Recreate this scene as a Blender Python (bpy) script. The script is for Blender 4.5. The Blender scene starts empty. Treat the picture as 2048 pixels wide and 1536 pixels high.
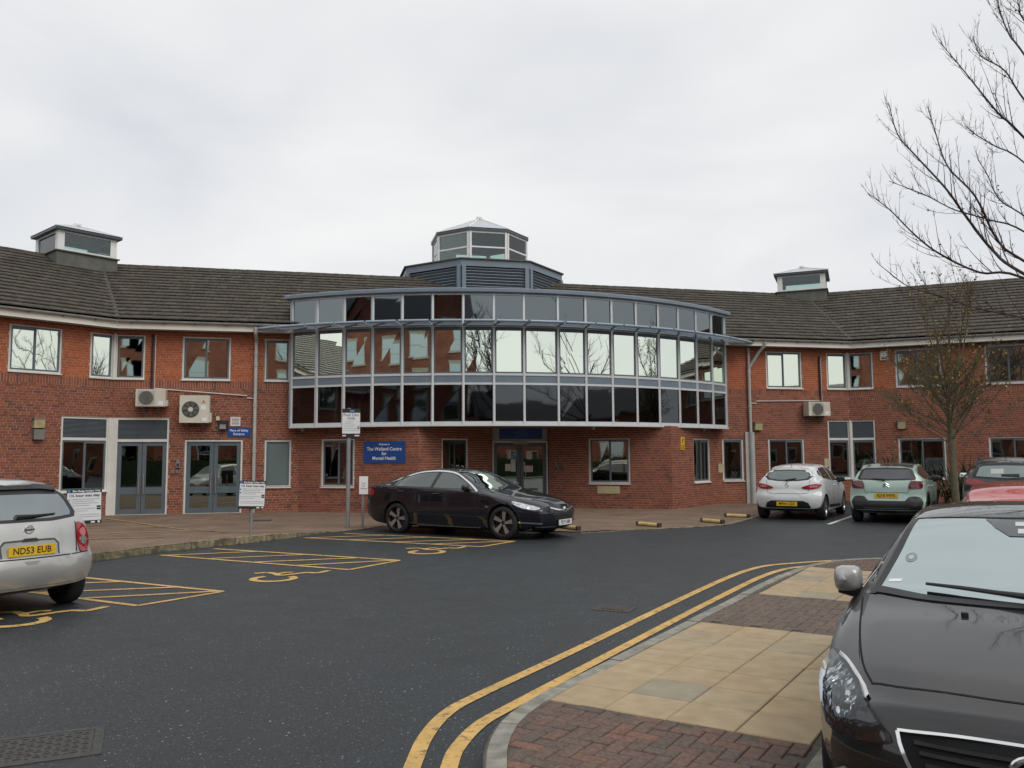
import bpy, bmesh, math, random
from mathutils import Vector, Matrix
from mathutils.geometry import delaunay_2d_cdt
from mathutils.bvhtree import BVHTree

R = math.radians
rnd = random.Random(11)
sc = bpy.context.scene
col = sc.collection

# ------------------------------------------------------------------ camera
cam_d = bpy.data.cameras.new('camera')
cam_d.sensor_width = 36.0
cam_d.lens = 36.0 * 1656.0 / 2048.0
cam_d.clip_start = 0.1
cam_d.clip_end = 2000.0
cam = bpy.data.objects.new('camera', cam_d)
col.objects.link(cam)
cam.matrix_world = Matrix.Translation((0, 0, 1.66)) @ Matrix.Rotation(R(90 + 5.073), 4, 'X') @ Matrix.Rotation(-0.0064, 4, 'Z')
sc.camera = cam

# ------------------------------------------------------------------ sky and sun (bright overcast)
SUN_DIR = Vector((0.50, -0.68, 0.95)).normalized()
world = bpy.data.worlds.new('World')
sc.world = world
world.use_nodes = True
wn, wl = world.node_tree.nodes, world.node_tree.links
wn.clear()
w_out = wn.new('ShaderNodeOutputWorld')
w_bg = wn.new('ShaderNodeBackground')
w_sky = wn.new('ShaderNodeTexSky')
w_sky.sky_type = 'NISHITA'
w_sky.sun_disc = False
w_sky.sun_elevation = math.asin(SUN_DIR.z)
w_sky.sun_rotation = math.atan2(SUN_DIR.x, SUN_DIR.y)
w_sky.air_density = 1.0
w_sky.dust_density = 4.0
w_dim = wn.new('ShaderNodeVectorMath'); w_dim.operation = 'SCALE'; w_dim.inputs['Scale'].default_value = 0.08
wl.new(w_sky.outputs[0], w_dim.inputs[0])
w_tc = wn.new('ShaderNodeTexCoord')
w_map = wn.new('ShaderNodeMapping'); w_map.inputs['Scale'].default_value = (1.0, 1.0, 2.6)
wl.new(w_tc.outputs['Generated'], w_map.inputs[0])
w_n = wn.new('ShaderNodeTexNoise'); w_n.inputs['Scale'].default_value = 2.1; w_n.inputs['Detail'].default_value = 5.0
w_n.inputs['Roughness'].default_value = 0.48; w_n.inputs['Distortion'].default_value = 0.35
wl.new(w_map.outputs[0], w_n.inputs['Vector'])
w_r = wn.new('ShaderNodeValToRGB')
w_r.color_ramp.elements[0].position = 0.30; w_r.color_ramp.elements[0].color = (0.74, 0.765, 0.81, 1)
w_r.color_ramp.elements[1].position = 0.68; w_r.color_ramp.elements[1].color = (0.99, 0.985, 0.975, 1)
wl.new(w_n.outputs['Fac'], w_r.inputs[0])
w_mix = wn.new('ShaderNodeMixRGB'); w_mix.inputs[0].default_value = 0.92
wl.new(w_dim.outputs[0], w_mix.inputs[1]); wl.new(w_r.outputs[0], w_mix.inputs[2])
wl.new(w_mix.outputs[0], w_bg.inputs['Color'])
w_bg.inputs['Strength'].default_value = 1.0
wl.new(w_bg.outputs[0], w_out.inputs[0])

sun_d = bpy.data.lights.new('sun', 'SUN')
sun_d.energy = 1.5
sun_d.angle = R(40)
sun_d.color = (1.0, 0.965, 0.91)
sun = bpy.data.objects.new('sun', sun_d)
col.objects.link(sun)
sun.rotation_euler = SUN_DIR.to_track_quat('Z', 'Y').to_euler()
sun.location = SUN_DIR * 40

sc.view_settings.view_transform = 'Standard'
sc.view_settings.look = 'None'
sc.view_settings.exposure = 0.0
sc.view_settings.gamma = 1.0
sc.view_settings.use_curve_mapping = False
sc.render.engine = 'CYCLES'
sc.cycles.max_bounces = 7
sc.cycles.diffuse_bounces = 3
sc.cycles.glossy_bounces = 5
sc.cycles.transparent_max_bounces = 12
sc.cycles.use_denoising = True

# ------------------------------------------------------------------ materials
MATS = {}

def _nodes(name):
    m = bpy.data.materials.new(name)
    m.use_nodes = True
    nt = m.node_tree
    p = nt.nodes['Principled BSDF']
    return m, nt, p

def _noise(nt, scale, detail=4, rough=0.55, coord='Object'):
    tc = nt.nodes.new('ShaderNodeTexCoord')
    n = nt.nodes.new('ShaderNodeTexNoise')
    n.inputs['Scale'].default_value = scale
    n.inputs['Detail'].default_value = detail
    n.inputs['Roughness'].default_value = rough
    nt.links.new(tc.outputs[coord], n.inputs['Vector'])
    return n

def _ramp(nt, src, stops):
    r = nt.nodes.new('ShaderNodeValToRGB')
    e = r.color_ramp.elements
    e[0].position, e[0].color = stops[0][0], (*stops[0][1], 1)
    e[1].position, e[1].color = stops[-1][0], (*stops[-1][1], 1)
    for p, c in stops[1:-1]:
        k = e.new(p); k.color = (*c, 1)
    nt.links.new(src, r.inputs[0])
    return r

def _mixrgb(nt, fac, a, b, mode='MIX'):
    m = nt.nodes.new('ShaderNodeMixRGB'); m.blend_type = mode
    for i, v in ((0, fac), (1, a), (2, b)):
        if isinstance(v, (int, float)): m.inputs[i].default_value = v
        elif isinstance(v, tuple): m.inputs[i].default_value = (*v, 1)
        else: nt.links.new(v, m.inputs[i])
    return m

def _bump(nt, p, src, strength=0.3, dist=0.01):
    b = nt.nodes.new('ShaderNodeBump')
    b.inputs['Strength'].default_value = strength
    b.inputs['Distance'].default_value = dist
    nt.links.new(src, b.inputs['Height'])
    nt.links.new(b.outputs[0], p.inputs['Normal'])
    return b

def mat(name, c, rough=0.6, metal=0.0, var=0.12, scale=3.0, bump=0.0, bscale=60.0, coat=0.0, spec=0.5, rvar=0.0):
    """plain paint, plastic or metal with a little wear and unevenness"""
    if name in MATS: return MATS[name]
    m, nt, p = _nodes(name)
    lo = tuple(x * (1 - var) for x in c); hi = tuple(min(1, x * (1 + var)) for x in c)
    n = _noise(nt, scale, 6)
    r = _ramp(nt, n.outputs['Fac'], [(0.3, lo), (0.7, hi)])
    nt.links.new(r.outputs[0], p.inputs['Base Color'])
    p.inputs['Roughness'].default_value = rough
    if rvar:
        rr = _ramp(nt, n.outputs['Fac'], [(0.3, (rough - rvar,) * 3), (0.7, (rough + rvar,) * 3)])
        nt.links.new(rr.outputs[0], p.inputs['Roughness'])
    p.inputs['Metallic'].default_value = metal
    p.inputs['Specular IOR Level'].default_value = spec
    if coat:
        p.inputs['Coat Weight'].default_value = coat
        p.inputs['Coat Roughness'].default_value = 0.04
    if bump:
        nb = _noise(nt, bscale, 5)
        _bump(nt, p, nb.outputs['Fac'], bump, 0.01)
    MATS[name] = m
    return m

def mat_pieces(name, tones, rough=0.85, nscale=25.0, nvar=0.25, bump=0.25, bscale=120.0, stain=None, spec=0.3):
    """bricks, tiles, pavers, slabs: each piece draws its own tone"""
    if name in MATS: return MATS[name]
    m, nt, p = _nodes(name)
    g = nt.nodes.new('ShaderNodeNewGeometry')
    oi = nt.nodes.new('ShaderNodeObjectInfo')
    add = nt.nodes.new('ShaderNodeMath'); add.operation = 'ADD'
    nt.links.new(g.outputs['Random Per Island'], add.inputs[0]); nt.links.new(oi.outputs['Random'], add.inputs[1])
    fr = nt.nodes.new('ShaderNodeMath'); fr.operation = 'FRACT'
    nt.links.new(add.outputs[0], fr.inputs[0])
    k = len(tones)
    r = _ramp(nt, fr.outputs[0], [((i + 0.5) / k, t) for i, t in enumerate(tones)])
    tcg = nt.nodes.new('ShaderNodeNewGeometry')
    n = nt.nodes.new('ShaderNodeTexNoise'); n.inputs['Scale'].default_value = nscale; n.inputs['Detail'].default_value = 6
    nt.links.new(tcg.outputs['Position'], n.inputs['Vector'])
    rv = _ramp(nt, n.outputs['Fac'], [(0.3, (1 - nvar,) * 3), (0.7, (1 + nvar * 0.6,) * 3)])
    mx = _mixrgb(nt, 1.0, r.outputs[0], rv.outputs[0], 'MULTIPLY')
    out = mx.outputs[0]
    if stain:
        n2 = nt.nodes.new('ShaderNodeTexNoise'); n2.inputs['Scale'].default_value = stain[0]; n2.inputs['Detail'].default_value = 7
        n2.inputs['Roughness'].default_value = 0.65
        nt.links.new(tcg.outputs['Position'], n2.inputs['Vector'])
        f2 = _ramp(nt, n2.outputs['Fac'], [(stain[2], (0, 0, 0)), (stain[3], (1, 1, 1))])
        out = _mixrgb(nt, f2.outputs[0], out, stain[1]).outputs[0]
    nt.links.new(out, p.inputs['Base Color'])
    p.inputs['Roughness'].default_value = rough
    p.inputs['Specular IOR Level'].default_value = spec
    if bump:
        nb = nt.nodes.new('ShaderNodeTexNoise'); nb.inputs['Scale'].default_value = bscale; nb.inputs['Detail'].default_value = 5
        nt.links.new(tcg.outputs['Position'], nb.inputs['Vector'])
        _bump(nt, p, nb.outputs['Fac'], bump, 0.006)
    MATS[name] = m
    return m

def mat_mirror(name, c, rough=0.02, wave=0.10, metal=1.0, wscale=0.9):
    """coated window glass: a tinted mirror, a little wavy"""
    if name in MATS: return MATS[name]
    m, nt, p = _nodes(name)
    p.inputs['Base Color'].default_value = (*c, 1)
    p.inputs['Metallic'].default_value = metal
    p.inputs['Roughness'].default_value = rough
    g = nt.nodes.new('ShaderNodeNewGeometry')
    n = nt.nodes.new('ShaderNodeTexNoise'); n.inputs['Scale'].default_value = wscale; n.inputs['Detail'].default_value = 1.0
    nt.links.new(g.outputs['Position'], n.inputs['Vector'])
    _bump(nt, p, n.outputs['Fac'], wave, 0.05)
    MATS[name] = m
    return m

def mat_clear(name, tint, refl, gloss_c=(0.9, 0.93, 0.95)):
    """clear glazing: some of the light passes, some is mirrored"""
    if name in MATS: return MATS[name]
    m = bpy.data.materials.new(name); m.use_nodes = True
    nt = m.node_tree; nt.nodes.clear()
    o = nt.nodes.new('ShaderNodeOutputMaterial')
    t = nt.nodes.new('ShaderNodeBsdfTransparent'); t.inputs[0].default_value = (*tint, 1)
    g = nt.nodes.new('ShaderNodeBsdfGlossy'); g.inputs['Color'].default_value = (*gloss_c, 1); g.inputs['Roughness'].default_value = 0.03
    lw = nt.nodes.new('ShaderNodeFresnel'); lw.inputs['IOR'].default_value = 1.5
    ad = nt.nodes.new('ShaderNodeMath'); ad.operation = 'ADD'; ad.use_clamp = True; ad.inputs[1].default_value = refl
    nt.links.new(lw.outputs[0], ad.inputs[0])
    mx = nt.nodes.new('ShaderNodeMixShader')
    nt.links.new(ad.outputs[0], mx.inputs[0]); nt.links.new(t.outputs[0], mx.inputs[1]); nt.links.new(g.outputs[0], mx.inputs[2])
    nt.links.new(mx.outputs[0], o.inputs[0])
    MATS[name] = m
    return m

def mat_asphalt():
    m, nt, p = _nodes('asphalt')
    g = nt.nodes.new('ShaderNodeNewGeometry')
    def nz(scale, det, rough=0.6):
        n = nt.nodes.new('ShaderNodeTexNoise'); n.inputs['Scale'].default_value = scale; n.inputs['Detail'].default_value = det
        n.inputs['Roughness'].default_value = rough
        nt.links.new(g.outputs['Position'], n.inputs['Vector']); return n
    big = nz(0.28, 6, 0.65); mid = nz(2.4, 6); fine = nz(48, 5, 0.8)
    base = _ramp(nt, big.outputs['Fac'], [(0.32, (0.0135, 0.0170, 0.0200)), (0.68, (0.0260, 0.0315, 0.0360))])
    mm = _ramp(nt, mid.outputs['Fac'], [(0.3, (0.86,) * 3), (0.7, (1.12,) * 3)])
    ff = _ramp(nt, fine.outputs['Fac'], [(0.36, (0.40,) * 3), (0.66, (1.75,) * 3)])
    a = _mixrgb(nt, 1.0, base.outputs[0], mm.outputs[0], 'MULTIPLY')
    b = _mixrgb(nt, 1.0, a.outputs[0], ff.outputs[0], 'MULTIPLY')
    v = nt.nodes.new('ShaderNodeTexVoronoi'); v.inputs['Scale'].default_value = 21.0; v.inputs['Randomness'].default_value = 1.0
    nt.links.new(g.outputs['Position'], v.inputs['Vector'])
    spk = _ramp(nt, v.outputs['Distance'], [(0.12, (1, 1, 1)), (0.17, (0, 0, 0))])
    sel = nt.nodes.new('ShaderNodeSeparateColor'); nt.links.new(v.outputs['Color'], sel.inputs[0])
    th = nt.nodes.new('ShaderNodeMath'); th.operation = 'GREATER_THAN'; th.inputs[1].default_value = 0.62
    nt.links.new(sel.outputs[0], th.inputs[0])
    ml = nt.nodes.new('ShaderNodeMath'); ml.operation = 'MULTIPLY'
    nt.links.new(spk.outputs[0], ml.inputs[0]); nt.links.new(th.outputs[0], ml.inputs[1])
    gate = _ramp(nt, mid.outputs['Fac'], [(0.42, (0, 0, 0)), (0.62, (1, 1, 1))])
    ml2 = nt.nodes.new('ShaderNodeMath'); ml2.operation = 'MULTIPLY'
    nt.links.new(ml.outputs[0], ml2.inputs[0]); nt.links.new(gate.outputs[0], ml2.inputs[1])
    v2 = nt.nodes.new('ShaderNodeTexVoronoi'); v2.inputs['Scale'].default_value = 42.0
    nt.links.new(g.outputs['Position'], v2.inputs['Vector'])
    sp2 = _ramp(nt, v2.outputs['Distance'], [(0.20, (1, 1, 1)), (0.34, (0, 0, 0))])
    se2 = nt.nodes.new('ShaderNodeSeparateColor'); nt.links.new(v2.outputs['Color'], se2.inputs[0])
    t2 = _ramp(nt, se2.outputs[1], [(0.72, (0, 0, 0)), (0.98, (0.55, 0.55, 0.55))])
    m3 = nt.nodes.new('ShaderNodeMath'); m3.operation = 'MULTIPLY'
    nt.links.new(sp2.outputs[0], m3.inputs[0]); nt.links.new(t2.outputs[0], m3.inputs[1])
    b = _mixrgb(nt, m3.outputs[0], b.outputs[0], (0.22, 0.23, 0.24))
    n4 = nz(0.9, 8, 0.7); oil = _ramp(nt, n4.outputs['Fac'], [(0.56, (1, 1, 1)), (0.74, (0.55, 0.55, 0.55))])
    b = _mixrgb(nt, 1.0, b.outputs[0], oil.outputs[0], 'MULTIPLY')
    c = _mixrgb(nt, ml2.outputs[0], b.outputs[0], (0.36, 0.37, 0.38))
    nt.links.new(c.outputs[0], p.inputs['Base Color'])
    rr = _ramp(nt, big.outputs['Fac'], [(0.3, (0.40,) * 3), (0.7, (0.62,) * 3)])
    nt.links.new(rr.outputs[0], p.inputs['Roughness'])
    p.inputs['Specular IOR Level'].default_value = 0.4
    _bump(nt, p, fine.outputs['Fac'], 0.55, 0.008)
    MATS['asphalt'] = m
    return m

def mat_blocks(name, c1, c2, mortar, scale, rot, rough=0.85):
    """far block paving or brickwork whose pieces are too small to build"""
    if name in MATS: return MATS[name]
    m, nt, p = _nodes(name)
    g = nt.nodes.new('ShaderNodeNewGeometry')
    mp = nt.nodes.new('ShaderNodeMapping'); mp.inputs['Rotation'].default_value = rot
    nt.links.new(g.outputs['Position'], mp.inputs[0])
    b = nt.nodes.new('ShaderNodeTexBrick')
    b.inputs['Color1'].default_value = (*c1, 1); b.inputs['Color2'].default_value = (*c2, 1); b.inputs['Mortar'].default_value = (*mortar, 1)
    b.inputs['Scale'].default_value = scale; b.inputs['Mortar Size'].default_value = 0.018
    b.inputs['Brick Width'].default_value = 0.5; b.inputs['Row Height'].default_value = 0.25
    nt.links.new(mp.outputs[0], b.inputs['Vector'])
    n = nt.nodes.new('ShaderNodeTexNoise'); n.inputs['Scale'].default_value = 0.9; n.inputs['Detail'].default_value = 7
    nt.links.new(g.outputs['Position'], n.inputs['Vector'])
    rv = _ramp(nt, n.outputs['Fac'], [(0.3, (0.70,) * 3), (0.7, (1.18,) * 3)])
    mx = _mixrgb(nt, 1.0, b.outputs['Color'], rv.outputs[0], 'MULTIPLY')
    nt.links.new(mx.outputs[0], p.inputs['Base Color'])
    p.inputs['Roughness'].default_value = rough
    _bump(nt, p, b.outputs['Fac'], -0.35, 0.006)
    MATS[name] = m
    return m

def mat_paint(name, c, worn=0.45):
    """road paint, worn through to the asphalt in places"""
    if name in MATS: return MATS[name]
    m, nt, p = _nodes(name)
    g = nt.nodes.new('ShaderNodeNewGeometry')
    n = nt.nodes.new('ShaderNodeTexNoise'); n.inputs['Scale'].default_value = 14.0; n.inputs['Detail'].default_value = 9; n.inputs['Roughness'].default_value = 0.75
    nt.links.new(g.outputs['Position'], n.inputs['Vector'])
    f = _ramp(nt, n.outputs['Fac'], [(worn - 0.17, (0, 0, 0)), (worn - 0.02, (1, 1, 1))])
    n2 = nt.nodes.new('ShaderNodeTexNoise'); n2.inputs['Scale'].default_value = 3.0; n2.inputs['Detail'].default_value = 6
    nt.links.new(g.outputs['Position'], n2.inputs['Vector'])
    cc = _ramp(nt, n2.outputs['Fac'], [(0.3, tuple(x * 0.78 for x in c)), (0.7, tuple(min(1, x * 1.1) for x in c))])
    mx = _mixrgb(nt, f.outputs[0], (0.06, 0.06, 0.06), cc.outputs[0])
    nt.links.new(mx.outputs[0], p.inputs['Base Color'])
    p.inputs['Roughness'].default_value = 0.7
    MATS[name] = m
    return m

# ------------------------------------------------------------------ helpers
class Fr:
    """upright frame: u runs along a wall, o out of it, z up"""
    def __init__(s, x, y, ang, z=0.0):
        a = R(ang); s.x, s.y, s.z, s.ang = x, y, z, ang
        s.e = (math.cos(a), math.sin(a)); s.n = (math.sin(a), -math.cos(a))
    def p(s, u, o, z):
        return (s.x + s.e[0] * u + s.n[0] * o, s.y + s.e[1] * u + s.n[1] * o, s.z + z)
    def matrix(s, u, o, z):
        x, y, zz = s.p(u, o, z)
        return Matrix(((s.e[0], 0, s.n[0], x), (s.e[1], 0, s.n[1], y), (0, 1, 0, zz), (0, 0, 0, 1)))

FLAT = Fr(0, 0, 0)

class MB:
    def __init__(s): s.v, s.f = [], []
    def add(s, vs, fs):
        b = len(s.v); s.v.extend(vs); s.f.extend([tuple(i + b for i in f) for f in fs])
    def poly(s, pts): s.add(list(pts), [tuple(range(len(pts)))])
    def hexa(s, p):   # 4 bottom then 4 top
        s.add(p, [(3, 2, 1, 0), (4, 5, 6, 7), (0, 1, 5, 4), (1, 2, 6, 5), (2, 3, 7, 6), (3, 0, 4, 7)])
    def box(s, F, u0, u1, o0, o1, z0, z1):
        q = F.p
        s.hexa([q(u0, o1, z0), q(u1, o1, z0), q(u1, o0, z0), q(u0, o0, z0), q(u0, o1, z1), q(u1, o1, z1), q(u1, o0, z1), q(u0, o0, z1)])
    def lbox(s, x0, x1, y0, y1, z0, z1):
        s.hexa([(x0, y0, z0), (x1, y0, z0), (x1, y1, z0), (x0, y1, z0), (x0, y0, z1), (x1, y0, z1), (x1, y1, z1), (x0, y1, z1)])
    def tube(s, pts, r, n=8, cap=True):
        pts = [Vector(p) for p in pts]
        rs = r if isinstance(r, (list, tuple)) else [r] * len(pts)
        up = None; base = len(s.v)
        for i, p in enumerate(pts):
            t = (pts[min(i + 1, len(pts) - 1)] - pts[max(i - 1, 0)])
            if t.length < 1e-9: t = Vector((0, 0, 1))
            t.normalize()
            if up is None:
                up = t.orthogonal().normalized()
            else:
                up = (up - t * up.dot(t))
                up = up.normalized() if up.length > 1e-6 else t.orthogonal().normalized()
            w = t.cross(up)
            for k in range(n):
                a = 2 * math.pi * k / n
                q = p + (up * math.cos(a) + w * math.sin(a)) * rs[i]
                s.v.append((q.x, q.y, q.z))
        for i in range(len(pts) - 1):
            for k in range(n):
                a = base + i * n + k; b = base + i * n + (k + 1) % n
                s.f.append((a, b, b + n, a + n))
        if cap:
            s.f.append(tuple(base + k for k in reversed(range(n))))
            s.f.append(tuple(base + (len(pts) - 1) * n + k for k in range(n)))
    def lathe(s, M, prof, n=24, cap=True):   # prof: (radius, height) about M's z
        base = len(s.v)
        for r, h in prof:
            for k in range(n):
                a = 2 * math.pi * k / n
                q = M @ Vector((r * math.cos(a), r * math.sin(a), h)); s.v.append((q.x, q.y, q.z))
        for i in range(len(prof) - 1):
            for k in range(n):
                a = base + i * n + k; b = base + i * n + (k + 1) % n
                s.f.append((a, b, b + n, a + n))
        if cap and prof[0][0] > 1e-4: s.f.append(tuple(base + k for k in reversed(range(n))))
        if cap and prof[-1][0] > 1e-4: s.f.append(tuple(base + (len(prof) - 1) * n + k for k in range(n)))
    def ribbon(s, pts, w, z=None):   # flat strip on the ground; z(x, y) gives its height
        n = len(pts); L = []
        for i in range(n):
            a = Vector(pts[max(i - 1, 0)][:2]); b = Vector(pts[min(i + 1, n - 1)][:2]); t = (b - a)
            t = t.normalized() if t.length > 1e-9 else Vector((1, 0))
            ww = w[i] if isinstance(w, (list, tuple)) else w
            nn = Vector((-t.y, t.x)) * ww * 0.5
            c = Vector(pts[i][:2])
            for q in (c + nn, c - nn): L.append((q.x, q.y, z(q.x, q.y)))
        s.add(L, [(2 * i, 2 * i + 1, 2 * i + 3, 2 * i + 2) for i in range(n - 1)])
    def build(s, name, m, parent=None, smooth=False, local=False, kind=None):
        me = bpy.data.meshes.new(name)
        me.from_pydata([tuple(v) for v in s.v], [], s.f)
        me.update()
        if smooth:
            me.polygons.foreach_set('use_smooth', [True] * len(me.polygons))
            me.set_sharp_from_angle(angle=R(smooth if not isinstance(smooth, bool) else 40))
        if m is not None: me.materials.append(m)
        return put(name, me, parent, local, kind)

def put(name, data, parent=None, local=False, kind=None):
    o = bpy.data.objects.new(name, data)
    col.objects.link(o)
    if parent is not None:
        o.parent = parent
        if not local and parent.parent is None:
            o.matrix_parent_inverse = parent.matrix_basis.inverted()
    if kind: o['kind'] = kind
    return o

def empty(name, loc=(0, 0, 0), rz=0.0, label=None, cat=None, group=None):
    o = bpy.data.objects.new(name, None)
    o.empty_display_size = 0.3
    o.location = loc; o.rotation_euler = (0, 0, R(rz))
    col.objects.link(o)
    if label: tag(o, label, cat, group)
    return o

def tag(o, label=None, cat=None, group=None, kind=None):
    if label: o['label'] = label
    if cat: o['category'] = cat
    if group: o['group'] = group
    if kind: o['kind'] = kind
    return o

def text(name, s, size, m, M, parent, align='CENTER', world_parent=True, sx=1.0, extrude=0.001, bold=0.0):
    cu = bpy.data.curves.new(name, 'FONT')
    cu.body = s; cu.size = size; cu.align_x = align; cu.align_y = 'CENTER'; cu.extrude = extrude; cu.resolution_u = 2
    cu.offset = bold
    cu.materials.append(m)
    o = bpy.data.objects.new(name, cu); col.objects.link(o)
    o.parent = parent
    if world_parent and parent.parent is None:
        o.matrix_parent_inverse = parent.matrix_basis.inverted()
    o.matrix_basis = M @ Matrix.Diagonal((sx, 1, 1, 1))
    return o

def copy_tree(o, parent=None):
    c = o.copy(); col.objects.link(c); c.parent = parent
    for ch in list(o.children): copy_tree(ch, c)
    return c

def smoothstep(a, b, x):
    t = min(1.0, max(0.0, (x - a) / (b - a))); return t * t * (3 - 2 * t)

def catmull(pts, n=6, closed=False):
    P = [Vector(p) for p in pts]; out = []; m = len(P)
    rng = range(m if closed else m - 1)
    for i in rng:
        p1, p2 = P[i], P[(i + 1) % m]
        p0 = P[(i - 1) % m] if closed or i > 0 else p1 * 2 - p2
        p3 = P[(i + 2) % m] if closed or i + 2 < m else p2 * 2 - p1
        for k in range(n):
            t = k / n
            out.append(0.5 * ((2 * p1) + (p2 - p0) * t + (2 * p0 - 5 * p1 + 4 * p2 - p3) * t * t + (3 * p1 - p0 - 3 * p2 + p3) * t ** 3))
    if not closed: out.append(P[-1].copy())
    return out

def gz(x, y):
    """the car park rises gently towards the building"""
    return -0.09 * (1 - smoothstep(10.0, 18.0, y))

# ================================================================== GROUND
M_ASPH = mat_asphalt()
M_YEL = mat_paint('yellow_road_paint', (0.58, 0.365, 0.115), 0.50)
M_YEL2 = mat_paint('faded_yellow_paint', (0.46, 0.33, 0.13), 0.56)
M_WHITE_P = mat_paint('white_road_paint', (0.62, 0.62, 0.58), 0.44)
M_KERB = mat_pieces('kerb_concrete', [(0.27, 0.26, 0.22), (0.31, 0.30, 0.26), (0.24, 0.235, 0.205)], 0.9, 9, 0.3, 0.35, 90,
                    stain=(2.2, (0.13, 0.125, 0.095), 0.52, 0.72))
M_KERB_OLD = mat_pieces('weathered_kerb', [(0.24, 0.20, 0.13), (0.27, 0.23, 0.15), (0.20, 0.17, 0.11)], 0.95, 14, 0.5, 0.6, 70,
                        stain=(5.0, (0.085, 0.075, 0.05), 0.48, 0.62))
M_PAVER = mat_pieces('block_pavers', [(0.145, 0.104, 0.086), (0.125, 0.097, 0.083), (0.165, 0.105, 0.083), (0.115, 0.095, 0.083), (0.138, 0.094, 0.078), (0.190, 0.108, 0.080)],
                     0.9, 40, 0.35, 0.5, 160, stain=(70.0, (0.33, 0.27, 0.21), 0.66, 0.70))
M_PAVER_D = mat_pieces('dark_block_pavers', [(0.150, 0.118, 0.098), (0.128, 0.104, 0.088), (0.165, 0.124, 0.100)], 0.9, 40, 0.3, 0.5, 160)
M_FLAG = mat_pieces('buff_paving_slabs', [(0.375, 0.295, 0.185), (0.39, 0.305, 0.19), (0.365, 0.285, 0.18), (0.385, 0.29, 0.175), (0.37, 0.295, 0.19), (0.38, 0.30, 0.19), (0.30, 0.265, 0.195)],
                    0.8, 6, 0.14, 0.15, 120, stain=(1.6, (0.29, 0.205, 0.11), 0.56, 0.74))
M_JOINT = mat('sand_joint', (0.085, 0.075, 0.06), 0.95, var=0.3, scale=12)
M_BLOCKS = mat_blocks('far_block_paving', (0.215, 0.145, 0.098), (0.165, 0.108, 0.076), (0.10, 0.075, 0.055), 2.5, (0, 0, R(-30)))
M_IRON = mat('cast_iron', (0.062, 0.060, 0.058), 0.65, 0.3, 0.3, 20, 0.4, 80)
M_GALV = mat('galvanised_post', (0.26, 0.275, 0.28), 0.55, 0.35, 0.15, 4)

# the road: one sheet out to the horizon, finer where it slopes
mb = MB()
ys = [-400, -60, -20, 0, 4, 7, 9.0, 10.0] + [10.0 + 8.0 * i / 10 for i in range(1, 11)] + [22, 30, 60, 400]
xs = [-400, -60, -20, -8, -4, 0, 4, 8, 20, 60, 400]
for y in ys:
    for x in xs: mb.v.append((x, y, gz(x, y)))
nx = len(xs)
mb.f = [(j * nx + i, j * nx + i + 1, (j + 1) * nx + i + 1, (j + 1) * nx + i) for j in range(len(ys) - 1) for i in range(nx - 1)]
road = mb.build('road', M_ASPH, kind='structure')

def dense(pts, step=0.25):
    out = []
    for i in range(len(pts) - 1):
        a, b = Vector(pts[i]), Vector(pts[i + 1]); n = max(1, int((b - a).length / step))
        out += [a.lerp(b, k / n) for k in range(n)]
    out.append(Vector(pts[-1])); return out

zr = lambda x, y: gz(x, y) + 0.006
# ---- double yellow lines round the island
for i, pts in enumerate([[(-0.62, 3.2), (-0.60, 4.0), (-0.58, 4.87), (-0.555, 5.40), (-0.455, 5.89), (-0.235, 6.34), (0.60, 7.78), (2.49, 11.11), (3.655, 12.86), (4.46, 13.42), (6.0, 13.86), (9.0, 14.1)],
                         [(-0.42, 3.2), (-0.39, 4.0), (-0.37, 4.87), (-0.34, 5.20), (-0.225, 5.62), (-0.01, 6.03), (0.745, 7.35), (2.64, 10.62), (3.82, 12.45), (4.62, 13.12), (6.1, 13.58), (9.0, 13.82)]]):
    mb = MB(); mb.ribbon(dense([tuple(p) for p in catmull(pts, 5)], 0.2), 0.10, zr)
    o = mb.build('yellow_line', M_YEL, kind='structure')
    tag(o, ['outer of the two yellow lines following the island kerb', 'inner of the two yellow lines hugging the island kerb'][i], 'road marking', 'double yellow lines')

# ---- hatched strips between the disabled bays
def strip(A, B, C, D, label, w=0.085):
    """A,B kerb end (lower, upper), C,D road end (upper, lower)"""
    A, B, C, D = [Vector(p) for p in (A, B, C, D)]
    root = empty('hatched_bay_marking', (*((A + C) / 2), gz(*((A + C) / 2)) + 0.006), label=label, cat='road marking', group='hatched strips between disabled bays')
    def ln(p, q, dz):
        m = MB(); m.ribbon(dense([tuple(p), tuple(q)], 0.3), w, lambda x, y: gz(x, y) + 0.006 + dz)
        m.build('painted_line', M_YEL, root)
    ln(A, D, 0); ln(B, C, 0.0002); ln(D, C, 0.0004)
    for f0, f1 in ((0.02, 0.26), (0.27, 0.53), (0.52, 0.80), (0.74, 0.985)):
        ln(A.lerp(D, f0), B.lerp(C, f1), 0.0008)
strip((-8.25, 12.22), (-7.55, 13.05), (-3.84, 11.15), (-4.52, 10.15), 'yellow hatched strip beside the silver car, nearest the camera')
strip((-6.25, 14.90), (-5.62, 15.78), (-1.90, 14.04), (-2.54, 13.04), 'middle yellow hatched strip between the two empty disabled bays')
strip((-4.40, 17.66), (-3.75, 18.62), (0.03, 16.70), (-0.60, 15.82), 'yellow hatched strip under the front wheel of the dark blue saloon')

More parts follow.
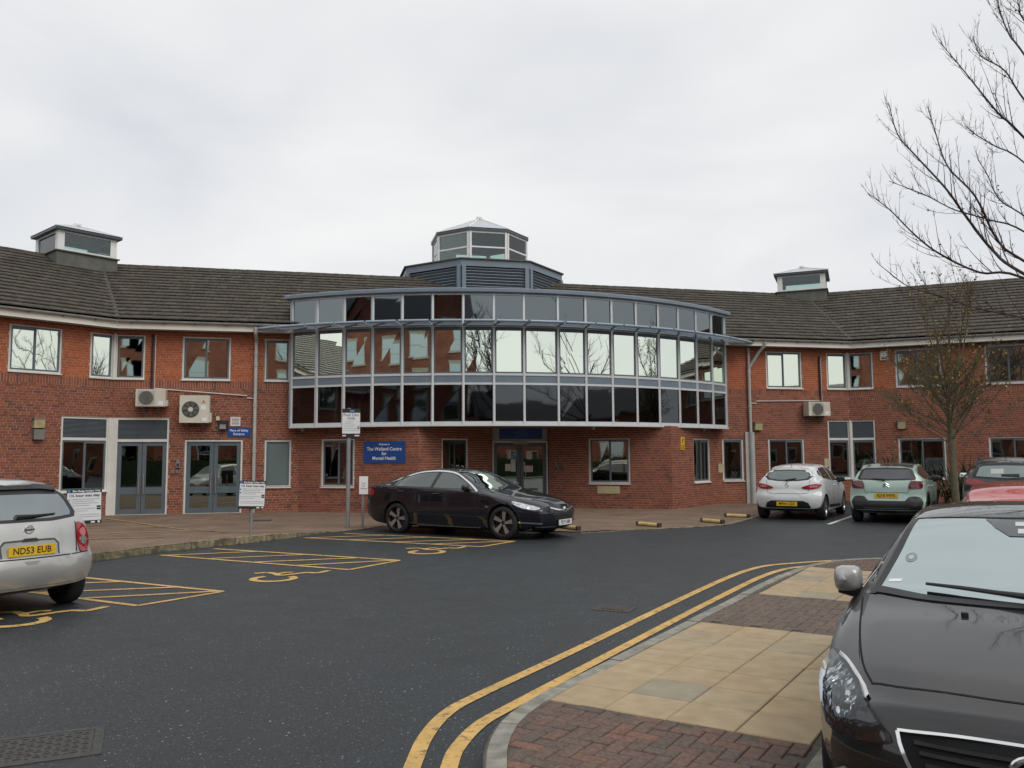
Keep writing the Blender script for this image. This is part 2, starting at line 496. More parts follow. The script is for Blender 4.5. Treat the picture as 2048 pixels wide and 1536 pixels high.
# ---- wheelchair symbols
def wheelchair(x, y, ang, sc_, label):
    root = empty('wheelchair_symbol', (x, y, gz(x, y) + 0.006), ang, label=label, cat='road marking', group='wheelchair symbols in the bays')
    ca, sa = math.cos(R(ang)), math.sin(R(ang))
    def zz(px, py): return gz(x + ca * px - sa * py, y + sa * px + ca * py) - gz(x, y)
    m = MB()
    arc = [(0.285 * math.cos(R(a)) * sc_, 0.245 * math.sin(R(a)) * sc_) for a in range(128, 413, 8)]
    m.ribbon(arc, 0.11 * sc_, zz); m.build('wheel_marking', M_YEL, root, local=True)
    m = MB()
    m.ribbon([tuple(t * sc_) for t in catmull([(-.43, .50), (-.24, .56), (-.09, .43), (.03, .30), (.33, .54), (.50, .50), (.63, .74)], 3)], 0.095 * sc_, lambda a, b: zz(a, b) + 0.0006)
    m.ribbon([(a * sc_, b * sc_) for a, b in ((-0.08, 0.42), (0.02, 0.57), (0.13, 0.57))], 0.08 * sc_, lambda a, b: zz(a, b) + 0.0012)
    m.build('figure_marking', M_YEL, root, local=True)
wheelchair(-5.45, 9.20, 8, 1.12, 'yellow wheelchair symbol half under the silver car')
wheelchair(-3.48, 12.22, 0, 1.02, 'yellow wheelchair symbol in the empty bay beside the silver car')
wheelchair(-1.55, 15.10, 0, 1.02, 'small far yellow wheelchair symbol in front of the dark blue saloon')

# ---- white bay line between the parked cars on the right
mb = MB(); mb.ribbon(dense([(7.62, 20.22), (9.45, 23.16), (10.2, 24.3)]), 0.10, zr)
tag(mb.build('bay_line', M_WHITE_P, kind='structure'), 'white bay line between white and pale green cars', 'road marking')

# ---- manhole cover and gully in the road
def cover(x, y, ang, w, d, name, label, cat):
    z = gz(x, y)
    root = empty(name, (x, y, z), ang, label=label, cat=cat)
    m = MB()
    fw = 0.055
    m.lbox(-w / 2, w / 2, -d / 2, -d / 2 + fw, -0.05, 0.006); m.lbox(-w / 2, w / 2, d / 2 - fw, d / 2, -0.05, 0.006)
    m.lbox(-w / 2, -w / 2 + fw, -d / 2 + fw, d / 2 - fw, -0.05, 0.0058); m.lbox(w / 2 - fw, w / 2, -d / 2 + fw, d / 2 - fw, -0.05, 0.0058)
    m.build('frame', M_IRON, root, local=True)
    m = MB()
    m.lbox(-w / 2 + fw + 0.005, w / 2 - fw - 0.005, -d / 2 + fw + 0.005, d / 2 - fw - 0.005, -0.04, 0.004)
    m.build('lid', M_IRON, root, local=True)
    return root, w / 2 - fw - 0.02, d / 2 - fw - 0.02
root, hw, hd = cover(-2.95, 5.22, 24, 0.80, 0.58, 'manhole_cover', 'rectangular iron manhole cover in the road at the lower left', 'manhole')
mb = MB()
for i in range(13):
    for j in range(9):
        x = -hw + (i + 0.5) * 2 * hw / 13; y = -hd + (j + 0.5) * 2 * hd / 9
        if (i + j) % 2: mb.lbox(x - 0.019, x + 0.019, y - 0.006, y + 0.006, 0.0041, 0.0085)
        else: mb.lbox(x - 0.006, x + 0.006, y - 0.019, y + 0.019, 0.0041, 0.0085)
mb.build('tread_studs', M_IRON, root, local=True, kind='stuff')
root, hw, hd = cover(1.17, 9.76, -25, 0.44, 0.34, 'gully_grate', 'small rusty gully grate beside the double yellow lines', 'drain')
mb = MB()
for i in range(6):
    x = -hw + (i + 0.5) * 2 * hw / 6; mb.lbox(x - 0.012, x + 0.012, -hd, hd, 0.0041, 0.011)
mb.build('bars', mat('rusty_iron', (0.10, 0.062, 0.04), 0.8, 0.2, 0.4, 25), root, local=True, kind='stuff')

# ---- paving in front of the building
KL = [(-12.6, 4.6), (-7.08, 14.23), (-6.42, 15.32), (-5.67, 16.25), (-4.95, 17.12), (-4.57, 17.95), (-4.30, 18.72), (-3.84, 19.16), (-3.42, 19.75), (-3.2, 20.45)]
KR = [(-1.4, 19.62), (1.46, 18.27), (3.13, 19.10), (4.38, 19.60), (5.1, 20.12), (5.49, 20.69), (6.62, 22.65), (9.3, 27.0)]
def kerb_h(x, y):
    """upstand along the kerb: 0.11 m at the left, flush beyond the pool-car bay"""
    return 0.11 * (1 - smoothstep(16.9, 19.0, y)) + 0.012
def pave_z(x, y):
    d = 1e9
    for i in range(len(KL) - 1):
        a, b, p = Vector(KL[i]), Vector(KL[i + 1]), Vector((x, y)); ab = b - a
        t = min(1, max(0, (p - a).dot(ab) / ab.length_squared)); q = a + ab * t
        if (p - q).length < d: d, hh = (p - q).length, kerb_h(q.x, q.y)
    flat = 0.045 - 0.10 * smoothstep(2.0, 8.0, x)
    k = smoothstep(0.0, 7.0, d)
    return max(gz(x, y) + 0.012, (gz(x, y) + hh) * (1 - k) + flat * k) if x < 2.5 else gz(x, y) + 0.012
bound = dense(KL, 0.5) + dense(KR, 0.5) + dense([(10.5, 29.2), (16.0, 34.0), (3, 34), (-12, 28), (-19, 18.0)], 1.2)
bound = [Vector(p[:2]) if len(p) > 2 else Vector(p) for p in bound]
def inside(p, poly):
    c = False; n = len(poly)
    for i in range(n):
        a, b = poly[i], poly[(i + 1) % n]
        if (a[1] > p[1]) != (b[1] > p[1]) and p[0] < (b[0] - a[0]) * (p[1] - a[1]) / (b[1] - a[1]) + a[0]: c = not c
    return c
pts = list(bound); nb = len(pts)
for i in range(60):
    for j in range(44):
        p = Vector((-19 + i * 0.6 + 0.17 * (j % 2), 5 + j * 0.66))
        if inside(p, bound): pts.append(p)
V, E_, F_, *_ = delaunay_2d_cdt(pts, [(i, (i + 1) % nb) for i in range(nb)], [], 1, 1e-4)
mb = MB(); mb.v = [(p.x, p.y, pave_z(p.x, p.y)) for p in V]; mb.f = [tuple(f) for f in F_]
paving = mb.build('forecourt_paving', M_BLOCKS, kind='structure', smooth=True)

def kerb_run(path, hfun, width, m, name_parent, piece=0.92, name='kerb_stone', top_inset=0.02, gap=0.012):
    """kerb stones laid end to end along a path; the road lies to the path's left"""
    P = dense(path, 0.1); L = [0.0]
    for i in range(1, len(P)): L.append(L[-1] + (P[i] - P[i - 1]).length)
    n = max(1, round(L[-1] / piece)); out = []
    def at(s):
        for i in range(1, len(L)):
            if L[i] >= s - 1e-9:
                k = (s - L[i - 1]) / max(1e-9, L[i] - L[i - 1]); return P[i - 1].lerp(P[i], k), (P[i] - P[i - 1]).normalized()
        return P[-1], (P[-1] - P[-2]).normalized()
    for j in range(n):
        m_ = MB(); rows = []
        dzj = rnd.uniform(-0.004, 0.005)
        ss = [L[-1] * (j + k / 4) / n + (gap / 2 if k == 0 else -gap / 2 if k == 4 else 0) for k in range(5)]
        for s in ss:
            p, t = at(s)
            a0, t0 = at(max(0, s - 0.12)); a1, t1 = at(min(L[-1], s + 0.12)); t = (a1 - a0).normalized()
            nrm = Vector((t.y, -t.x))   # to the right of travel: pavement side
            z0 = gz(p.x, p.y) - 0.15; z1 = hfun(p.x, p.y) + dzj
            prof = [(0, z0), (0, z1 - 0.03), (top_inset, z1), (width, z1), (width, z0)]
            rows.append([(p.x + nrm.x * o, p.y + nrm.y * o, z) for o, z in prof])
        b = len(m_.v)
        for r_ in rows: m_.v.extend(r_)
        for i in range(4):
            for k in range(4):
                a = b + i * 5 + k; m_.f.append((a, a + 1, a + 6, a + 5))
        m_.f.append(tuple(b + k for k in range(5))); m_.f.append(tuple(b + 20 + k for k in reversed(range(5))))
        out.append(m_.build(name, m, name_parent))
    return out
kerb_run(KL[::-1], lambda x, y: gz(x, y) + kerb_h(x, y) + 0.008, 0.15, M_KERB_OLD, paving)
kerb_run(KR[1:][::-1], lambda x, y: gz(x, y) + 0.022, 0.12, M_KERB_OLD, paving)
kerb_run([KR[1], KR[0], KL[-1]], lambda x, y: gz(x, y) + 0.022, 0.12, M_KERB_OLD, paving)

# yellow hatching painted on the paving by the double doors
root = empty('hatched_paving_marking', (-8.6, 19.6, 0.08), label='faded yellow hatching on the paving before the double doors', cat='road marking')
for k, (a, b, w) in enumerate((((-11.22, 23.06), (-6.15, 17.95), 0.10), ((-11.6, 21.9), (-10.55, 22.36), 0.08), ((-10.3, 19.65), (-8.47, 20.30), 0.08), ((-8.7, 18.05), (-6.5, 18.32), 0.08), ((-8.5, 16.62), (-7.0, 16.76), 0.08))):
    m = MB(); m.ribbon(dense([a, b], 0.25), w, lambda x, y: pave_z(x, y) + 0.012 + 0.001 * k); m.build('painted_line', M_YEL2, root)
root = empty('rodding_cover', (-6.7, 22.2, pave_z(-6.7, 22.2)), 8, label='small dark drain cover in the paving under the frosted window', cat='drain')
mb = MB(); mb.lbox(-0.28, 0.28, -0.22, 0.22, -0.03, 0.014); mb.build('lid', M_IRON, root, local=True)

# ---- wheel stops along the paving edge
def wheel_stop(a, b, label):
    a, b = Vector(a), Vector(b); c = (a + b) / 2; L = (b - a).length
    root = empty('wheel_stop', (c.x, c.y, pave_z(c.x, c.y)), math.degrees(math.atan2(b.y - a.y, b.x - a.x)), label=label, cat='wheel stop', group='yellow wheel stops along the paving edge')
    m = MB(); m.tube([(-L / 2, 0, 0.048), (L / 2, 0, 0.048)], 0.048, 12); m.build('bar', mat('stop_yellow', (0.52, 0.41, 0.16), 0.6, 0, 0.2, 9), root, True, True)
    for s in (-1, 1):
        m = MB(); m.lbox(s * L / 2 - 0.03, s * L / 2 + 0.03, -0.05, 0.05, 0.0, 0.098); m.build('foot', mat('stop_foot', (0.045, 0.03, 0.022), 0.8), root, local=True)
wheel_stop((1.15, 19.16), (1.45, 18.56), 'yellow wheel stop half hidden by the nose of the dark blue saloon')
wheel_stop((3.02, 20.15), (3.42, 19.56), 'yellow wheel stop standing alone on the open paving edge')
wheel_stop((4.78, 21.08), (5.12, 20.44), 'yellow wheel stop where the paving edge turns the corner')
wheel_stop((5.80, 22.74), (6.28, 22.30), 'yellow wheel stop nearest the white hatchback')

# ---- the pavement island on the right
KA = R(57.5)
KO = Vector((0.19, 5.87)); ka = Vector((math.cos(KA), math.sin(KA))); kl = Vector((math.sin(KA), -math.cos(KA)))
def isl(k, l): return KO + ka * k + kl * l
def iz(x, y): return gz(x, y) + 0.10
KI = [(0.9, -1.0), (0.30, 1.0), (0.0, 2.6), (-0.13, 3.6), (-0.17, 4.58), (-0.16, 5.02), (-0.06, 5.49), (0.22, 6.06), (0.95, 7.24), (1.98, 8.93), (3.22, 10.96), (4.2, 12.36), (4.95, 13.02), (5.85, 13.28), (8.5, 13.6)]
KIc = [tuple(p) for p in catmull(KI, 4)]
edge_r = [tuple(isl(10.5, 1.86)), tuple(isl(-6.5, 1.86))]
isl_poly = [Vector(p) for p in KIc if True] + [Vector(p) for p in edge_r]
pts = dense([tuple(p) for p in isl_poly + [isl_poly[0]]], 0.6)[:-1]; nb = len(pts)
for i in range(40):
    for j in range(40):
        p = Vector((-1 + i * 0.4, -1 + j * 0.4))
        if inside(p, isl_poly): pts.append(p)
V, E_, F_, *_ = delaunay_2d_cdt(pts, [(i, (i + 1) % nb) for i in range(nb)], [], 1, 1e-4)
mb = MB(); mb.v = [(p.x, p.y, iz(p.x, p.y) - 0.012) for p in V]; mb.f = [tuple(f) for f in F_]
pavement = mb.build('pavement', M_JOINT, kind='structure')
kerb_run(KIc[8:], lambda x, y: iz(x, y) + 0.004, 0.13, M_KERB, pavement)
kerb_run([tuple(isl(-6.4, 1.97)), tuple(isl(10.4, 1.97))][::-1], lambda x, y: iz(x, y) + 0.004, 0.12, M_KERB, pavement)

def piece_mesh(name, hx, hy, h=0.05, ch=0.006):
    m = MB()
    m.add([(-hx, -hy, -h), (hx, -hy, -h), (hx, hy, -h), (-hx, hy, -h),
           (-hx, -hy, -ch), (hx, -hy, -ch), (hx, hy, -ch), (-hx, hy, -ch),
           (-hx + ch, -hy + ch, 0), (hx - ch, -hy + ch, 0), (hx - ch, hy - ch, 0), (-hx + ch, hy - ch, 0)],
          [(0, 1, 5, 4), (1, 2, 6, 5), (2, 3, 7, 6), (3, 0, 4, 7), (4, 5, 9, 8), (5, 6, 10, 9), (6, 7, 11, 10), (7, 4, 8, 11), (8, 9, 10, 11)])
    me = bpy.data.meshes.new(name); me.from_pydata(m.v, [], m.f); me.update()
    return me, m
def lay(me, name, p, rz, parent, dz=0.0, tilt=0.004):
    o = bpy.data.objects.new(name, me); col.objects.link(o)
    o.parent = parent
    s = (gz(p.x, p.y + 0.2) - gz(p.x, p.y - 0.2)) / 0.4
    o.location = (p.x, p.y, iz(p.x, p.y) + dz)
    o.rotation_euler = (s + rnd.uniform(-tilt, tilt), rnd.uniform(-tilt, tilt), rz)
    return o
FS = 0.4425; GAP = 0.004
flag_me, _ = piece_mesh('paving_slab', FS / 2 - GAP, FS / 2 - GAP); flag_me.materials.append(M_FLAG)
for blk, (k0, rows) in enumerate(((0.0, 7), (5.10, 6))):
    for i in range(rows):
        for j in range(4):
            lay(flag_me, 'paving_slab', isl(k0 + (i + 0.5) * FS, (j + 0.5) * FS + 0.02), KA, pavement, rnd.uniform(-0.002, 0.002), 0.003)
US = 0.1
pav_me, pav_mb = piece_mesh('paver', 0.1 - 0.0035, 0.05 - 0.0035, 0.05, 0.005)
pav_me.materials.append(M_PAVER)
pav2_me = pav_me.copy(); pav2_me.materials.clear(); pav2_me.materials.append(M_PAVER_D)
cand = []
def herring(k0, k1, l0, l1, me):
    i0, i1, j0, j1 = int(k0 / US) - 2, int(k1 / US) + 2, int(l0 / US) - 2, int(l1 / US) + 2
    for i in range(i0, i1):
        for j in range(j0, j1):
            c = (j - i) % 4
            if c == 0: k, l, rz = (i + 0.5) * US, (j + 1.0) * US, KA - math.pi / 2
            elif c == 3: k, l, rz = (i + 1.0) * US, (j + 0.5) * US, KA
            else: continue
            hk, hl = (0.05, 0.1) if c == 0 else (0.1, 0.05)
            if k - hk < k0 - 0.045 or k + hk > k1 + 0.045 or l + hl > l1 + 0.03: continue
            p = isl(k, l)
            if not inside(p, isl_poly): continue
            if any(not inside(isl(k + a * hk, l + b_ * hl), isl_poly) for a in (-1, 1) for b_ in (-1, 1)): continue
            cand.append((p.length, p, rz, me))
herring(-5.0, -0.012, -2.2, 1.86, pav_me)
herring(3.115, 5.085, -0.2, 1.86, pav2_me)
herring(7.77, 10.3, -1.6, 1.86, pav_me)
vis = [c for c in cand if c[1].y > 4.2]
vis.sort(key=lambda c: c[0])
rest = vis[300:] + [c for c in cand if c[1].y <= 4.2]
for d, p, rz, me in vis[:300]:
    lay(me, 'paver', p, rz, pavement, rnd.uniform(-0.003, 0.002), 0.012)
for me, mt in ((pav_me, M_PAVER), (pav2_me, M_PAVER_D)):
    mb = MB()
    for d, p, rz, q in rest:
        if q is not me: continue
        c, s = math.cos(rz), math.sin(rz)
        mb.add([(p.x + c * v[0] - s * v[1], p.y + s * v[0] + c * v[1], iz(p.x, p.y) + v[2]) for v in pav_mb.v], pav_mb.f)
    if mb.v: mb.build('pavers', mt, pavement, kind='stuff')

# ================================================================== BUILDING
AL = 13.4
_a = R(AL)
en = Vector((math.cos(_a), math.sin(_a))); nn = Vector((-math.sin(_a), math.cos(_a)))
O = nn * 26.58 + en * 6.58            # foot of the main wall on the bay's axis
def loc(s, q): p = O + en * s - nn * q; return (p.x, p.y)
Lc, Rc = Vector(loc(-12.42, 0)), Vector(loc(12.43, 0))
W_M = Fr(O.x, O.y, AL)
W_L = Fr(Lc.x, Lc.y, AL + 36)         # u runs from negative (near) to 0 at the corner
W_R = Fr(Rc.x, Rc.y, AL - 36)
def fr2(a, b):
    a, b = Vector(loc(*a)), Vector(loc(*b)); d = b - a
    return Fr(a.x, a.y, math.degrees(math.atan2(d.y, d.x))), d.length
W_1, L1 = fr2((-7.05, 0), (-3.62, 2.2))
W_2, L2 = fr2((-3.62, 2.2), (-0.92, 0))
W_3, L3 = fr2((0.99, 0), (4.39, 2.2))
W_4, L4 = fr2((4.39, 2.2), (7.03, 0))

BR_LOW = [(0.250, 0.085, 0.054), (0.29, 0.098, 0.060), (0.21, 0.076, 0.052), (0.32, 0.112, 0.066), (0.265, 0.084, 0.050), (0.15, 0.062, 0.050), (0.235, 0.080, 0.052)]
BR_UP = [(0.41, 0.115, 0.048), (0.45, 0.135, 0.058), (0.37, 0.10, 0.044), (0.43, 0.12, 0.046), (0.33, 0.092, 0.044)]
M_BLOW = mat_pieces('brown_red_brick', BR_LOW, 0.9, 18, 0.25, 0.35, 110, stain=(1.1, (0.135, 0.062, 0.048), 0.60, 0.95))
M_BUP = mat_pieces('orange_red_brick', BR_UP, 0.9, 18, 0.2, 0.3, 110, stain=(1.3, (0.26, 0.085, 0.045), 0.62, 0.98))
M_MORT = mat('mortar', (0.48, 0.35, 0.26), 0.95, var=0.18, scale=2.5, bump=0.3, bscale=150)
M_TILE = mat_pieces('concrete_roof_tile', [(0.066, 0.057, 0.046), (0.080, 0.069, 0.056), (0.056, 0.049, 0.041), (0.090, 0.078, 0.063), (0.071, 0.061, 0.049)], 0.95, 6, 0.35, 0.5, 60,
                    stain=(9.0, (0.17, 0.155, 0.13), 0.58, 0.72))
M_UNDER = mat('roof_underlay', (0.012, 0.012, 0.012), 0.95)
M_FASC = mat('cream_fascia', (0.76, 0.725, 0.645), 0.55, var=0.10, scale=1.2)
M_SOFF = mat('soffit_board', (0.34, 0.33, 0.31), 0.7, var=0.1)
M_GUT = mat('grey_gutter', (0.33, 0.325, 0.30), 0.5, var=0.22, scale=5)
M_GUTD = mat('gutter_bracket', (0.12, 0.115, 0.11), 0.6)
M_PIPE = mat('grey_downpipe', (0.40, 0.405, 0.385), 0.45, var=0.12, scale=3)
M_TRIM = mat('pale_window_trim', (0.63, 0.62, 0.575), 0.5, var=0.1, scale=2)
M_SASH = mat('slate_grey_frame', (0.105, 0.128, 0.150), 0.42, var=0.1, scale=2)
M_SASH2 = mat('dark_frame', (0.055, 0.065, 0.075), 0.4)
M_DOORG = mat('teal_grey_door', (0.085, 0.118, 0.135), 0.45, var=0.08)
M_LOUV = mat('louvre_slate', (0.155, 0.18, 0.205), 0.5, var=0.08)
M_GDARK = mat('dark_void', (0.006, 0.006, 0.007), 0.9)
M_GL_UP = mat_mirror('reflective_window', (0.74, 0.80, 0.70), 0.015, 0.03)
M_GL_LO = mat_mirror('tinted_window', (0.16, 0.175, 0.165), 0.02, 0.05)
M_GL_BAY = mat_mirror('bay_reflective_glass', (0.76, 0.83, 0.74), 0.012, 0.03)
M_GL_DK = mat_mirror('bay_black_glass', (0.165, 0.19, 0.20), 0.02, 0.06)
M_GL_DKL = mat_mirror('bay_black_glass_low', (0.085, 0.092, 0.098), 0.03, 0.06)
M_FROST = mat('frosted_pane', (0.125, 0.165, 0.165), 0.35, var=0.06, scale=1.5)
M_MULL = mat('bay_mullion', (0.60, 0.62, 0.63), 0.4, 0.15, 0.06)
M_BLUEG = mat('blue_grey_cladding', (0.165, 0.205, 0.245), 0.4, 0.1, 0.08)
M_BLUEG2 = mat('blue_grey_shade', (0.27, 0.335, 0.41), 0.42, 0.2, 0.08)
M_LEAD = mat('lead_kerb', (0.105, 0.108, 0.09), 0.7, var=0.25, scale=3)
M_LFRAME = mat('white_lantern_frame', (0.72, 0.72, 0.70), 0.45, var=0.06)
M_LGLASS = mat_clear('lantern_glass', (0.80, 0.88, 0.86), 0.02)
M_LROOF = mat('lantern_glazing', (0.42, 0.455, 0.50), 0.25, 0.3, 0.06)
M_STEEL = mat('brushed_steel', (0.62, 0.62, 0.60), 0.28, 0.9, 0.05)

bld = empty('clinic_building', (*loc(0, 0), 0), AL, label='two storey red brick clinic with curved glass bay and tiled roofs', cat='building')

# ---- walls: mortar body with recessed joints, bricks laid on it
CR, BW = 0.075, 0.225
brick_cells = []
def wall(F, u0, u1, z0, z1, holes, depth=0.12, soldier=True, split=3.81):
    """mortar backing with holes (u0,u1,z0,z1), reveals, and brick courses"""
    us = sorted({u0, u1, *[max(u0, min(u1, h[i])) for h in holes for i in (0, 1)]})
    zs = sorted({z0, z1, *[max(z0, min(z1, h[i])) for h in holes for i in (2, 3)]})
    m = MB()
    for i in range(len(us) - 1):
        for j in range(len(zs) - 1):
            uc, zc = (us[i] + us[i + 1]) / 2, (zs[j] + zs[j + 1]) / 2
            if any(h[0] < uc < h[1] and h[2] < zc < h[3] for h in holes): continue
            m.poly([F.p(us[i], -0.009, zs[j]), F.p(us[i + 1], -0.009, zs[j]), F.p(us[i + 1], -0.009, zs[j + 1]), F.p(us[i], -0.009, zs[j + 1])])
    for h in holes:
        a, b, c, d = max(u0, h[0]), min(u1, h[1]), max(z0, h[2]), min(z1, h[3])
        q = lambda u, o, z: F.p(u, o, z)
        if h[0] >= u0: m.poly([q(a, -0.009, c), q(a, -depth, c), q(a, -depth, d), q(a, -0.009, d)])
        if h[1] <= u1: m.poly([q(b, -0.009, c), q(b, -0.009, d), q(b, -depth, d), q(b, -depth, c)])
        m.poly([q(a, -0.009, d), q(a, -depth, d), q(b, -depth, d), q(b, -0.009, d)])
        m.poly([q(a, -0.009, c), q(b, -0.009, c), q(b, -depth, c), q(a, -depth, c)])
        m.poly([q(a, -depth, c), q(b, -depth, c), q(b, -depth, d), q(a, -depth, d)])
    w = m.build('wall', M_MORT, bld)
    lo, up = [], []
    def course(za, zb, off, bw, store):
        spans = [(u0, u1)]
        for h in holes:
            if h[2] < (za + zb) / 2 < h[3]:
                ns = []
                for a, b in spans:
                    if h[1] <= a or h[0] >= b: ns.append((a, b)); continue
                    if h[0] > a: ns.append((a, h[0]))
                    if h[1] < b: ns.append((h[1], b))
                spans = ns
        for a, b in spans:
            k = math.floor((a - off) / bw)
            while True:
                x0, x1 = off + k * bw, off + (k + 1) * bw; k += 1
                if x0 >= b: break
                y0, y1 = max(x0, a), min(x1, b)
                if y1 - y0 < 0.03: continue
                store.append((y0 + (0.0068 if y0 > u0 + 1e-6 else 0), y1 - (0.0068 if y1 < u1 - 1e-6 else 0), za + 0.0068, zb - 0.0068))
    z, k = math.floor(z0 / CR) * CR, 0
    while z < z1 - 0.02:
        if soldier and split - 0.01 < z < split + 0.02:
            course(split, split + 0.225, 0, CR, lo); z = split + 0.225; continue
        zt = min(z + CR, split) if soldier and z < split - 0.01 < z + CR + 0.03 else z + CR
        zb2 = min(zt, z1)
        course(max(z, z0), zb2, BW / 2 * (k % 2) + 0.031 * (k % 3), BW, lo if z < split or not soldier else up)
        z, k = zt, k + 1
    return w, lo, up

def lay_bricks(F, cells, mt, w, single=()):
    mb = MB(); q = F.p
    for i, (a, b, c, d) in enumerate(cells):
        if i in single: continue
        o = rnd.uniform(-0.0015, 0.0015)
        mb.add([q(a, -0.03, c), q(b, -0.03, c), q(b, -0.03, d), q(a, -0.03, d), q(a, o, c), q(b, o, c), q(b, o, d), q(a, o, d)],
               [(4, 5, 6, 7), (0, 1, 5, 4), (1, 2, 6, 5), (2, 3, 7, 6), (3, 0, 4, 7)])
    if mb.v: mb.build('brickwork', mt, w, kind='stuff')

def holes_of(rects, g=0.0): return [(a - g, b + g, c - g, d + g) for a, b, c, d in rects]

H_L = [(-5.54, -4.17, 4.09, 5.42), (-5.54, -4.17, 0.8, 2.27), (-8.24, -6.87, 4.09, 5.42), (-8.24, -6.87, 0.8, 2.27), (-2.84, -1.47, 4.09, 5.42), (-0.70, 0.30, 4.06, 5.42), (-1.41, 0.3, 0.74, 2.91)]
H_ML = [(-12.6, -11.57, 4.06, 5.42), (-10.53, -9.12, 4.06, 5.40), (-8.13, -7.36, 4.06, 5.40), (-12.6, -10.83, -0.3, 2.91), (-10.39, -8.71, -0.3, 2.26), (-8.08, -7.28, 0.79, 2.25)]
H_MR = [(9.11, 10.55, 4.06, 5.42), (11.56, 12.7, 4.06, 5.42), (9.10, 10.53, 0.80, 2.28), (11.52, 12.7, 0.81, 2.94), (7.31, 8.12, 0.79, 2.28)]
H_R = [(-0.3, 0.86, 4.06, 5.42), (1.59, 3.07, 4.08, 5.44), (4.42, 5.90, 4.08, 5.44), (-0.3, 0.84, 0.81, 2.94), (1.57, 3.09, 0.80, 2.27), (4.40, 5.90, 0.80, 2.27), (7.3, 8.7, 4.08, 5.44), (7.3, 8.7, 0.8, 2.27)]
H_1 = [(0.79, 1.95, 0.79, 2.27)]
H_2 = [(1.04, 2.26, 0.77, 2.27)]
H_3 = [(1.36, 2.73, 0.79, 2.28)]
H_4 = [(1.67, 2.98, 0.78, 2.27)]
WALLS = [(W_L, -9.0, 0, -0.2, 5.52, H_L, True), (W_M, -12.42, -7.05, -0.2, 5.52, H_ML, True), (W_M, 7.03, 12.43, -0.2, 5.52, H_MR, True), (W_R, 0, 10.0, -0.2, 5.52, H_R, True),
         (W_1, 0, L1, -0.2, 2.64, H_1, False), (W_2, 0, L2, -0.2, 2.64, H_2, False), (W_3, 0, L3, -0.2, 2.64, H_3, False), (W_4, 0, L4, -0.2, 2.64, H_4, False)]
brick_me = bpy.data.meshes.new('brick')
_hb = (BW - 0.0136) / 2, (CR - 0.0136) / 2
brick_me.from_pydata([(-_hb[0], -_hb[1], -0.03), (_hb[0], -_hb[1], -0.03), (_hb[0], _hb[1], -0.03), (-_hb[0], _hb[1], -0.03), (-_hb[0], -_hb[1], 0), (_hb[0], -_hb[1], 0), (_hb[0], _hb[1], 0), (-_hb[0], _hb[1], 0)], [],
                     [(4, 5, 6, 7), (0, 1, 5, 4), (1, 2, 6, 5), (2, 3, 7, 6), (3, 0, 4, 7)])
brick_me.update(); brick_me.materials.append(M_BLOW)
brick_me2 = brick_me.copy(); brick_me2.materials.clear(); brick_me2.materials.append(M_BUP)
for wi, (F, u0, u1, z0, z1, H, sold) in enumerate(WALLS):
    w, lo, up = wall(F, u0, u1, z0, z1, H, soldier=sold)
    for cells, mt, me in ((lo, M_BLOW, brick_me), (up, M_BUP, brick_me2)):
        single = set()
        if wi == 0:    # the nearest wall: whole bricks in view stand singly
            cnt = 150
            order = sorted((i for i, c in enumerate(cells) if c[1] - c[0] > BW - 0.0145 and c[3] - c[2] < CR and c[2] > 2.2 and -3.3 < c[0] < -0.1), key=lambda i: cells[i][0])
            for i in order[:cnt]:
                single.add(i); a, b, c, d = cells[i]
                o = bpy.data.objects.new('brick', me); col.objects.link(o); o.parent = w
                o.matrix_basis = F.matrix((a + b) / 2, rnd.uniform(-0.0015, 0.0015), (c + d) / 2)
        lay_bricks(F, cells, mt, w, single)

# unseen dark blocks added inside the building, so that no light passes through corners and eaves
mb = MB()
for F, a, b, z1 in ((W_L, -9.0, 0.35, 5.72), (W_M, -12.8, 12.8, 5.72), (W_R, -0.35, 12.0, 5.72)):
    mb.box(F, a, b, -4.6, -0.30, -0.3, z1)
core = mb.build('light_stop_core', M_UNDER, bld, kind='stuff')
mb = MB()
for F, a, b in ((W_L, -9.0, 0.10), (W_M, -12.46, -7.0), (W_M, 7.0, 12.46), (W_R, -0.10, 12.0)):
    mb.box(F, a, b, -0.32, 0.02, 5.56, 5.72); mb.box(F, a + (0.1 if a > -9 else 0), b - 0.1, 0.14, 0.19, 5.56, 5.88)
mb.build('wall_plate', M_UNDER, bld, kind='stuff')  # unseen dark filler added under the eaves to stop light, no timber plate
for x in (-12.42, 12.43):
    p = loc(x, 0); mb = MB(); mb.tube([(p[0], p[1], 4.07), (p[0], p[1], 5.42)], 0.05, 8); mb.build('corner_mullion', M_TRIM, bld)
    if x > 0:
        mb = MB(); mb.tube([(p[0], p[1], 0.82), (p[0], p[1], 2.93)], 0.05, 8); mb.build('corner_mullion', M_TRIM, bld)
    p = loc(x, -0.16); mb = MB(); mb.tube([(p[0], p[1], -0.2), (p[0], p[1], 5.6)], 0.14, 8); mb.build('corner_light_stop', M_UNDER, bld)  # unseen dark column added behind the corner against light leaks

# entrance wall piece above the doors
mb = MB(); mb.box(W_M, -0.93, 1.0, -0.30, -0.10, 2.20, 2.64); mb.build('entrance_panel', mat('entrance_fascia', (0.33, 0.34, 0.33), 0.5), bld)

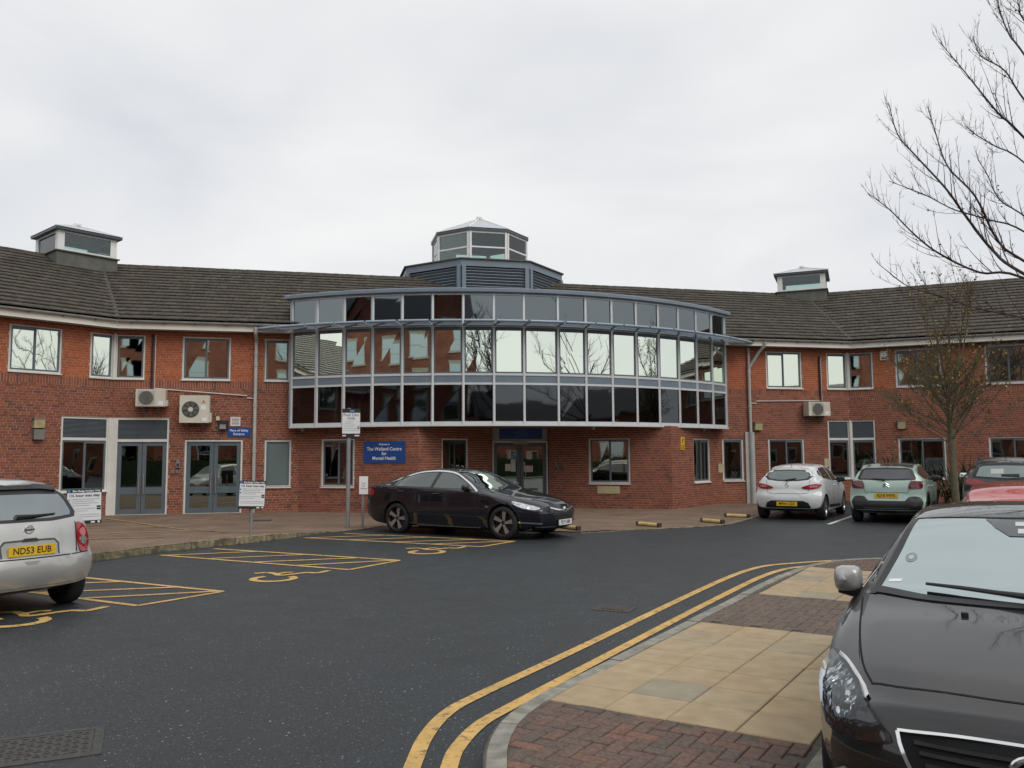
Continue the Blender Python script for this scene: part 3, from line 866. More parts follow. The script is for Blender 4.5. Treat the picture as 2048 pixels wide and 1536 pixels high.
# ---- windows
def window(F, u0, u1, z0, z1, panes, glass, trim=0.045, sill=True, o=-0.055, louvre=None, sash=None, name='window'):
    """pale outer trim, grey sashes, one pane per (fraction from, to)"""
    sash = sash or M_SASH
    m = MB(); t = trim
    m.box(F, u0, u0 + t, o - 0.05, o + 0.03, z0, z1); m.box(F, u1 - t, u1, o - 0.05, o + 0.03, z0, z1)
    m.box(F, u0 + t, u1 - t, o - 0.05, o + 0.029, z1 - t, z1); m.box(F, u0 + t, u1 - t, o - 0.05, o + 0.029, z0, z0 + t)
    w = m.build(name, M_TRIM, bld)
    a, b, c, d = u0 + t, u1 - t, z0 + t, z1 - t
    if louvre:
        m = MB(); m.box(F, a, b, o - 0.05, o + 0.028, louvre - 0.04, louvre + 0.04); m.build('transom', M_TRIM, w)
        n = int((d - louvre - 0.04) / 0.035)
        for i in range(n):
            zc = louvre + 0.045 + (i + 0.5) * (d - louvre - 0.05) / n
            m = MB(); q = F.p
            m.hexa([q(a, o + 0.012, zc - 0.016), q(b, o + 0.012, zc - 0.016), q(b, o - 0.03, zc + 0.006), q(a, o - 0.03, zc + 0.006), q(a, o + 0.016, zc - 0.010), q(b, o + 0.016, zc - 0.010), q(b, o - 0.026, zc + 0.014), q(a, o - 0.026, zc + 0.014)])
            m.build('louvre', M_LOUV, w)
        m = MB(); m.box(F, a, b, o - 0.05, o - 0.032, louvre + 0.04, d); m.build('louvre_back', M_GDARK, w)
        d = louvre - 0.04
    st = 0.05
    for i, (f0, f1, dz) in enumerate(panes):
        p0, p1 = a + (b - a) * f0, a + (b - a) * f1
        oo = o + 0.012 * (i % 2)
        m = MB()
        m.box(F, p0, p0 + st, oo - 0.035, oo, c, d); m.box(F, p1 - st, p1, oo - 0.035, oo, c, d)
        m.box(F, p0 + st, p1 - st, oo - 0.035, oo - 0.001, d - st - dz, d); m.box(F, p0 + st, p1 - st, oo - 0.035, oo - 0.001, c, c + st)
        m.build('sash', sash, w)
        m = MB(); j = [rnd.uniform(-0.003, 0.003) for _ in range(4)]; q = F.p
        x0, x1, y0, y1 = p0 + st - 0.004, p1 - st + 0.004, c + st - 0.004, d - st - dz + 0.004
        m.hexa([q(x0, oo - 0.018 + j[0], y0), q(x1, oo - 0.018 + j[1], y0), q(x1, oo - 0.03, y0), q(x0, oo - 0.03, y0),
                q(x0, oo - 0.018 + j[2], y1), q(x1, oo - 0.018 + j[3], y1), q(x1, oo - 0.03, y1), q(x0, oo - 0.03, y1)])
        m.build('pane', glass, w)
    if sill:
        m = MB(); q = F.p
        m.hexa([q(u0 - 0.02, 0.045, z0 - 0.03), q(u1 + 0.02, 0.045, z0 - 0.03), q(u1 + 0.02, -0.10, z0 - 0.03), q(u0 - 0.02, -0.10, z0 - 0.03), q(u0 - 0.02, 0.045, z0), q(u1 + 0.02, 0.045, z0), q(u1 + 0.02, -0.10, z0 + 0.018), q(u0 - 0.02, -0.10, z0 + 0.018)])
        m.build('sill', M_TRIM, w)
    return w
P2 = [(0, 0.5, 0.05), (0.47, 1, 0)]
P2b = [(0, 0.53, 0), (0.5, 1, 0.03)]
P1 = [(0, 1, 0.03)]
for a in (-5.53, -8.23): window(W_L, a, a + 1.35, 4.10, 5.41, P2, M_GL_UP)
for a in (-5.53, -8.23): window(W_L, a, a + 1.35, 0.81, 2.26, P2b, M_GL_LO)
window(W_L, -2.83, -1.48, 4.10, 5.41, P2, M_GL_UP)
window(W_L, -0.69, -0.03, 4.07, 5.41, P1, M_GL_UP)
window(W_M, -12.39, -11.58, 4.07, 5.41, P1, M_GL_UP)
window(W_M, -10.52, -9.13, 4.07, 5.39, P2, M_GL_UP)
window(W_M, -8.12, -7.37, 4.07, 5.39, P1, M_GL_UP)
window(W_L, -1.40, -0.10, 0.76, 2.90, P2b, M_GL_LO, louvre=2.27)
window(W_M, -8.07, -7.29, 0.80, 2.24, [(0, 1, 0)], M_FROST)
window(W_M, 9.12, 10.54, 4.07, 5.41, P2, M_GL_UP)
window(W_M, 11.57, 12.40, 4.07, 5.41, P1, M_GL_UP)
window(W_R, 0.03, 0.85, 4.07, 5.41, P1, M_GL_UP)
window(W_R, 1.60, 3.06, 4.09, 5.43, P2, M_GL_UP)
window(W_R, 4.43, 5.89, 4.09, 5.43, P2, M_GL_UP)
window(W_R, 7.31, 8.69, 4.09, 5.43, P2, M_GL_UP)
window(W_M, 9.11, 10.52, 0.81, 2.27, P2b, M_GL_LO)
window(W_M, 11.53, 12.40, 0.82, 2.93, P1, M_GL_LO, louvre=2.25)
window(W_R, 0.03, 0.83, 0.82, 2.93, P1, M_GL_LO, louvre=2.25)
window(W_R, 1.58, 3.08, 0.81, 2.26, P2b, M_GL_LO)
window(W_R, 4.41, 5.89, 0.81, 2.26, P2b, M_GL_LO)
window(W_R, 7.31, 8.69, 0.81, 2.26, P2b, M_GL_LO)
window(W_M, 7.32, 8.11, 0.80, 2.27, [(0, 1, 0.02)], M_GL_LO)
window(W_1, 0.80, 1.94, 0.80, 2.26, P2b, M_GL_LO)
window(W_2, 1.05, 2.25, 0.78, 2.26, P2b, M_GL_LO, sash=M_SASH2)
window(W_3, 1.37, 2.72, 0.80, 2.27, P2b, mat_mirror('porch_window', (0.42, 0.40, 0.35), 0.02, 0.1))
window(W_4, 1.68, 2.97, 0.79, 2.26, P2b, M_GL_LO)

# ---- doors
def double_door(F, u0, u1, z0, z1, head, glass, frame_m, rail=True, top=None, handle=True, o=-0.05):
    m = MB(); t = 0.05
    hz = top or z1
    m.box(F, u0, u0 + t, o - 0.06, o + 0.035, z0, hz); m.box(F, u1 - t, u1, o - 0.06, o + 0.035, z0, hz); m.box(F, u0 + t, u1 - t, o - 0.06, o + 0.034, hz - t, hz)
    m.box(F, u0 + t, u1 - t, o - 0.06, o + 0.02, z0, z0 + 0.025)
    d = m.build('door', M_TRIM, bld)
    a, b = u0 + t, u1 - t
    if top:
        m = MB(); m.box(F, a, b, o - 0.05, o + 0.033, z1 - 0.005, z1 + 0.075); m.build('transom', M_TRIM, d)
        n = int((top - t - z1 - 0.08) / 0.035)
        for i in range(n):
            zc = z1 + 0.085 + (i + 0.5) * (top - t - z1 - 0.09) / n; q = F.p
            m = MB(); m.hexa([q(a, o + 0.012, zc - 0.016), q(b, o + 0.012, zc - 0.016), q(b, o - 0.03, zc + 0.006), q(a, o - 0.03, zc + 0.006), q(a, o + 0.016, zc - 0.010), q(b, o + 0.016, zc - 0.010), q(b, o - 0.026, zc + 0.014), q(a, o - 0.026, zc + 0.014)])
            m.build('louvre', M_LOUV, d)
        m = MB(); m.box(F, a, b, o - 0.05, o - 0.032, z1 + 0.075, top - t); m.build('louvre_back', M_GDARK, d)
    else: z1 -= t
    mid = (a + b) / 2
    for s, (p0, p1) in enumerate(((a, mid - 0.004), (mid + 0.004, b))):
        m = MB(); st = 0.115
        zb, zt = z0 + 0.03, z1 - 0.004
        m.box(F, p0 + 0.004, p0 + st, o - 0.045, o, zb, zt); m.box(F, p1 - st, p1 - 0.004, o - 0.045, o, zb, zt)
        m.box(F, p0 + st, p1 - st, o - 0.045, o - 0.001, zt - 0.12, zt); m.box(F, p0 + st, p1 - st, o - 0.045, o - 0.001, zb, zb + 0.15)
        segs = [(zb + 0.15, zt - 0.12)]
        if rail:
            m.box(F, p0 + st, p1 - st, o - 0.045, o - 0.001, z0 + 0.62, z0 + 0.82); segs = [(zb + 0.15, z0 + 0.62), (z0 + 0.82, zt - 0.12)]
        m.build('door_leaf', frame_m, d)
        for c0, c1 in segs:
            m = MB(); m.box(F, p0 + st - 0.003, p1 - st + 0.003, o - 0.034, o - 0.02, c0 - 0.003, c1 + 0.003); m.build('pane', glass, d)
        if handle:
            x = (mid - 0.065) if s == 0 else (mid + 0.065); zh = z0 + 0.62
            m = MB(); m.tube([F.p(x, o + 0.055, zh), F.p(x, o + 0.055, zh + 0.58)], 0.016, 10)
            for zz in (zh + 0.05, zh + 0.53): m.tube([F.p(x, o - 0.002, zz), F.p(x, o + 0.055, zz)], 0.011, 8)
            m.build('handle', M_STEEL, d, True)
    return d
M_GL_DOOR = mat_mirror('door_glass', (0.30, 0.32, 0.29), 0.015, 0.03)
double_door(W_M, -12.31, -10.84, 0.03, 2.20, 0, M_GL_DOOR, M_SASH, top=2.90)
double_door(W_M, -10.38, -8.72, 0.03, 2.25, 0, M_GL_DOOR, M_DOORG)
mb = MB(); mb.box(W_M, -12.42, -12.31, -0.14, 0.0, -0.1, 2.90); mb.build('corner_post', M_TRIM, bld)
mb = MB(); mb.box(W_L, -0.10, 0.0, -0.14, 0.002, -0.1, 2.90); mb.build('corner_post', M_TRIM, bld)
# entrance in the porch
ED = double_door(W_M, -0.91, 0.98, 0.02, 2.20, 0, M_GL_DOOR, M_SASH2, rail=False, handle=False, o=-0.10)
mb = MB()
x = 0.14; mb.tube([W_M.p(x, -0.10, 1.02), W_M.p(x + 0.06, -0.03, 1.02), W_M.p(x + 0.06, -0.03, 1.38)], 0.013, 8); mb.build('handle', M_STEEL, ED, True)
mb = MB(); mb.box(W_M, -0.20, 0.30, -0.098, -0.03, 2.09, 2.17); mb.build('door_sensor', mat('sensor_grey', (0.28, 0.28, 0.26), 0.6), ED)
M_PAPER = mat('notice_paper', (0.55, 0.54, 0.52), 0.8, var=0.05)
M_PINKP = mat('pink_notice', (0.50, 0.40, 0.41), 0.8, var=0.05)
for k, (a, b, c, d, mt) in enumerate(((-0.38, -0.26, 1.62, 1.92, 'P'), (-0.47, -0.29, 1.22, 1.45, 'P'), (-0.28, -0.12, 1.20, 1.60, 'P'), (0.25, 0.45, 1.60, 1.88, 'P'), (0.06, 0.20, 1.19, 1.50, 'P'), (0.20, 0.47, 1.18, 1.39, 'K'))):
    mb = MB(); mb.box(W_M, a, b, -0.134 + 0.016, -0.115 + 0.0005 * k, c, d); mb.build('paper_notice', M_PAPER if mt == 'P' else M_PINKP, ED)

# ---- eaves, roofs
OV = 0.45; ZF0, ZF1 = 5.525, 5.765; ZE = 5.80; RUN = 5.6; TP = 2.79 / 5.6
def bis(c, n1, n2): b = (Vector(n1) + Vector(n2)); b.normalize(); k = b.dot(Vector(n1)); return b, k
nM, nL, nR = W_M.n, W_L.n, W_R.n
t18 = math.tan(R(18))
# fascia runs in each wall's own frame: at out-distance OV the mitres sit at u = -/+ OV*tan18
eav = [('L', W_L, -9.1, -OV * t18, None, 1), ('M', W_M, -12.42 + OV * t18, 12.43 - OV * t18, -1, 1), ('R', W_R, OV * t18, 12.0, -1, None)]
for nm, F, a, b, ma, mbb in eav:
    m = MB(); m.box(F, a, b, OV - 0.025, OV, ZF0, ZF1); m.build('fascia', M_FASC, bld)
    m = MB(); q = F.p
    ai = a - OV * t18 if ma else a; bi = b + OV * t18 if mbb else b
    m.poly([q(ai, -0.02, ZF0 + 0.012), q(bi, -0.02, ZF0 + 0.012), q(b, OV - 0.025, ZF0 + 0.012), q(a, OV - 0.025, ZF0 + 0.012)]); m.build('soffit', M_SOFF, bld)
    # gutter
    m = MB(); g = 0.062; go = OV + g + 0.004; zg = ZF1 - 0.005
    ag = a - 0.062 * t18 if False else (a - (-g) * t18 if ma else a); bg = b - g * t18 if mbb else b
    prof = [(go + g * math.cos(R(t)), zg + g * math.sin(R(t))) for t in range(180, 361, 20)]
    prof += [(go + (g - 0.006) * math.cos(R(t)), zg + (g - 0.006) * math.sin(R(t))) for t in range(360, 179, -20)]
    n = len(prof); base = len(m.v)
    for x in (ag, bg): m.v += [q(x, o, z) for o, z in prof]
    m.f += [(i, (i + 1) % n, n + (i + 1) % n, n + i) for i in range(n)]
    m.build('gutter', M_GUT, bld, True)
    k = a + 0.4
    while k < b:
        m = MB(); m.box(F, k - 0.02, k + 0.02, OV, go + g * 0.3, zg - g - 0.018, zg - g + 0.006); m.box(F, k - 0.018, k + 0.018, OV - 0.001, OV + 0.02, zg - g - 0.01, zg + 0.03)
        m.build('gutter_bracket', M_GUTD, bld); k += 0.88
    # roof slope: v measured in plan from the tile edge (o = OV + .05) inwards
    def RP(u, v, h=0.0, F=F): return F.p(u, OV + 0.05 - v, ZE + v * TP + h)
    umin = (lambda v, a=a: a - (v - 0.05) * t18) if ma else (lambda v, a=a: a)
    umax = (lambda v, b=b: b + (v - 0.05) * t18) if mbb else (lambda v, b=b: b)
    m = MB(); m.poly([RP(umin(0), 0, -0.03), RP(umax(0), 0, -0.03), RP(umax(RUN), RUN, -0.03), RP(umin(RUN), RUN, -0.03)])
    Fb = lambda u: F.p(u, OV - RUN * 2 - 0.1, ZE)
    m.poly([RP(umin(RUN), RUN, -0.03), RP(umax(RUN), RUN, -0.03), F.p(umax(RUN) - (1.5 if mbb else 0), OV + 0.05 - 2 * RUN, ZE), F.p(umin(RUN) + (1.5 if ma else 0), OV + 0.05 - 2 * RUN, ZE)])
    roof = m.build('roof', M_UNDER, bld)
    rows = 17; dv = RUN / rows; tw = 0.33
    mb = MB(); ones = []
    for r_ in range(rows):
        v0, v1 = r_ * dv - 0.02, (r_ + 1) * dv + 0.03
        lo_, hi_ = min(umin(v0), umin(v1)), max(umax(v0), umax(v1))
        k = math.floor(lo_ / tw)
        sag = 0.0
        while k * tw < hi_:
            u0_, u1_ = k * tw + (tw / 2 if r_ % 2 else 0), (k + 1) * tw + (tw / 2 if r_ % 2 else 0); k += 1
            def cl(u, v): return min(max(u, umin(v)), umax(v))
            c = [cl(u0_ + 0.004, v0), cl(u1_ - 0.004, v0), cl(u1_ - 0.004, v1), cl(u0_ + 0.004, v1)]
            if c[1] - c[0] < 0.02 and c[2] - c[3] < 0.02: continue
            j = rnd.uniform(-0.004, 0.004); j2 = rnd.uniform(-0.004, 0.004)
            hb = 0.066
            pts = [RP(c[0], v0 + j2, hb + j - 0.03), RP(c[1], v0 + j2, hb + j * 0.4 - 0.03), RP(c[2], v1, -0.012), RP(c[3], v1, -0.012), RP(c[0], v0 + j2, hb + j), RP(c[1], v0 + j2, hb + j * 0.4), RP(c[2], v1, 0.012), RP(c[3], v1, 0.012)]
            if nm == 'L' and len(ones) < 300 and -4.2 < u0_ < 0.5 and abs(c[1] - c[0] - tw + 0.008) < 1e-6 and abs(c[2] - c[3] - tw + 0.008) < 1e-6:
                ones.append(pts); continue
            mb.hexa(pts)
    mb.build('tile_courses', M_TILE, roof, kind='stuff')
    for pts in ones:
        m = MB(); m.hexa(pts); m.build('roof_tile', M_TILE, roof)
    # ridge tiles
    k = umin(RUN)
    while k < umax(RUN) - 0.2:
        m = MB(); pts = [F.p(k + 0.004, OV + 0.05 - RUN, ZE + RUN * TP - 0.03), F.p(min(k + 0.45, umax(RUN)), OV + 0.05 - RUN, ZE + RUN * TP - 0.03 + rnd.uniform(-0.006, 0.006))]
        m.tube(pts, [0.115, 0.108], 8); m.build('ridge_tile', M_TILE, roof, True); k += 0.45
    # valley strip
    if nm == 'M':
        for s in (0, 1):
            um = umin if s == 0 else umax; m = MB()
            for i in range(14):
                v0, v1 = i * RUN / 14, (i + 1) * RUN / 14 - 0.03
                d = 0.055
                m.hexa([RP(um(v0) - d, v0, 0.0), RP(um(v0) + d, v0, 0.0), RP(um(v1) + d, v1, 0.0), RP(um(v1) - d, v1, 0.0),
                        RP(um(v0) - d, v0, 0.055), RP(um(v0) + d, v0, 0.055), RP(um(v1) + d, v1, 0.05), RP(um(v1) - d, v1, 0.05)])
            m.build('valley_mortar', mat('valley_mortar', (0.075, 0.07, 0.062), 0.9, var=0.35, scale=6), roof)

# ---- the next facet of the left wing, seen mirrored in the bay
px_, py_, _ = W_L.p(-9.05, 0, 0)
W_LL = Fr(px_, py_, AL + 72)
M_WING = mat_blocks('wing_brickwork', (0.27, 0.09, 0.06), (0.22, 0.075, 0.05), (0.32, 0.24, 0.18), 2.2, (R(90), 0, R(90)))
mb = MB(); mb.box(W_LL, -16, 0, -3.0, 0, -0.2, 5.53); mb.build('wall', M_WING, bld)
mb = MB(); mb.box(W_LL, -16, 0, OV - 0.025, OV, ZF0, ZF1); mb.build('fascia', M_FASC, bld)
mb = MB(); mb.tube([W_LL.p(-16, OV + 0.066, ZF1), W_LL.p(0, OV + 0.066, ZF1)], 0.055, 8); mb.build('gutter', M_GUT, bld, True)
mb = MB(); q = W_LL.p; rows = 17
for i in range(rows):
    v0, v1 = i * RUN / rows, (i + 1) * RUN / rows
    mb.hexa([q(-16, OV + 0.05 - v0, ZE + v0 * TP + 0.03), q(v0 * t18, OV + 0.05 - v0, ZE + v0 * TP + 0.03), q(v1 * t18, OV + 0.05 - v1, ZE + v1 * TP), q(-16, OV + 0.05 - v1, ZE + v1 * TP), q(-16, OV + 0.05 - v0, ZE + v0 * TP + 0.07), q(v0 * t18, OV + 0.05 - v0, ZE + v0 * TP + 0.07), q(v1 * t18, OV + 0.05 - v1, ZE + v1 * TP + 0.02), q(-16, OV + 0.05 - v1, ZE + v1 * TP + 0.02)])
mb.build('roof', M_TILE, bld, kind='stuff')
for u in (-2.6, -5.6, -8.6, -11.6):
    window(W_LL, u, u + 1.35, 4.1, 5.41, P2, M_GL_UP, o=0.06); window(W_LL, u, u + 1.35, 0.81, 2.26, P2b, M_GL_LO, o=0.06)

# ---- downpipes
def downpipe(pts, r=0.052, collars=()):
    m = MB(); m.tube(pts, r, 12)
    for p in collars: m.tube([(p[0], p[1], p[2] - 0.04), (p[0], p[1], p[2] + 0.04)], r + 0.012, 12)
    return m.build('downpipe', M_PIPE, bld, 50)
s = -8.375
downpipe([W_M.p(s, OV + 0.066, 5.66), W_M.p(s, OV + 0.066, 5.50), W_M.p(s, 0.10, 5.30), W_M.p(s, 0.085, 5.22), W_M.p(s, 0.085, 0.02)], 0.055, [W_M.p(s, 0.085, 4.9), W_M.p(s, 0.085, 4.55), W_M.p(s, 0.085, 3.3), W_M.p(s, 0.085, 1.9)])
s = 8.375
downpipe([W_M.p(s + 0.42, OV + 0.066, 5.66), W_M.p(s + 0.42, OV + 0.05, 5.52), W_M.p(s + 0.36, 0.30, 5.40), W_M.p(s + 0.02, 0.085, 4.80), W_M.p(s, 0.085, 4.70), W_M.p(s, 0.085, 2.4)], 0.055, [W_M.p(s, 0.085, 4.62), W_M.p(s, 0.085, 4.35), W_M.p(s, 0.085, 3.4)])
downpipe([W_M.p(s, 0.085, 5.5), W_M.p(s, 0.085, 4.66)], 0.045)
mb = MB()
mb.tube([W_M.p(s + 0.03, 0.085, 2.50), W_M.p(s + 0.03, 0.085, -0.1)], 0.10, 14); mb.box(W_M, s - 0.20, s - 0.06, 0.0, 0.06, -0.1, 2.50)
mb.build('pipe_guard', M_PIPE, bld, 50)

# ---- the curved glass bay
BR_ = 12.43; BQ = 2.77 - 12.43
wu = 71.94 / 17.17
phi = [-35.97]
for i in range(17): phi.append(phi[-1] + wu * (1.17 if i == 8 else 1.0))
def bnode(p, r=BR_): return loc(r * math.sin(R(p)), BQ + r * math.cos(R(p)))
def bpanel(p0, p1, r=BR_):
    a, b = Vector(bnode(p0, r)), Vector(bnode(p1, r)); d = b - a
    return Fr(a.x, a.y, math.degrees(math.atan2(d.y, d.x))), d.length
mb = MB(); pts = [bnode(p) for p in phi]
mb.poly([(x, y, 2.615) for x, y in pts] + [(*loc(7.3, -0.3), 2.615), (*loc(-7.3, -0.3), 2.615)])
bay = mb.build('glass_bay', mat('bay_soffit', (0.16, 0.155, 0.15), 0.8), bld)
ZT = [(2.64, 2.73), (3.815, 3.875), (4.09, 4.155), (5.54, 5.60), (6.505, 6.56)]
for i in range(17):
    F, L = bpanel(phi[i], phi[i + 1])
    a, b = 0.032, L - 0.032
    for z0, z1 in ZT:
        m = MB(); m.box(F, a, b, -0.06, 0.012, z0, z1); m.build('transom', M_MULL, bay)
    def pane(z0, z1, mt, name='pane', o=-0.02):
        m = MB(); q = F.p; j = [rnd.uniform(-0.004, 0.004) for _ in range(4)]
        m.hexa([q(a, o + j[0], z0), q(b, o + j[1], z0), q(b, o - 0.02, z0), q(a, o - 0.02, z0), q(a, o + j[2], z1), q(b, o + j[3], z1), q(b, o - 0.02, z1), q(a, o - 0.02, z1)])
        m.build(name, mt, bay)
    pane(2.73, 3.815, M_GL_DKL); pane(5.60, 6.505, M_GL_DK)
    m = MB(); m.box(F, a, b, -0.04, -0.008, 3.875, 4.09); m.build('spandrel_panel', M_BLUEG, bay)
    st = 0.048
    m = MB(); m.box(F, a, a + st, -0.05, -0.004, 4.155, 5.54); m.box(F, b - st, b, -0.05, -0.004, 4.155, 5.54)
    m.box(F, a + st, b - st, -0.05, -0.005, 4.155, 4.155 + st); m.box(F, a + st, b - st, -0.05, -0.005, 5.54 - 0.10, 5.54); m.build('sash', M_SASH, bay)
    a, b = a + st - 0.003, b - st + 0.003
    pane(4.155 + st - 0.003, 5.443, M_GL_BAY)
for i, p in enumerate(phi):
    x, y = bnode(p); F = Fr(x, y, AL + p)
    F = Fr(x, y, AL - p)
    m = MB(); m.box(F, -0.032, 0.032, -0.07, 0.03, 2.64, 6.56); m.build('mullion', M_MULL, bay)
# bottom trim and parapet, swept round the curve
def sweep(prof, p0, p1, name, mt, n=34, sm=True):
    m = MB(); k = len(prof)
    for i in range(n + 1):
        p = p0 + (p1 - p0) * i / n
        for o, z in prof: x, y = bnode(p, BR_ + o); m.v.append((x, y, z))
    for i in range(n):
        for j in range(k):
            a = i * k + j; b = i * k + (j + 1) % k; m.f.append((a, b, b + k, a + k))
    m.f.append(tuple(range(k))); m.f.append(tuple(n * k + j for j in reversed(range(k))))
    return m.build(name, mt, bay, 30)
sweep([(-0.10, 2.59), (0.05, 2.59), (0.05, 2.638), (-0.10, 2.638)], -36.1, 36.1, 'bottom_trim', M_MULL)
sweep([(-0.5, 6.562), (0.10, 6.562), (0.155, 6.58), (0.155, 6.675), (0.12, 6.70), (-0.5, 6.70)], -36.9, 36.9, 'parapet', M_BLUEG)
mb = MB(); pts = [bnode(-36.9 + 73.8 * i / 30, BR_ - 0.2) for i in range(31)]
mb.poly([(x, y, 6.66) for x, y in pts] + [(*loc(7.4, -1.6), 6.66), (*loc(-7.4, -1.6), 6.66)]); mb.build('flat_roof', M_LEAD, bay)
for s in (-1, 1):
    x = s * 7.30; mb = MB()
    a, b = loc(x, 0.42), loc(x - s * 0.0, -1.7); a2, b2 = loc(x + s * 0.05, 0.42), loc(x + s * 0.05, -1.7)
    mb.hexa([(*a, 2.6), (*b, 2.6), (*b2, 2.6), (*a2, 2.6), (*a, 6.6), (*b, 6.6), (*b2, 6.6), (*a2, 6.6)])
    mb.build('side_panel', M_BLUEG, bay)

# ---- sun shade (rows of blades on brackets round the bay)
shade_p = [phi[0] - wu] + phi + [phi[-1] + wu]
x, y = bnode(0)
shd = MB(); shd.tube([(*bnode(shade_p[0] + (shade_p[-1] - shade_p[0]) * i / 60, BR_ + 0.02), 5.60) for i in range(3, 58)], 0.018, 6)
shade = shd.build('sun_shade', M_BLUEG2, bld, True)
for i in range(len(shade_p) - 1):
    F, L = bpanel(shade_p[i], shade_p[i + 1])
    for k in range(6):
        o = 0.10 + 0.095 * k; m = MB(); q = F.p; ex = o / BR_ * L / 2
        a, b = -ex + 0.02, L + ex - 0.02
        m.hexa([q(a, o + 0.05, 5.600), q(b, o + 0.05, 5.600), q(b, o - 0.02, 5.630), q(a, o - 0.02, 5.630), q(a, o + 0.055, 5.610), q(b, o + 0.055, 5.610), q(b, o - 0.015, 5.640), q(a, o - 0.015, 5.640)])
        m.build('slat', M_BLUEG2, shade)
    m = MB(); ex = 0.68 / BR_ * L / 2
    m.tube([F.p(-ex + 0.03, 0.68, 5.625), F.p(L + ex - 0.03, 0.68, 5.625)], 0.042, 10); m.build('edge_tube', M_BLUEG2, shade, True)
for p in shade_p:
    x, y = bnode(p); F = Fr(x, y, AL - p)
    m = MB(); m.box(F, -0.022, 0.022, 0.02, 0.72, 5.585, 5.645); m.tube([F.p(-0.03, 0.68, 5.625), F.p(0.03, 0.68, 5.625)], 0.052, 10); m.build('bracket', M_BLUEG, shade)

# ---- octagonal louvred drum and lantern over the middle
def octo(r_ap, s=0.0, q=-6.78, n=8):
    rr = r_ap / math.cos(math.pi / n)
    return [loc(s + rr * math.sin(2 * math.pi * (k + 0.5) / n), q + rr * math.cos(2 * math.pi * (k + 0.5) / n)) for k in range(n)]
def ring_faces(r_ap, **kw):
    P = octo(r_ap, **kw); n = len(P)
    for k in range(n):
        b, a = Vector(P[k]), Vector(P[(k + 1) % n]); d = b - a
        yield Fr(a.x, a.y, math.degrees(math.atan2(d.y, d.x))), d.length
    return
def fan(P, z0, z1, m):
    n = len(P); m.add([(x, y, z0) for x, y in P] + [(x, y, z1) for x, y in P], [tuple(range(n)), tuple(range(2 * n - 1, n - 1, -1))] + [(k, (k + 1) % n, n + (k + 1) % n, n + k) for k in range(n)])
mb = MB(); fan(octo(2.98), 7.2, 9.0, mb); drum = mb.build('louvred_drum', M_GDARK, bld)
for F, L in ring_faces(3.08):
    m = MB(); m.box(F, -0.02, 0.13, -0.16, 0.012, 7.3, 8.86); m.build('corner_post', M_BLUEG, drum)
    m = MB(); m.box(F, L - 0.13, L + 0.02, -0.16, 0.011, 7.3, 8.86); m.build('corner_post', M_BLUEG, drum)
    z = 7.62; q = F.p
    while z < 8.82:
        m = MB(); m.hexa([q(0.13, 0.0, z - 0.055), q(L - 0.13, 0.0, z - 0.055), q(L - 0.13, -0.075, z + 0.02), q(0.13, -0.075, z + 0.02), q(0.13, 0.012, z - 0.035), q(L - 0.13, 0.012, z - 0.035), q(L - 0.13, -0.063, z + 0.04), q(0.13, -0.063, z + 0.04)])
        m.build('louvre', M_BLUEG, drum); z += 0.115
    m = MB(); m.box(F, -0.055, L + 0.055, -0.10, 0.13, 8.86, 9.12); m.build('rim', M_BLUEG, drum)
mb = MB(); fan(octo(3.26), 9.12, 9.16, mb); mb.build('drum_cap', M_LEAD, drum)

def lantern(faces, poly, eave_poly, apex, zb, zt, ze, mid, pw, name='roof_lantern'):
    cx = sum(p[0] for p in poly) / len(poly); cy = sum(p[1] for p in poly) / len(poly)
    m = MB()
    inn = [(cx + (x - cx) * 0.95, cy + (y - cy) * 0.95) for x, y in poly]; n = len(poly)
    m.add([(x, y, zb) for x, y in poly] + [(x, y, zb + 0.07) for x, y in poly] + [(x, y, zb + 0.07) for x, y in inn] + [(x, y, zb) for x, y in inn],
          [(r * n + k, r * n + (k + 1) % n, ((r + 1) % 4) * n + (k + 1) % n, ((r + 1) % 4) * n + k) for r in range(4) for k in range(n)])
    ln = m.build(name, M_LFRAME, bld)
    for F, L in faces:
        m = MB(); m.box(F, pw, L - pw, -0.06, 0.0, zt - 0.07, zt); m.build('head_rail', M_LFRAME, ln)
        m = MB(); m.box(F, -0.01, pw, -0.075, 0.012, zb, zt); m.build('post', M_LFRAME, ln)
        m = MB(); m.box(F, L - pw, L + 0.01, -0.075, 0.0115, zb, zt); m.build('post', M_LFRAME, ln)
        if mid:
            m = MB(); m.box(F, pw, L - pw, -0.055, 0.004, mid - 0.03, mid + 0.03); m.build('transom', M_LFRAME, ln)
        for z0, z1 in ([(zb + 0.07, mid - 0.03), (mid + 0.03, zt - 0.07)] if mid else [(zb + 0.07, zt - 0.07)]):
            m = MB(); m.box(F, pw, L - pw, -0.04, -0.03, z0, z1); m.build('pane', M_LGLASS, ln)
    n = len(eave_poly)
    m = MB(); fan(eave_poly, zt, ze, m); m.build('eaves', M_SASH2, ln)
    for k in range(n):
        a, b = eave_poly[k], eave_poly[(k + 1) % n]
        m = MB(); m.poly([(*a, ze + 0.004), (*b, ze + 0.004), apex]); m.poly([(*a, ze + 0.03), (*b, ze + 0.03), (apex[0], apex[1], apex[2] + 0.03)]); m.build('roof_pane', M_LROOF, ln)
        m = MB(); m.tube([(*a, ze + 0.03), (apex[0], apex[1], apex[2] + 0.03)], 0.03, 6); m.build('glazing_bar', M_LFRAME, ln)
    m = MB(); m.lathe(Matrix.Translation((apex[0], apex[1], apex[2])), [(0.13, 0.0), (0.13, 0.07), (0.05, 0.11)], 10); m.build('finial', M_LFRAME, ln)
    return ln
c8 = loc(0, -6.78)
lantern(list(ring_faces(1.81)), octo(1.81), octo(1.92), (*c8, 11.62), 9.16, 10.60, 10.70, 9.96, 0.075)
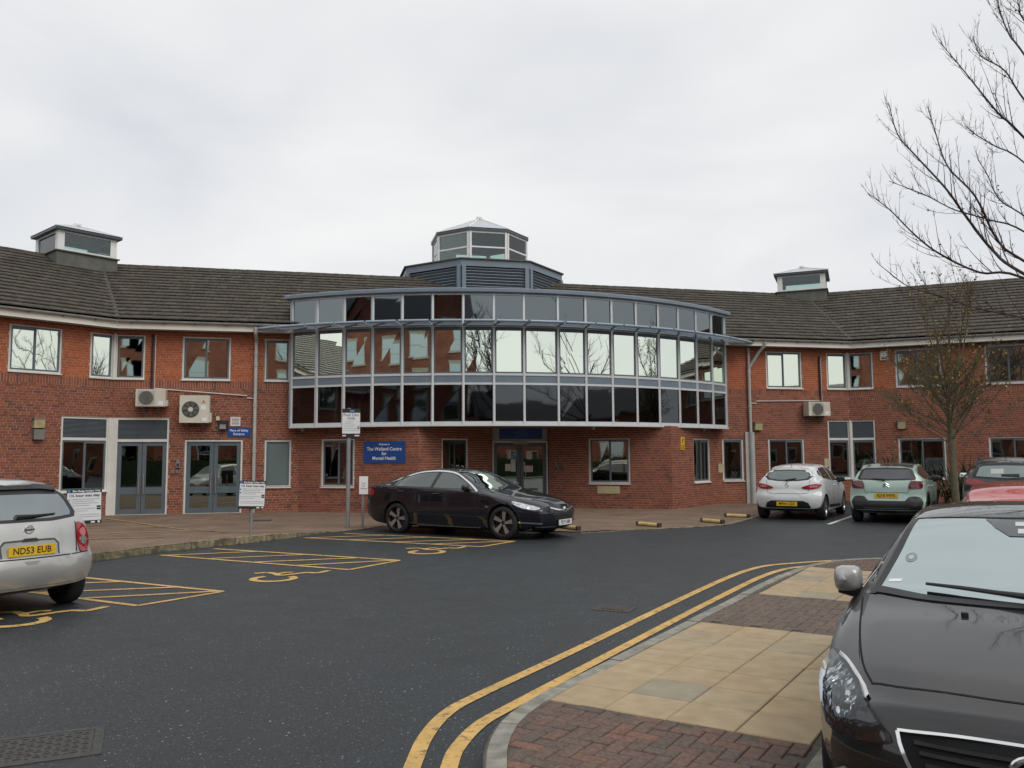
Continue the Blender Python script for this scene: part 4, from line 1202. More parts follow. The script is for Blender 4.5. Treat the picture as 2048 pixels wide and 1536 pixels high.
def sq(cx, cy, h, ang):
    a = R(ang); e, n = Vector((math.cos(a), math.sin(a))), Vector((-math.sin(a), math.cos(a))); c = Vector((cx, cy))
    return [tuple(c + e * (x * h) + n * (y * h)) for x, y in ((-1, -1), (1, -1), (1, 1), (-1, 1))]
def sqf(P):
    out = []
    for k in range(4):
        a, b = Vector(P[k]), Vector(P[(k + 1) % 4]); d = b - a; out.append((Fr(a.x, a.y, math.degrees(math.atan2(d.y, d.x))), d.length))
    return out
zrid = ZE + RUN * TP
for F, ang, u in ((W_L, AL + 36, 0.80), (W_R, AL - 36, -1.72)):
    cx, cy, _ = F.p(u, OV - RUN, 0)
    m = MB(); fan(sq(cx, cy, 1.0, ang), 7.0, 8.64, m); k = m.build('lantern_kerb', M_LEAD, bld)
    m = MB(); fan(sq(cx, cy, 1.06, ang), 8.64, 8.675, m); m.build('kerb_flashing', M_LEAD, k)
    lantern(sqf(sq(cx, cy, 0.96, ang)), sq(cx, cy, 0.96, ang), sq(cx, cy, 1.10, ang), (cx, cy, 9.84), 8.675, 9.36, 9.43, None, 0.20)

# ================================================================== THINGS ON THE WALLS
M_CREAM = mat('cream_casing', (0.56, 0.53, 0.44), 0.5, var=0.08, scale=3)
M_GUARD = mat('fan_guard', (0.16, 0.16, 0.145), 0.5)
M_BLACKP = mat('black_plastic', (0.018, 0.018, 0.019), 0.5)
M_WHITE = mat('white_enamel', (0.72, 0.73, 0.74), 0.45, var=0.04)
M_WPIPE = mat('white_conduit', (0.66, 0.62, 0.60), 0.5)
M_NHS = mat('sign_blue', (0.008, 0.055, 0.23), 0.45, var=0.06)
M_REDE = mat('emblem_red', (0.42, 0.03, 0.03), 0.5)
M_GREYBOX = mat('grey_box', (0.17, 0.165, 0.15), 0.6, var=0.15)
M_INK = mat('black_ink', (0.012, 0.012, 0.014), 0.6)
M_BLUEI = mat('blue_ink', (0.06, 0.22, 0.50), 0.6)
M_REDI = mat('red_ink', (0.55, 0.06, 0.05), 0.6)
M_GREYI = mat('grey_ink', (0.36, 0.38, 0.42), 0.7)
M_PALEB = mat('pale_blue_ink', (0.10, 0.15, 0.30), 0.6)

def disc(m, F, u, o, z, r, r2=0.0, n=28):
    q = F.p
    for k in range(n):
        a, b = 2 * math.pi * k / n, 2 * math.pi * (k + 1) / n
        P = [q(u + r2 * math.cos(a), o, z + r2 * math.sin(a)), q(u + r * math.cos(a), o, z + r * math.sin(a)), q(u + r * math.cos(b), o, z + r * math.sin(b)), q(u + r2 * math.cos(b), o, z + r2 * math.sin(b))]
        m.poly(P if r2 > 0 else P[1:] if False else [q(u, o, z), P[1], P[2]])

def ac_unit(F, u0, u1, z0, z1, label, fan, square, logo=False, dep=0.34):
    x, y, _ = F.p((u0 + u1) / 2, 0, 0)
    root = empty('air_conditioner', F.p((u0 + u1) / 2, 0, z0), F.ang, label=label, cat='air conditioner', group='outdoor air conditioning units on the wall')
    g = 0.07
    m = MB(); m.box(F, u0, u1, g, g + dep, z0 + 0.012, z1); m.build('casing', M_CREAM, root)
    m = MB(); m.box(F, u1 + 0.001, u1 + 0.055, g + 0.05, g + dep - 0.06, z0 + 0.03, z0 + (z1 - z0) * 0.38); m.build('valve_cover', M_CREAM, root)
    fu, fz, fr = fan; o = g + dep
    if square:
        m = MB(); m.box(F, fu - fr - 0.035, fu + fr + 0.035, o, o + 0.006, fz - fr - 0.02, fz + fr + 0.02); m.build('grille_panel', mat('grille_cream', (0.40, 0.385, 0.33), 0.6), root)
        o += 0.007
    m = MB(); disc(m, F, fu, o + 0.002, fz, fr); m.build('fan_recess', M_GUARD if square else M_BLACKP, root)
    m = MB()
    for r_ in [fr * k / 7 for k in range(2, 8)]:
        pts = [F.p(fu + r_ * math.cos(R(t)), o + 0.010, fz + r_ * math.sin(R(t))) for t in range(0, 361, 15)]
        m.tube(pts, 0.0035, 4, False)
    for t in range(0, 180, 30): m.tube([F.p(fu - fr * math.cos(R(t)), o + 0.012, fz - fr * math.sin(R(t))), F.p(fu + fr * math.cos(R(t)), o + 0.012, fz + fr * math.sin(R(t)))], 0.004, 4)
    m.build('fan_guard', M_GUARD, root, kind='stuff')
    if not square:
        for k in range(7):
            t0, t1 = R(k * 51.4), R(k * 51.4 + 34)
            m = MB(); q = F.p
            m.poly([q(fu + 0.28 * fr * math.cos(t0), o + 0.004, fz + 0.28 * fr * math.sin(t0)), q(fu + 0.95 * fr * math.cos(t0), o + 0.007, fz + 0.95 * fr * math.sin(t0)), q(fu + 0.95 * fr * math.cos(t1), o + 0.004, fz + 0.95 * fr * math.sin(t1)), q(fu + 0.28 * fr * math.cos(t1), o + 0.003, fz + 0.28 * fr * math.sin(t1))])
            m.build('fan_blade', mat('fan_blade', (0.13, 0.13, 0.12), 0.5), root)
        m = MB(); m.tube([F.p(fu, o, fz), F.p(fu, o + 0.02, fz)], fr * 0.30, 18); m.build('fan_hub', M_CREAM, root)
        m = MB()
        for k in range(28):
            t0, t1 = R(k * 360 / 28), R((k + 1) * 360 / 28)
            m.poly([F.p(fu + fr * math.cos(t0), o + 0.014, fz + fr * math.sin(t0)), F.p(fu + fr * 1.05 * math.cos(t0), o + 0.002, fz + fr * 1.05 * math.sin(t0)), F.p(fu + fr * 1.05 * math.cos(t1), o + 0.002, fz + fr * 1.05 * math.sin(t1)), F.p(fu + fr * math.cos(t1), o + 0.014, fz + fr * math.sin(t1))])
        m.build('fan_ring', M_GUARD, root)
    o = g + dep
    m = MB(); m.box(F, u1 - 0.20, u1 - 0.06, o + 0.0005, o + 0.003, z0 + 0.05, z0 + 0.17); m.build('rating_label', M_WHITE, root)
    if logo:
        m = MB(); cu, cz, s_ = u1 - 0.17, z1 - 0.20, 0.045
        for t in (90, 210, 330):
            d = Vector((math.cos(R(t)), math.sin(R(t)))); n_ = Vector((-d.y, d.x))
            P = [Vector((cu, cz)), Vector((cu, cz)) + d * s_ * 0.75 + n_ * s_ * 0.43, Vector((cu, cz)) + d * s_ * 1.5, Vector((cu, cz)) + d * s_ * 0.75 - n_ * s_ * 0.43]
            m.poly([F.p(p.x, o + 0.003, p.y) for p in P])
        m.build('emblem', M_REDE, root)
        m = MB(); m.box(F, u1 - 0.24, u1 - 0.09, o + 0.0005, o + 0.003, z1 - 0.42, z1 - 0.30); m.build('rating_label', M_WHITE, root)
    for x in (u0 + 0.18, u1 - 0.22):
        m = MB(); m.box(F, x - 0.018, x + 0.018, 0.0, g + dep - 0.03, z0 - 0.025, z0 + 0.012); m.tube([F.p(x, 0.01, z0 - 0.24), F.p(x, g + dep - 0.12, z0 - 0.02)], 0.012, 6); m.box(F, x - 0.02, x + 0.02, 0.0, 0.02, z0 - 0.28, z0 + 0.01)
        m.build('bracket', M_GUARD, root)
    return root
ac_unit(W_M, -11.72, -10.90, 3.22, 3.74, 'smaller cream air conditioner with square fan grille above the left doors', (-11.43, 3.48, 0.20), True)
ac_unit(W_M, -10.50, -9.66, 2.74, 3.57, 'larger cream air conditioner with white fan hub and red three-diamond emblem', (-10.19, 3.15, 0.235), False, True)
ac_unit(W_M, 10.50, 11.36, 3.06, 3.57, 'cream air conditioner on the right-hand wall above the white hatchback', (10.86, 3.31, 0.21), True)

def pipe_run(pts, r, name, mt, label, cat, group=None):
    x, y, z = pts[0]
    m = MB(); m.tube(pts, r, 6)
    root = empty(name, pts[-1], label=label, cat=cat, group=group)
    m.build('pipe_run', mt, root, True)
    return root
pipe_run([W_M.p(-11.28, 0.03, 5.42), W_M.p(-11.28, 0.03, 3.79), W_M.p(-8.62, 0.03, 3.60), W_M.p(-8.62, 0.03, 3.53), W_M.p(-8.43, 0.03, 3.52)], 0.016, 'drain_pipe', M_WPIPE, 'thin white condensate pipe running from the eaves to the left downpipe', 'pipe', 'white condensate pipes')
m = pipe_run([W_M.p(-11.36, 0.035, 5.42), W_M.p(-11.36, 0.035, 3.72)], 0.034, 'refrigerant_pipe', M_BLACKP, 'black lagged pipe dropping from the eaves to the smaller left air conditioner', 'pipe', 'black lagged pipes')
pipe_run([W_M.p(11.30, 0.03, 5.20), W_M.p(11.30, 0.03, 3.64), W_M.p(8.66, 0.03, 3.60), W_M.p(8.66, 0.03, 3.52), W_M.p(8.44, 0.03, 3.52)], 0.016, 'drain_pipe', M_WPIPE, 'thin white condensate pipe running from the right air conditioner to the downpipe', 'pipe', 'white condensate pipes')
pipe_run([W_M.p(11.24, 0.035, 5.25), W_M.p(11.24, 0.035, 3.56)], 0.034, 'refrigerant_pipe', M_BLACKP, 'black lagged pipe dropping to the air conditioner on the right wall', 'pipe', 'black lagged pipes')

M_LENS = mat('amber_lens', (0.46, 0.39, 0.20), 0.25, var=0.2, scale=9)
def bulkhead(F, u0, u1, z0, z1, label, lower=None):
    root = empty('wall_light', F.p((u0 + u1) / 2, 0, z0), F.ang, label=label, cat='wall light', group='bulkhead lights on the walls')
    m = MB(); m.box(F, u0 - 0.02, u1 + 0.02, 0.0, 0.05, z0 - 0.01, z1 + 0.02); m.box(F, u0 - 0.02, u1 + 0.02, 0.05, 0.16, z1 - 0.02, z1 + 0.02); m.build('housing', M_GUARD, root)
    m = MB(); q = F.p
    m.hexa([q(u0, 0.11, z0), q(u1, 0.11, z0), q(u1, 0.05, z0), q(u0, 0.05, z0), q(u0, 0.15, z1 - 0.02), q(u1, 0.15, z1 - 0.02), q(u1, 0.05, z1 - 0.02), q(u0, 0.05, z1 - 0.02)]); m.build('lens', M_LENS, root)
    if lower:
        m = MB(); m.box(F, u0, u1, 0.0, 0.14, lower, z0 - 0.04); m.build('control_box', M_GREYBOX, root)
bulkhead(W_L, -2.16, -1.88, 2.56, 2.82, 'amber wall light with grey box beneath, beside the left ground floor window', 2.24)
bulkhead(W_M, 8.54, 8.82, 2.57, 2.83, 'amber wall light beside the right-hand downpipe')
bulkhead(W_R, 1.58, 1.83, 2.59, 2.86, 'amber wall light behind the small tree')
root = empty('floodlight', W_M.p(-9.29, 0, 2.6), AL, label='black floodlight beside the blue side entrance sign', cat='floodlight')
mb = MB(); q = W_M.p; mb.hexa([q(-9.41, 0.16, 2.56), q(-9.17, 0.16, 2.56), q(-9.15, 0.02, 2.62), q(-9.43, 0.02, 2.62), q(-9.39, 0.22, 2.72), q(-9.19, 0.22, 2.72), q(-9.15, 0.02, 2.84), q(-9.43, 0.02, 2.84)]); mb.build('housing', M_BLACKP, root)
mb = MB(); mb.hexa([q(-9.39, 0.172, 2.575), q(-9.19, 0.172, 2.575), q(-9.19, 0.165, 2.575), q(-9.39, 0.165, 2.575), q(-9.375, 0.226, 2.71), q(-9.205, 0.226, 2.71), q(-9.205, 0.215, 2.71), q(-9.375, 0.215, 2.71)]); mb.build('lens', mat('flood_lens', (0.42, 0.44, 0.46), 0.2), root)
root = empty('cable_loop', W_M.p(-9.52, 0.02, 2.75), AL, label='loose cable loop and isolator box right of the larger air conditioner', cat='cable')
mb = MB(); mb.tube([W_M.p(-9.5 + 0.09 * math.sin(t * 0.52), 0.03, 2.70 - 0.17 * math.sin(t * 0.26)) for t in range(0, 13)], 0.011, 6); mb.build('cable', mat('cable_grey', (0.3, 0.29, 0.27), 0.6), root, True)
mb = MB(); mb.box(W_M, -9.50, -9.40, 0.0, 0.07, 2.84, 2.96); mb.build('isolator_box', M_CREAM, root)
root = empty('wall_vent', W_M.p(-8.945, 0, 2.67), AL, label='square pale louvred wall vent above the side entrance sign', cat='vent')
mb = MB(); mb.box(W_M, -9.09, -9.05, 0, 0.025, 2.67, 2.95); mb.box(W_M, -8.84, -8.80, 0, 0.025, 2.67, 2.95); mb.box(W_M, -9.05, -8.84, 0, 0.024, 2.67, 2.71); mb.box(W_M, -9.05, -8.84, 0, 0.024, 2.91, 2.95); mb.build('frame', M_TRIM, root)
mb = MB(); mb.box(W_M, -9.05, -8.84, -0.02, 0.003, 2.71, 2.91); mb.build('backing', M_GDARK, root)
for k in range(5):
    mb = MB(); zc = 2.73 + k * 0.04; mb.hexa([q(-9.05, 0.022, zc - 0.012), q(-8.84, 0.022, zc - 0.012), q(-8.84, 0.004, zc + 0.006), q(-9.05, 0.004, zc + 0.006), q(-9.05, 0.024, zc - 0.004), q(-8.84, 0.024, zc - 0.004), q(-8.84, 0.006, zc + 0.014), q(-9.05, 0.006, zc + 0.014)]); mb.build('slat', M_TRIM, root)

def board(name, F, u0, u1, z0, z1, mt, label, cat='sign', o=0.0, th=0.025, group=None):
    root = empty(name, F.p((u0 + u1) / 2, o, z0), F.ang, label=label, cat=cat, group=group)
    m = MB(); m.box(F, u0, u1, o, o + th, z0, z1); m.build('board', mt, root)
    return root
def letters(root, F, u, o, z, s, size, mt, sx=1.0, bold=0.0, align='CENTER'):
    return text('lettering', s, size, mt, F.matrix(u, o, z), root, sx=sx, bold=bold, align=align)
M_LET = mat('sign_white', (0.78, 0.80, 0.84), 0.5, var=0.02)
S = board('side_entrance_sign', W_M, -9.17, -8.50, 2.34, 2.63, M_NHS, 'blue sign lettered Place of Safety Entrance above the right-hand double doors')
letters(S, W_M, -8.835, 0.028, 2.535, 'Place of Safety', 0.098, M_LET, 0.95, 0.0012); letters(S, W_M, -8.835, 0.028, 2.425, 'Entrance', 0.098, M_LET, 0.95, 0.0012)
S = board('welcome_sign', W_1, 2.28, 3.66, 1.52, 2.17, M_NHS, 'large blue welcome sign naming the centre, left of the porch')
for z, s_, sz in ((2.075, 'Welcome to', 0.075), (1.935, 'The Welland Centre', 0.145), (1.80, 'for', 0.145), (1.66, 'Mental Health', 0.145)):
    letters(S, W_1, 2.97, 0.028, z, s_, sz, M_LET, 0.95, 0.0012)
S = board('entrance_sign', W_M, -0.66, 0.80, 2.27, 2.63, M_NHS, 'dark blue sign over the porch doors under the glass bay', o=-0.098)
for k, w in enumerate((0.30, 0.52, 0.40, 0.48)):
    m = MB(); m.box(W_M, 0.07 - w / 2, 0.07 + w / 2, -0.073, -0.071, 2.545 - k * 0.07, 2.57 - k * 0.07); m.build('faint_lettering', M_PALEB, S)
S = board('camera_warning_sign', W_4, 0.66, 0.93, 1.87, 2.29, mat('warning_yellow', (0.66, 0.38, 0.03), 0.5), 'yellow camera warning sign on the brick corner of the porch')
m = MB(); m.hexa([W_4.p(*t) for t in ((0.72, 0.027, 2.10), (0.76, 0.027, 2.09), (0.76, 0.026, 2.09), (0.72, 0.026, 2.10), (0.80, 0.027, 2.25), (0.86, 0.027, 2.22), (0.86, 0.026, 2.22), (0.80, 0.026, 2.25))]); m.build('camera_symbol', M_INK, S)
for k in range(3):
    m = MB(); m.box(W_4, 0.70, 0.89, 0.0255, 0.027, 1.90 + k * 0.05, 1.92 + k * 0.05); m.build('small_print', M_INK, S)
for F, u0, u1, z0, z1, lb, d in ((W_M, 11.30, 11.52, 1.25, 1.55, 'small cream plate on the wall above the white hatchback', 0.03), (W_M, 7.12, 7.33, 1.09, 1.40, 'small cream perforated plate left of the narrow right window', 0.03), (W_3, 1.64, 2.38, 0.48, 0.72, 'wide cream plaque under the porch window', 0.03)):
    board('wall_plate', F, u0, u1, z0, z1, mat('cream_plate', (0.42, 0.36, 0.215), 0.7, var=0.12), lb, 'plate', th=d)
def entry_panel(F, u0, u1, z0, z1, lb, extra=()):
    S = board('entry_panel', F, u0, u1, z0, z1, M_GREYBOX, lb, 'entry panel', th=0.05)
    m = MB(); m.box(F, (u0 + u1) / 2 - 0.03, (u0 + u1) / 2 + 0.03, 0.0505, 0.058, z0 + 0.04, z0 + 0.12); m.build('button', M_BLACKP, S)
    for a, b, c, d in extra:
        m = MB(); m.box(F, a, b, 0, 0.045, c, d); m.build('socket_box', M_GREYBOX, S)
entry_panel(W_M, -10.61, -10.50, 1.42, 1.66, 'grey entry panel between the two pairs of double doors', [(-10.71, -10.64, 1.25, 1.34), (-10.61, -10.54, 1.25, 1.34)])
entry_panel(W_3, 0.20, 0.33, 1.21, 1.54, 'tall grey intercom right of the porch doors')
entry_panel(W_3, 0.41, 0.51, 1.21, 1.36, 'small square grey button right of the porch intercom')
root = empty('alarm_box', W_R.p(1.23, 0, 5.07), W_R.ang, label='white alarm bell box under the eaves behind the small tree', cat='alarm')
mb = MB(); mb.box(W_R, 1.10, 1.37, 0, 0.08, 5.08, 5.40); mb.build('case', mat('alarm_case', (0.56, 0.53, 0.44), 0.5), root)
mb = MB(); mb.box(W_R, 1.14, 1.33, 0.0805, 0.084, 5.22, 5.37); mb.build('face_label', M_WHITE, root)
mb = MB(); mb.box(W_R, 1.15, 1.32, 0.0805, 0.085, 5.12, 5.17); mb.build('sounder_slot', M_BLACKP, root)
for x, y, lb in ((-6.95, 0.22, 'small dome camera under the left end of the glass bay'), (6.25, 0.75, 'small dome camera under the right end of the glass bay'), (1.75, 2.35, 'small dome camera under the bay right of the porch doors')):
    c = loc(x, y); root = empty('dome_camera', (*c, 2.5), label=lb, cat='camera', group='dome cameras under the bay')
    mb = MB(); mb.lathe(Matrix.Translation((0, 0, 0)), [(0.02, -0.005), (0.055, 0.015), (0.075, 0.06), (0.075, 0.11)], 14); mb.build('dome', mat('camera_grey', (0.30, 0.30, 0.29), 0.3), root, True, True)

# ================================================================== FREE-STANDING SIGNS
def badge_sign(x, y, z, ang, tilt, label):
    root = empty('parking_sign', (x, y, z), ang, label=label, cat='sign', group='blue badge parking signs')
    F = FLAT
    m = MB(); m.tube([(0, 0.03, 0), (0, 0.03, 0.95)], 0.028, 10); m.build('post', M_GALV, root, True, True)
    T = Matrix.Translation((0, 0, 0.83)) @ Matrix.Rotation(R(tilt), 4, 'Y')
    w, h = 0.26, 0.285
    def pl(a, b, c, d, o, name, mt, th=0.001):
        mm = MB(); mm.lbox(a, b, -o - th, -o, c, d); mm.v = [tuple(T @ Vector(v)) for v in mm.v]; return mm.build(name, mt, root, local=True)
    pl(-w, w, -h, h, -0.004, 'board', M_BLACKP, 0.016)
    pl(-w + 0.008, w - 0.008, -h + 0.055, h - 0.06, 0.0125, 'white_panel', M_WHITE)
    pl(-w + 0.015, -w + 0.055, h - 0.052, h - 0.010, 0.0125, 'blue_symbol', M_BLUEI)
    def tx(s, sz, u, zz, mt, sx=1.0, bold=0.0):
        M_ = T @ Matrix(((1, 0, 0, u), (0, 0, -1, -0.0145), (0, 1, 0, zz), (0, 0, 0, 1))); text('lettering', s, sz, mt, M_, root, world_parent=False, sx=sx, bold=bold)
    tx('Blue Badge Holders Only', 0.042, 0.03, h - 0.031, M_LET, 0.95, 0.0012)
    tx('1½ hour max stay', 0.062, 0, h - 0.105, M_INK, 1.0, 0.0015)
    for k, (a, b) in enumerate(((-0.19, 0.23), (-0.19, 0.15), (-0.19, 0.21), (-0.19, 0.08), (-0.24, 0.16), (-0.24, 0.05), (-0.24, 0.23), (-0.24, 0.23))):
        zz = h - 0.165 - k * 0.034 - (0.02 if k > 3 else 0) - (0.03 if k > 5 else 0)
        pl(a, b, zz - 0.005, zz + 0.005, 0.0138, 'small_print', M_GREYI)
    for k in (0, 1): pl(-w + 0.015, -w + 0.045, h - 0.19 - 0.068 * k, h - 0.16 - 0.068 * k, 0.0138, 'blue_symbol', M_BLUEI)
    pl(0.185, 0.245, -0.06, -0.03, 0.0138, 'black_stamp', M_INK); pl(0.185, 0.245, -0.022, 0.008, 0.0138, 'black_stamp', M_INK)
    pl(0.10, 0.16, -h + 0.012, -h + 0.04, 0.0125, 'footer_mark', M_WHITE); pl(0.20, 0.235, -h + 0.012, -h + 0.045, 0.0125, 'footer_mark', M_WHITE)
badge_sign(-7.08, 13.80, 0.07, 33, -1.2, 'white and black blue badge sign on a post behind the silver car')
badge_sign(-5.36, 17.16, 0.10, 24, 2.2, 'tilted white and black blue badge sign on a post before the right doors')

root = empty('pool_car_sign', (-3.95, 20.02, 0.0), 12, label='tall white Pool Cars Only sign on a grey post', cat='sign')
mb = MB(); mb.tube([(0, 0.04, 0), (0, 0.04, 2.88)], 0.05, 12); mb.build('post', M_GALV, root, True, True)
def lp(a, b, c, d, o, name, mt, th=0.002):
    mm = MB(); mm.lbox(a, b, -o - th, -o, c, d); return mm.build(name, mt, root, local=True)
lp(-0.16, 0.27, 2.17, 2.86, 0.015, 'board', M_BLACKP, 0.014)
lp(-0.155, 0.265, 2.26, 2.76, 0.0295, 'white_panel', M_WHITE)
def tx(s, sz, u, zz, mt, sx=1.0, o=0.034):
    text('lettering', s, sz, mt, Matrix(((1, 0, 0, u), (0, 0, -1, -o), (0, 1, 0, zz), (0, 0, 0, 1))), root, world_parent=False, sx=sx)
tx('Pool Cars', 0.092, 0.055, 2.71, M_INK); tx('Only', 0.092, 0.055, 2.63, M_INK)
for k, (a, b) in enumerate(((-0.10, 0.10), (-0.10, 0.06), (-0.13, 0.14), (-0.13, 0.10), (-0.13, 0.24), (-0.13, 0.24))): lp(a, b, 2.545 - k * 0.042, 2.553 - k * 0.042, 0.032, 'small_print', M_GREYI)
lp(0.205, 0.25, 2.41, 2.435, 0.032, 'black_stamp', M_INK); lp(0.205, 0.25, 2.37, 2.395, 0.032, 'black_stamp', M_INK)
lp(-0.15, -0.07, 2.195, 2.225, 0.0295, 'footer_mark', M_WHITE); lp(0.14, 0.25, 2.195, 2.225, 0.0295, 'footer_mark', M_WHITE); lp(0.02, 0.13, 2.785, 2.83, 0.0295, 'header_mark', M_BLUEI)

root = empty('pool_car_notice', (-3.62, 20.16, 0.0), 12, label='small white notice with red lettering on a low grey post', cat='sign')
mb = MB(); mb.tube([(0, 0.03, 0), (0, 0.03, 1.15)], 0.03, 10); mb.build('post', M_GALV, root, True, True)
lp(-0.09, 0.12, 0.80, 1.23, 0.002, 'board', M_WHITE, 0.012)
for s_, zz in (('Pool', 1.06), ('Car', 1.00), ('Parking', 0.94)): tx(s_, 0.05, 0.015, zz, M_REDI, 1.0, 0.0165)

# ================================================================== CARS
def pchip(xs, ys):
    n = len(xs); h = [xs[i + 1] - xs[i] for i in range(n - 1)]; d = [(ys[i + 1] - ys[i]) / h[i] for i in range(n - 1)]
    m = [0.0] * n; m[0], m[-1] = d[0], d[-1]
    for i in range(1, n - 1):
        if d[i - 1] * d[i] > 0:
            w1, w2 = 2 * h[i] + h[i - 1], h[i] + 2 * h[i - 1]; m[i] = (w1 + w2) / (w1 / d[i - 1] + w2 / d[i])
    def f(x):
        if x <= xs[0]: return ys[0]
        if x >= xs[-1]: return ys[-1]
        i = 0
        while x > xs[i + 1]: i += 1
        t = (x - xs[i]) / h[i]
        return (2 * t ** 3 - 3 * t * t + 1) * ys[i] + (t ** 3 - 2 * t * t + t) * h[i] * m[i] + (-2 * t ** 3 + 3 * t * t) * ys[i + 1] + (t ** 3 - t * t) * h[i] * m[i + 1]
    return f

def paint(name, c, metal=0.4, rough=0.32, coat=1.0, dirt=0.12):
    if name in MATS: return MATS[name]
    m, nt, p = _nodes(name)
    n = _noise(nt, 2.2, 7, 0.6)
    r = _ramp(nt, n.outputs['Fac'], [(0.35, tuple(x * (1 - dirt) for x in c)), (0.68, c)])
    nt.links.new(r.outputs[0], p.inputs['Base Color'])
    p.inputs['Metallic'].default_value = metal
    p.inputs['Roughness'].default_value = rough
    p.inputs['Coat Weight'].default_value = coat
    p.inputs['Coat IOR'].default_value = 1.6
    p.inputs['Specular IOR Level'].default_value = 0.15
    n2 = _noise(nt, 9, 6, 0.7)
    cr = _ramp(nt, n2.outputs['Fac'], [(0.40, (0.02,) * 3), (0.80, (0.09,) * 3)])
    nt.links.new(cr.outputs[0], p.inputs['Coat Roughness'])
    MATS[name] = m
    return m
def glass_car(name, c, refl):
    if name in MATS: return MATS[name]
    m, nt, p = _nodes(name)
    p.inputs['Base Color'].default_value = (*c, 1); p.inputs['Roughness'].default_value = 0.03
    p.inputs['IOR'].default_value = refl
    MATS[name] = m
    return m
M_CGL = glass_car('car_glass', (0.016, 0.020, 0.020), 2.0)
M_CGL2 = glass_car('car_side_glass', (0.030, 0.038, 0.036), 2.1)
M_TYRE = mat('tyre_rubber', (0.014, 0.014, 0.015), 0.85, var=0.2, scale=20, bump=0.2, bscale=90)
M_ALLOY = mat('alloy_silver', (0.46, 0.46, 0.46), 0.3, 0.8, 0.08)
M_ALLOYD = mat('alloy_dark', (0.03, 0.03, 0.032), 0.4, 0.5)
M_CHROME = mat('chrome', (0.78, 0.79, 0.80), 0.12, 1.0, 0.02)
M_TRIMB = mat('black_trim', (0.016, 0.017, 0.018), 0.45, var=0.15)
M_GAP = mat('panel_gap', (0.004, 0.004, 0.004), 0.9)
M_LAMPR = paint('red_lamp', (0.33, 0.012, 0.016), 0.0, 0.15, 1.0)
M_LAMPP = paint('pale_red_lamp', (0.60, 0.20, 0.20), 0.0, 0.15, 1.0)
M_LAMPC = mat('clear_lamp', (0.62, 0.64, 0.66), 0.12, 0.85, 0.35, 22.0)
M_PLY = mat('plate_yellow', (0.72, 0.45, 0.02), 0.4, var=0.05)
M_PLW = mat('plate_white', (0.70, 0.71, 0.70), 0.4, var=0.05)

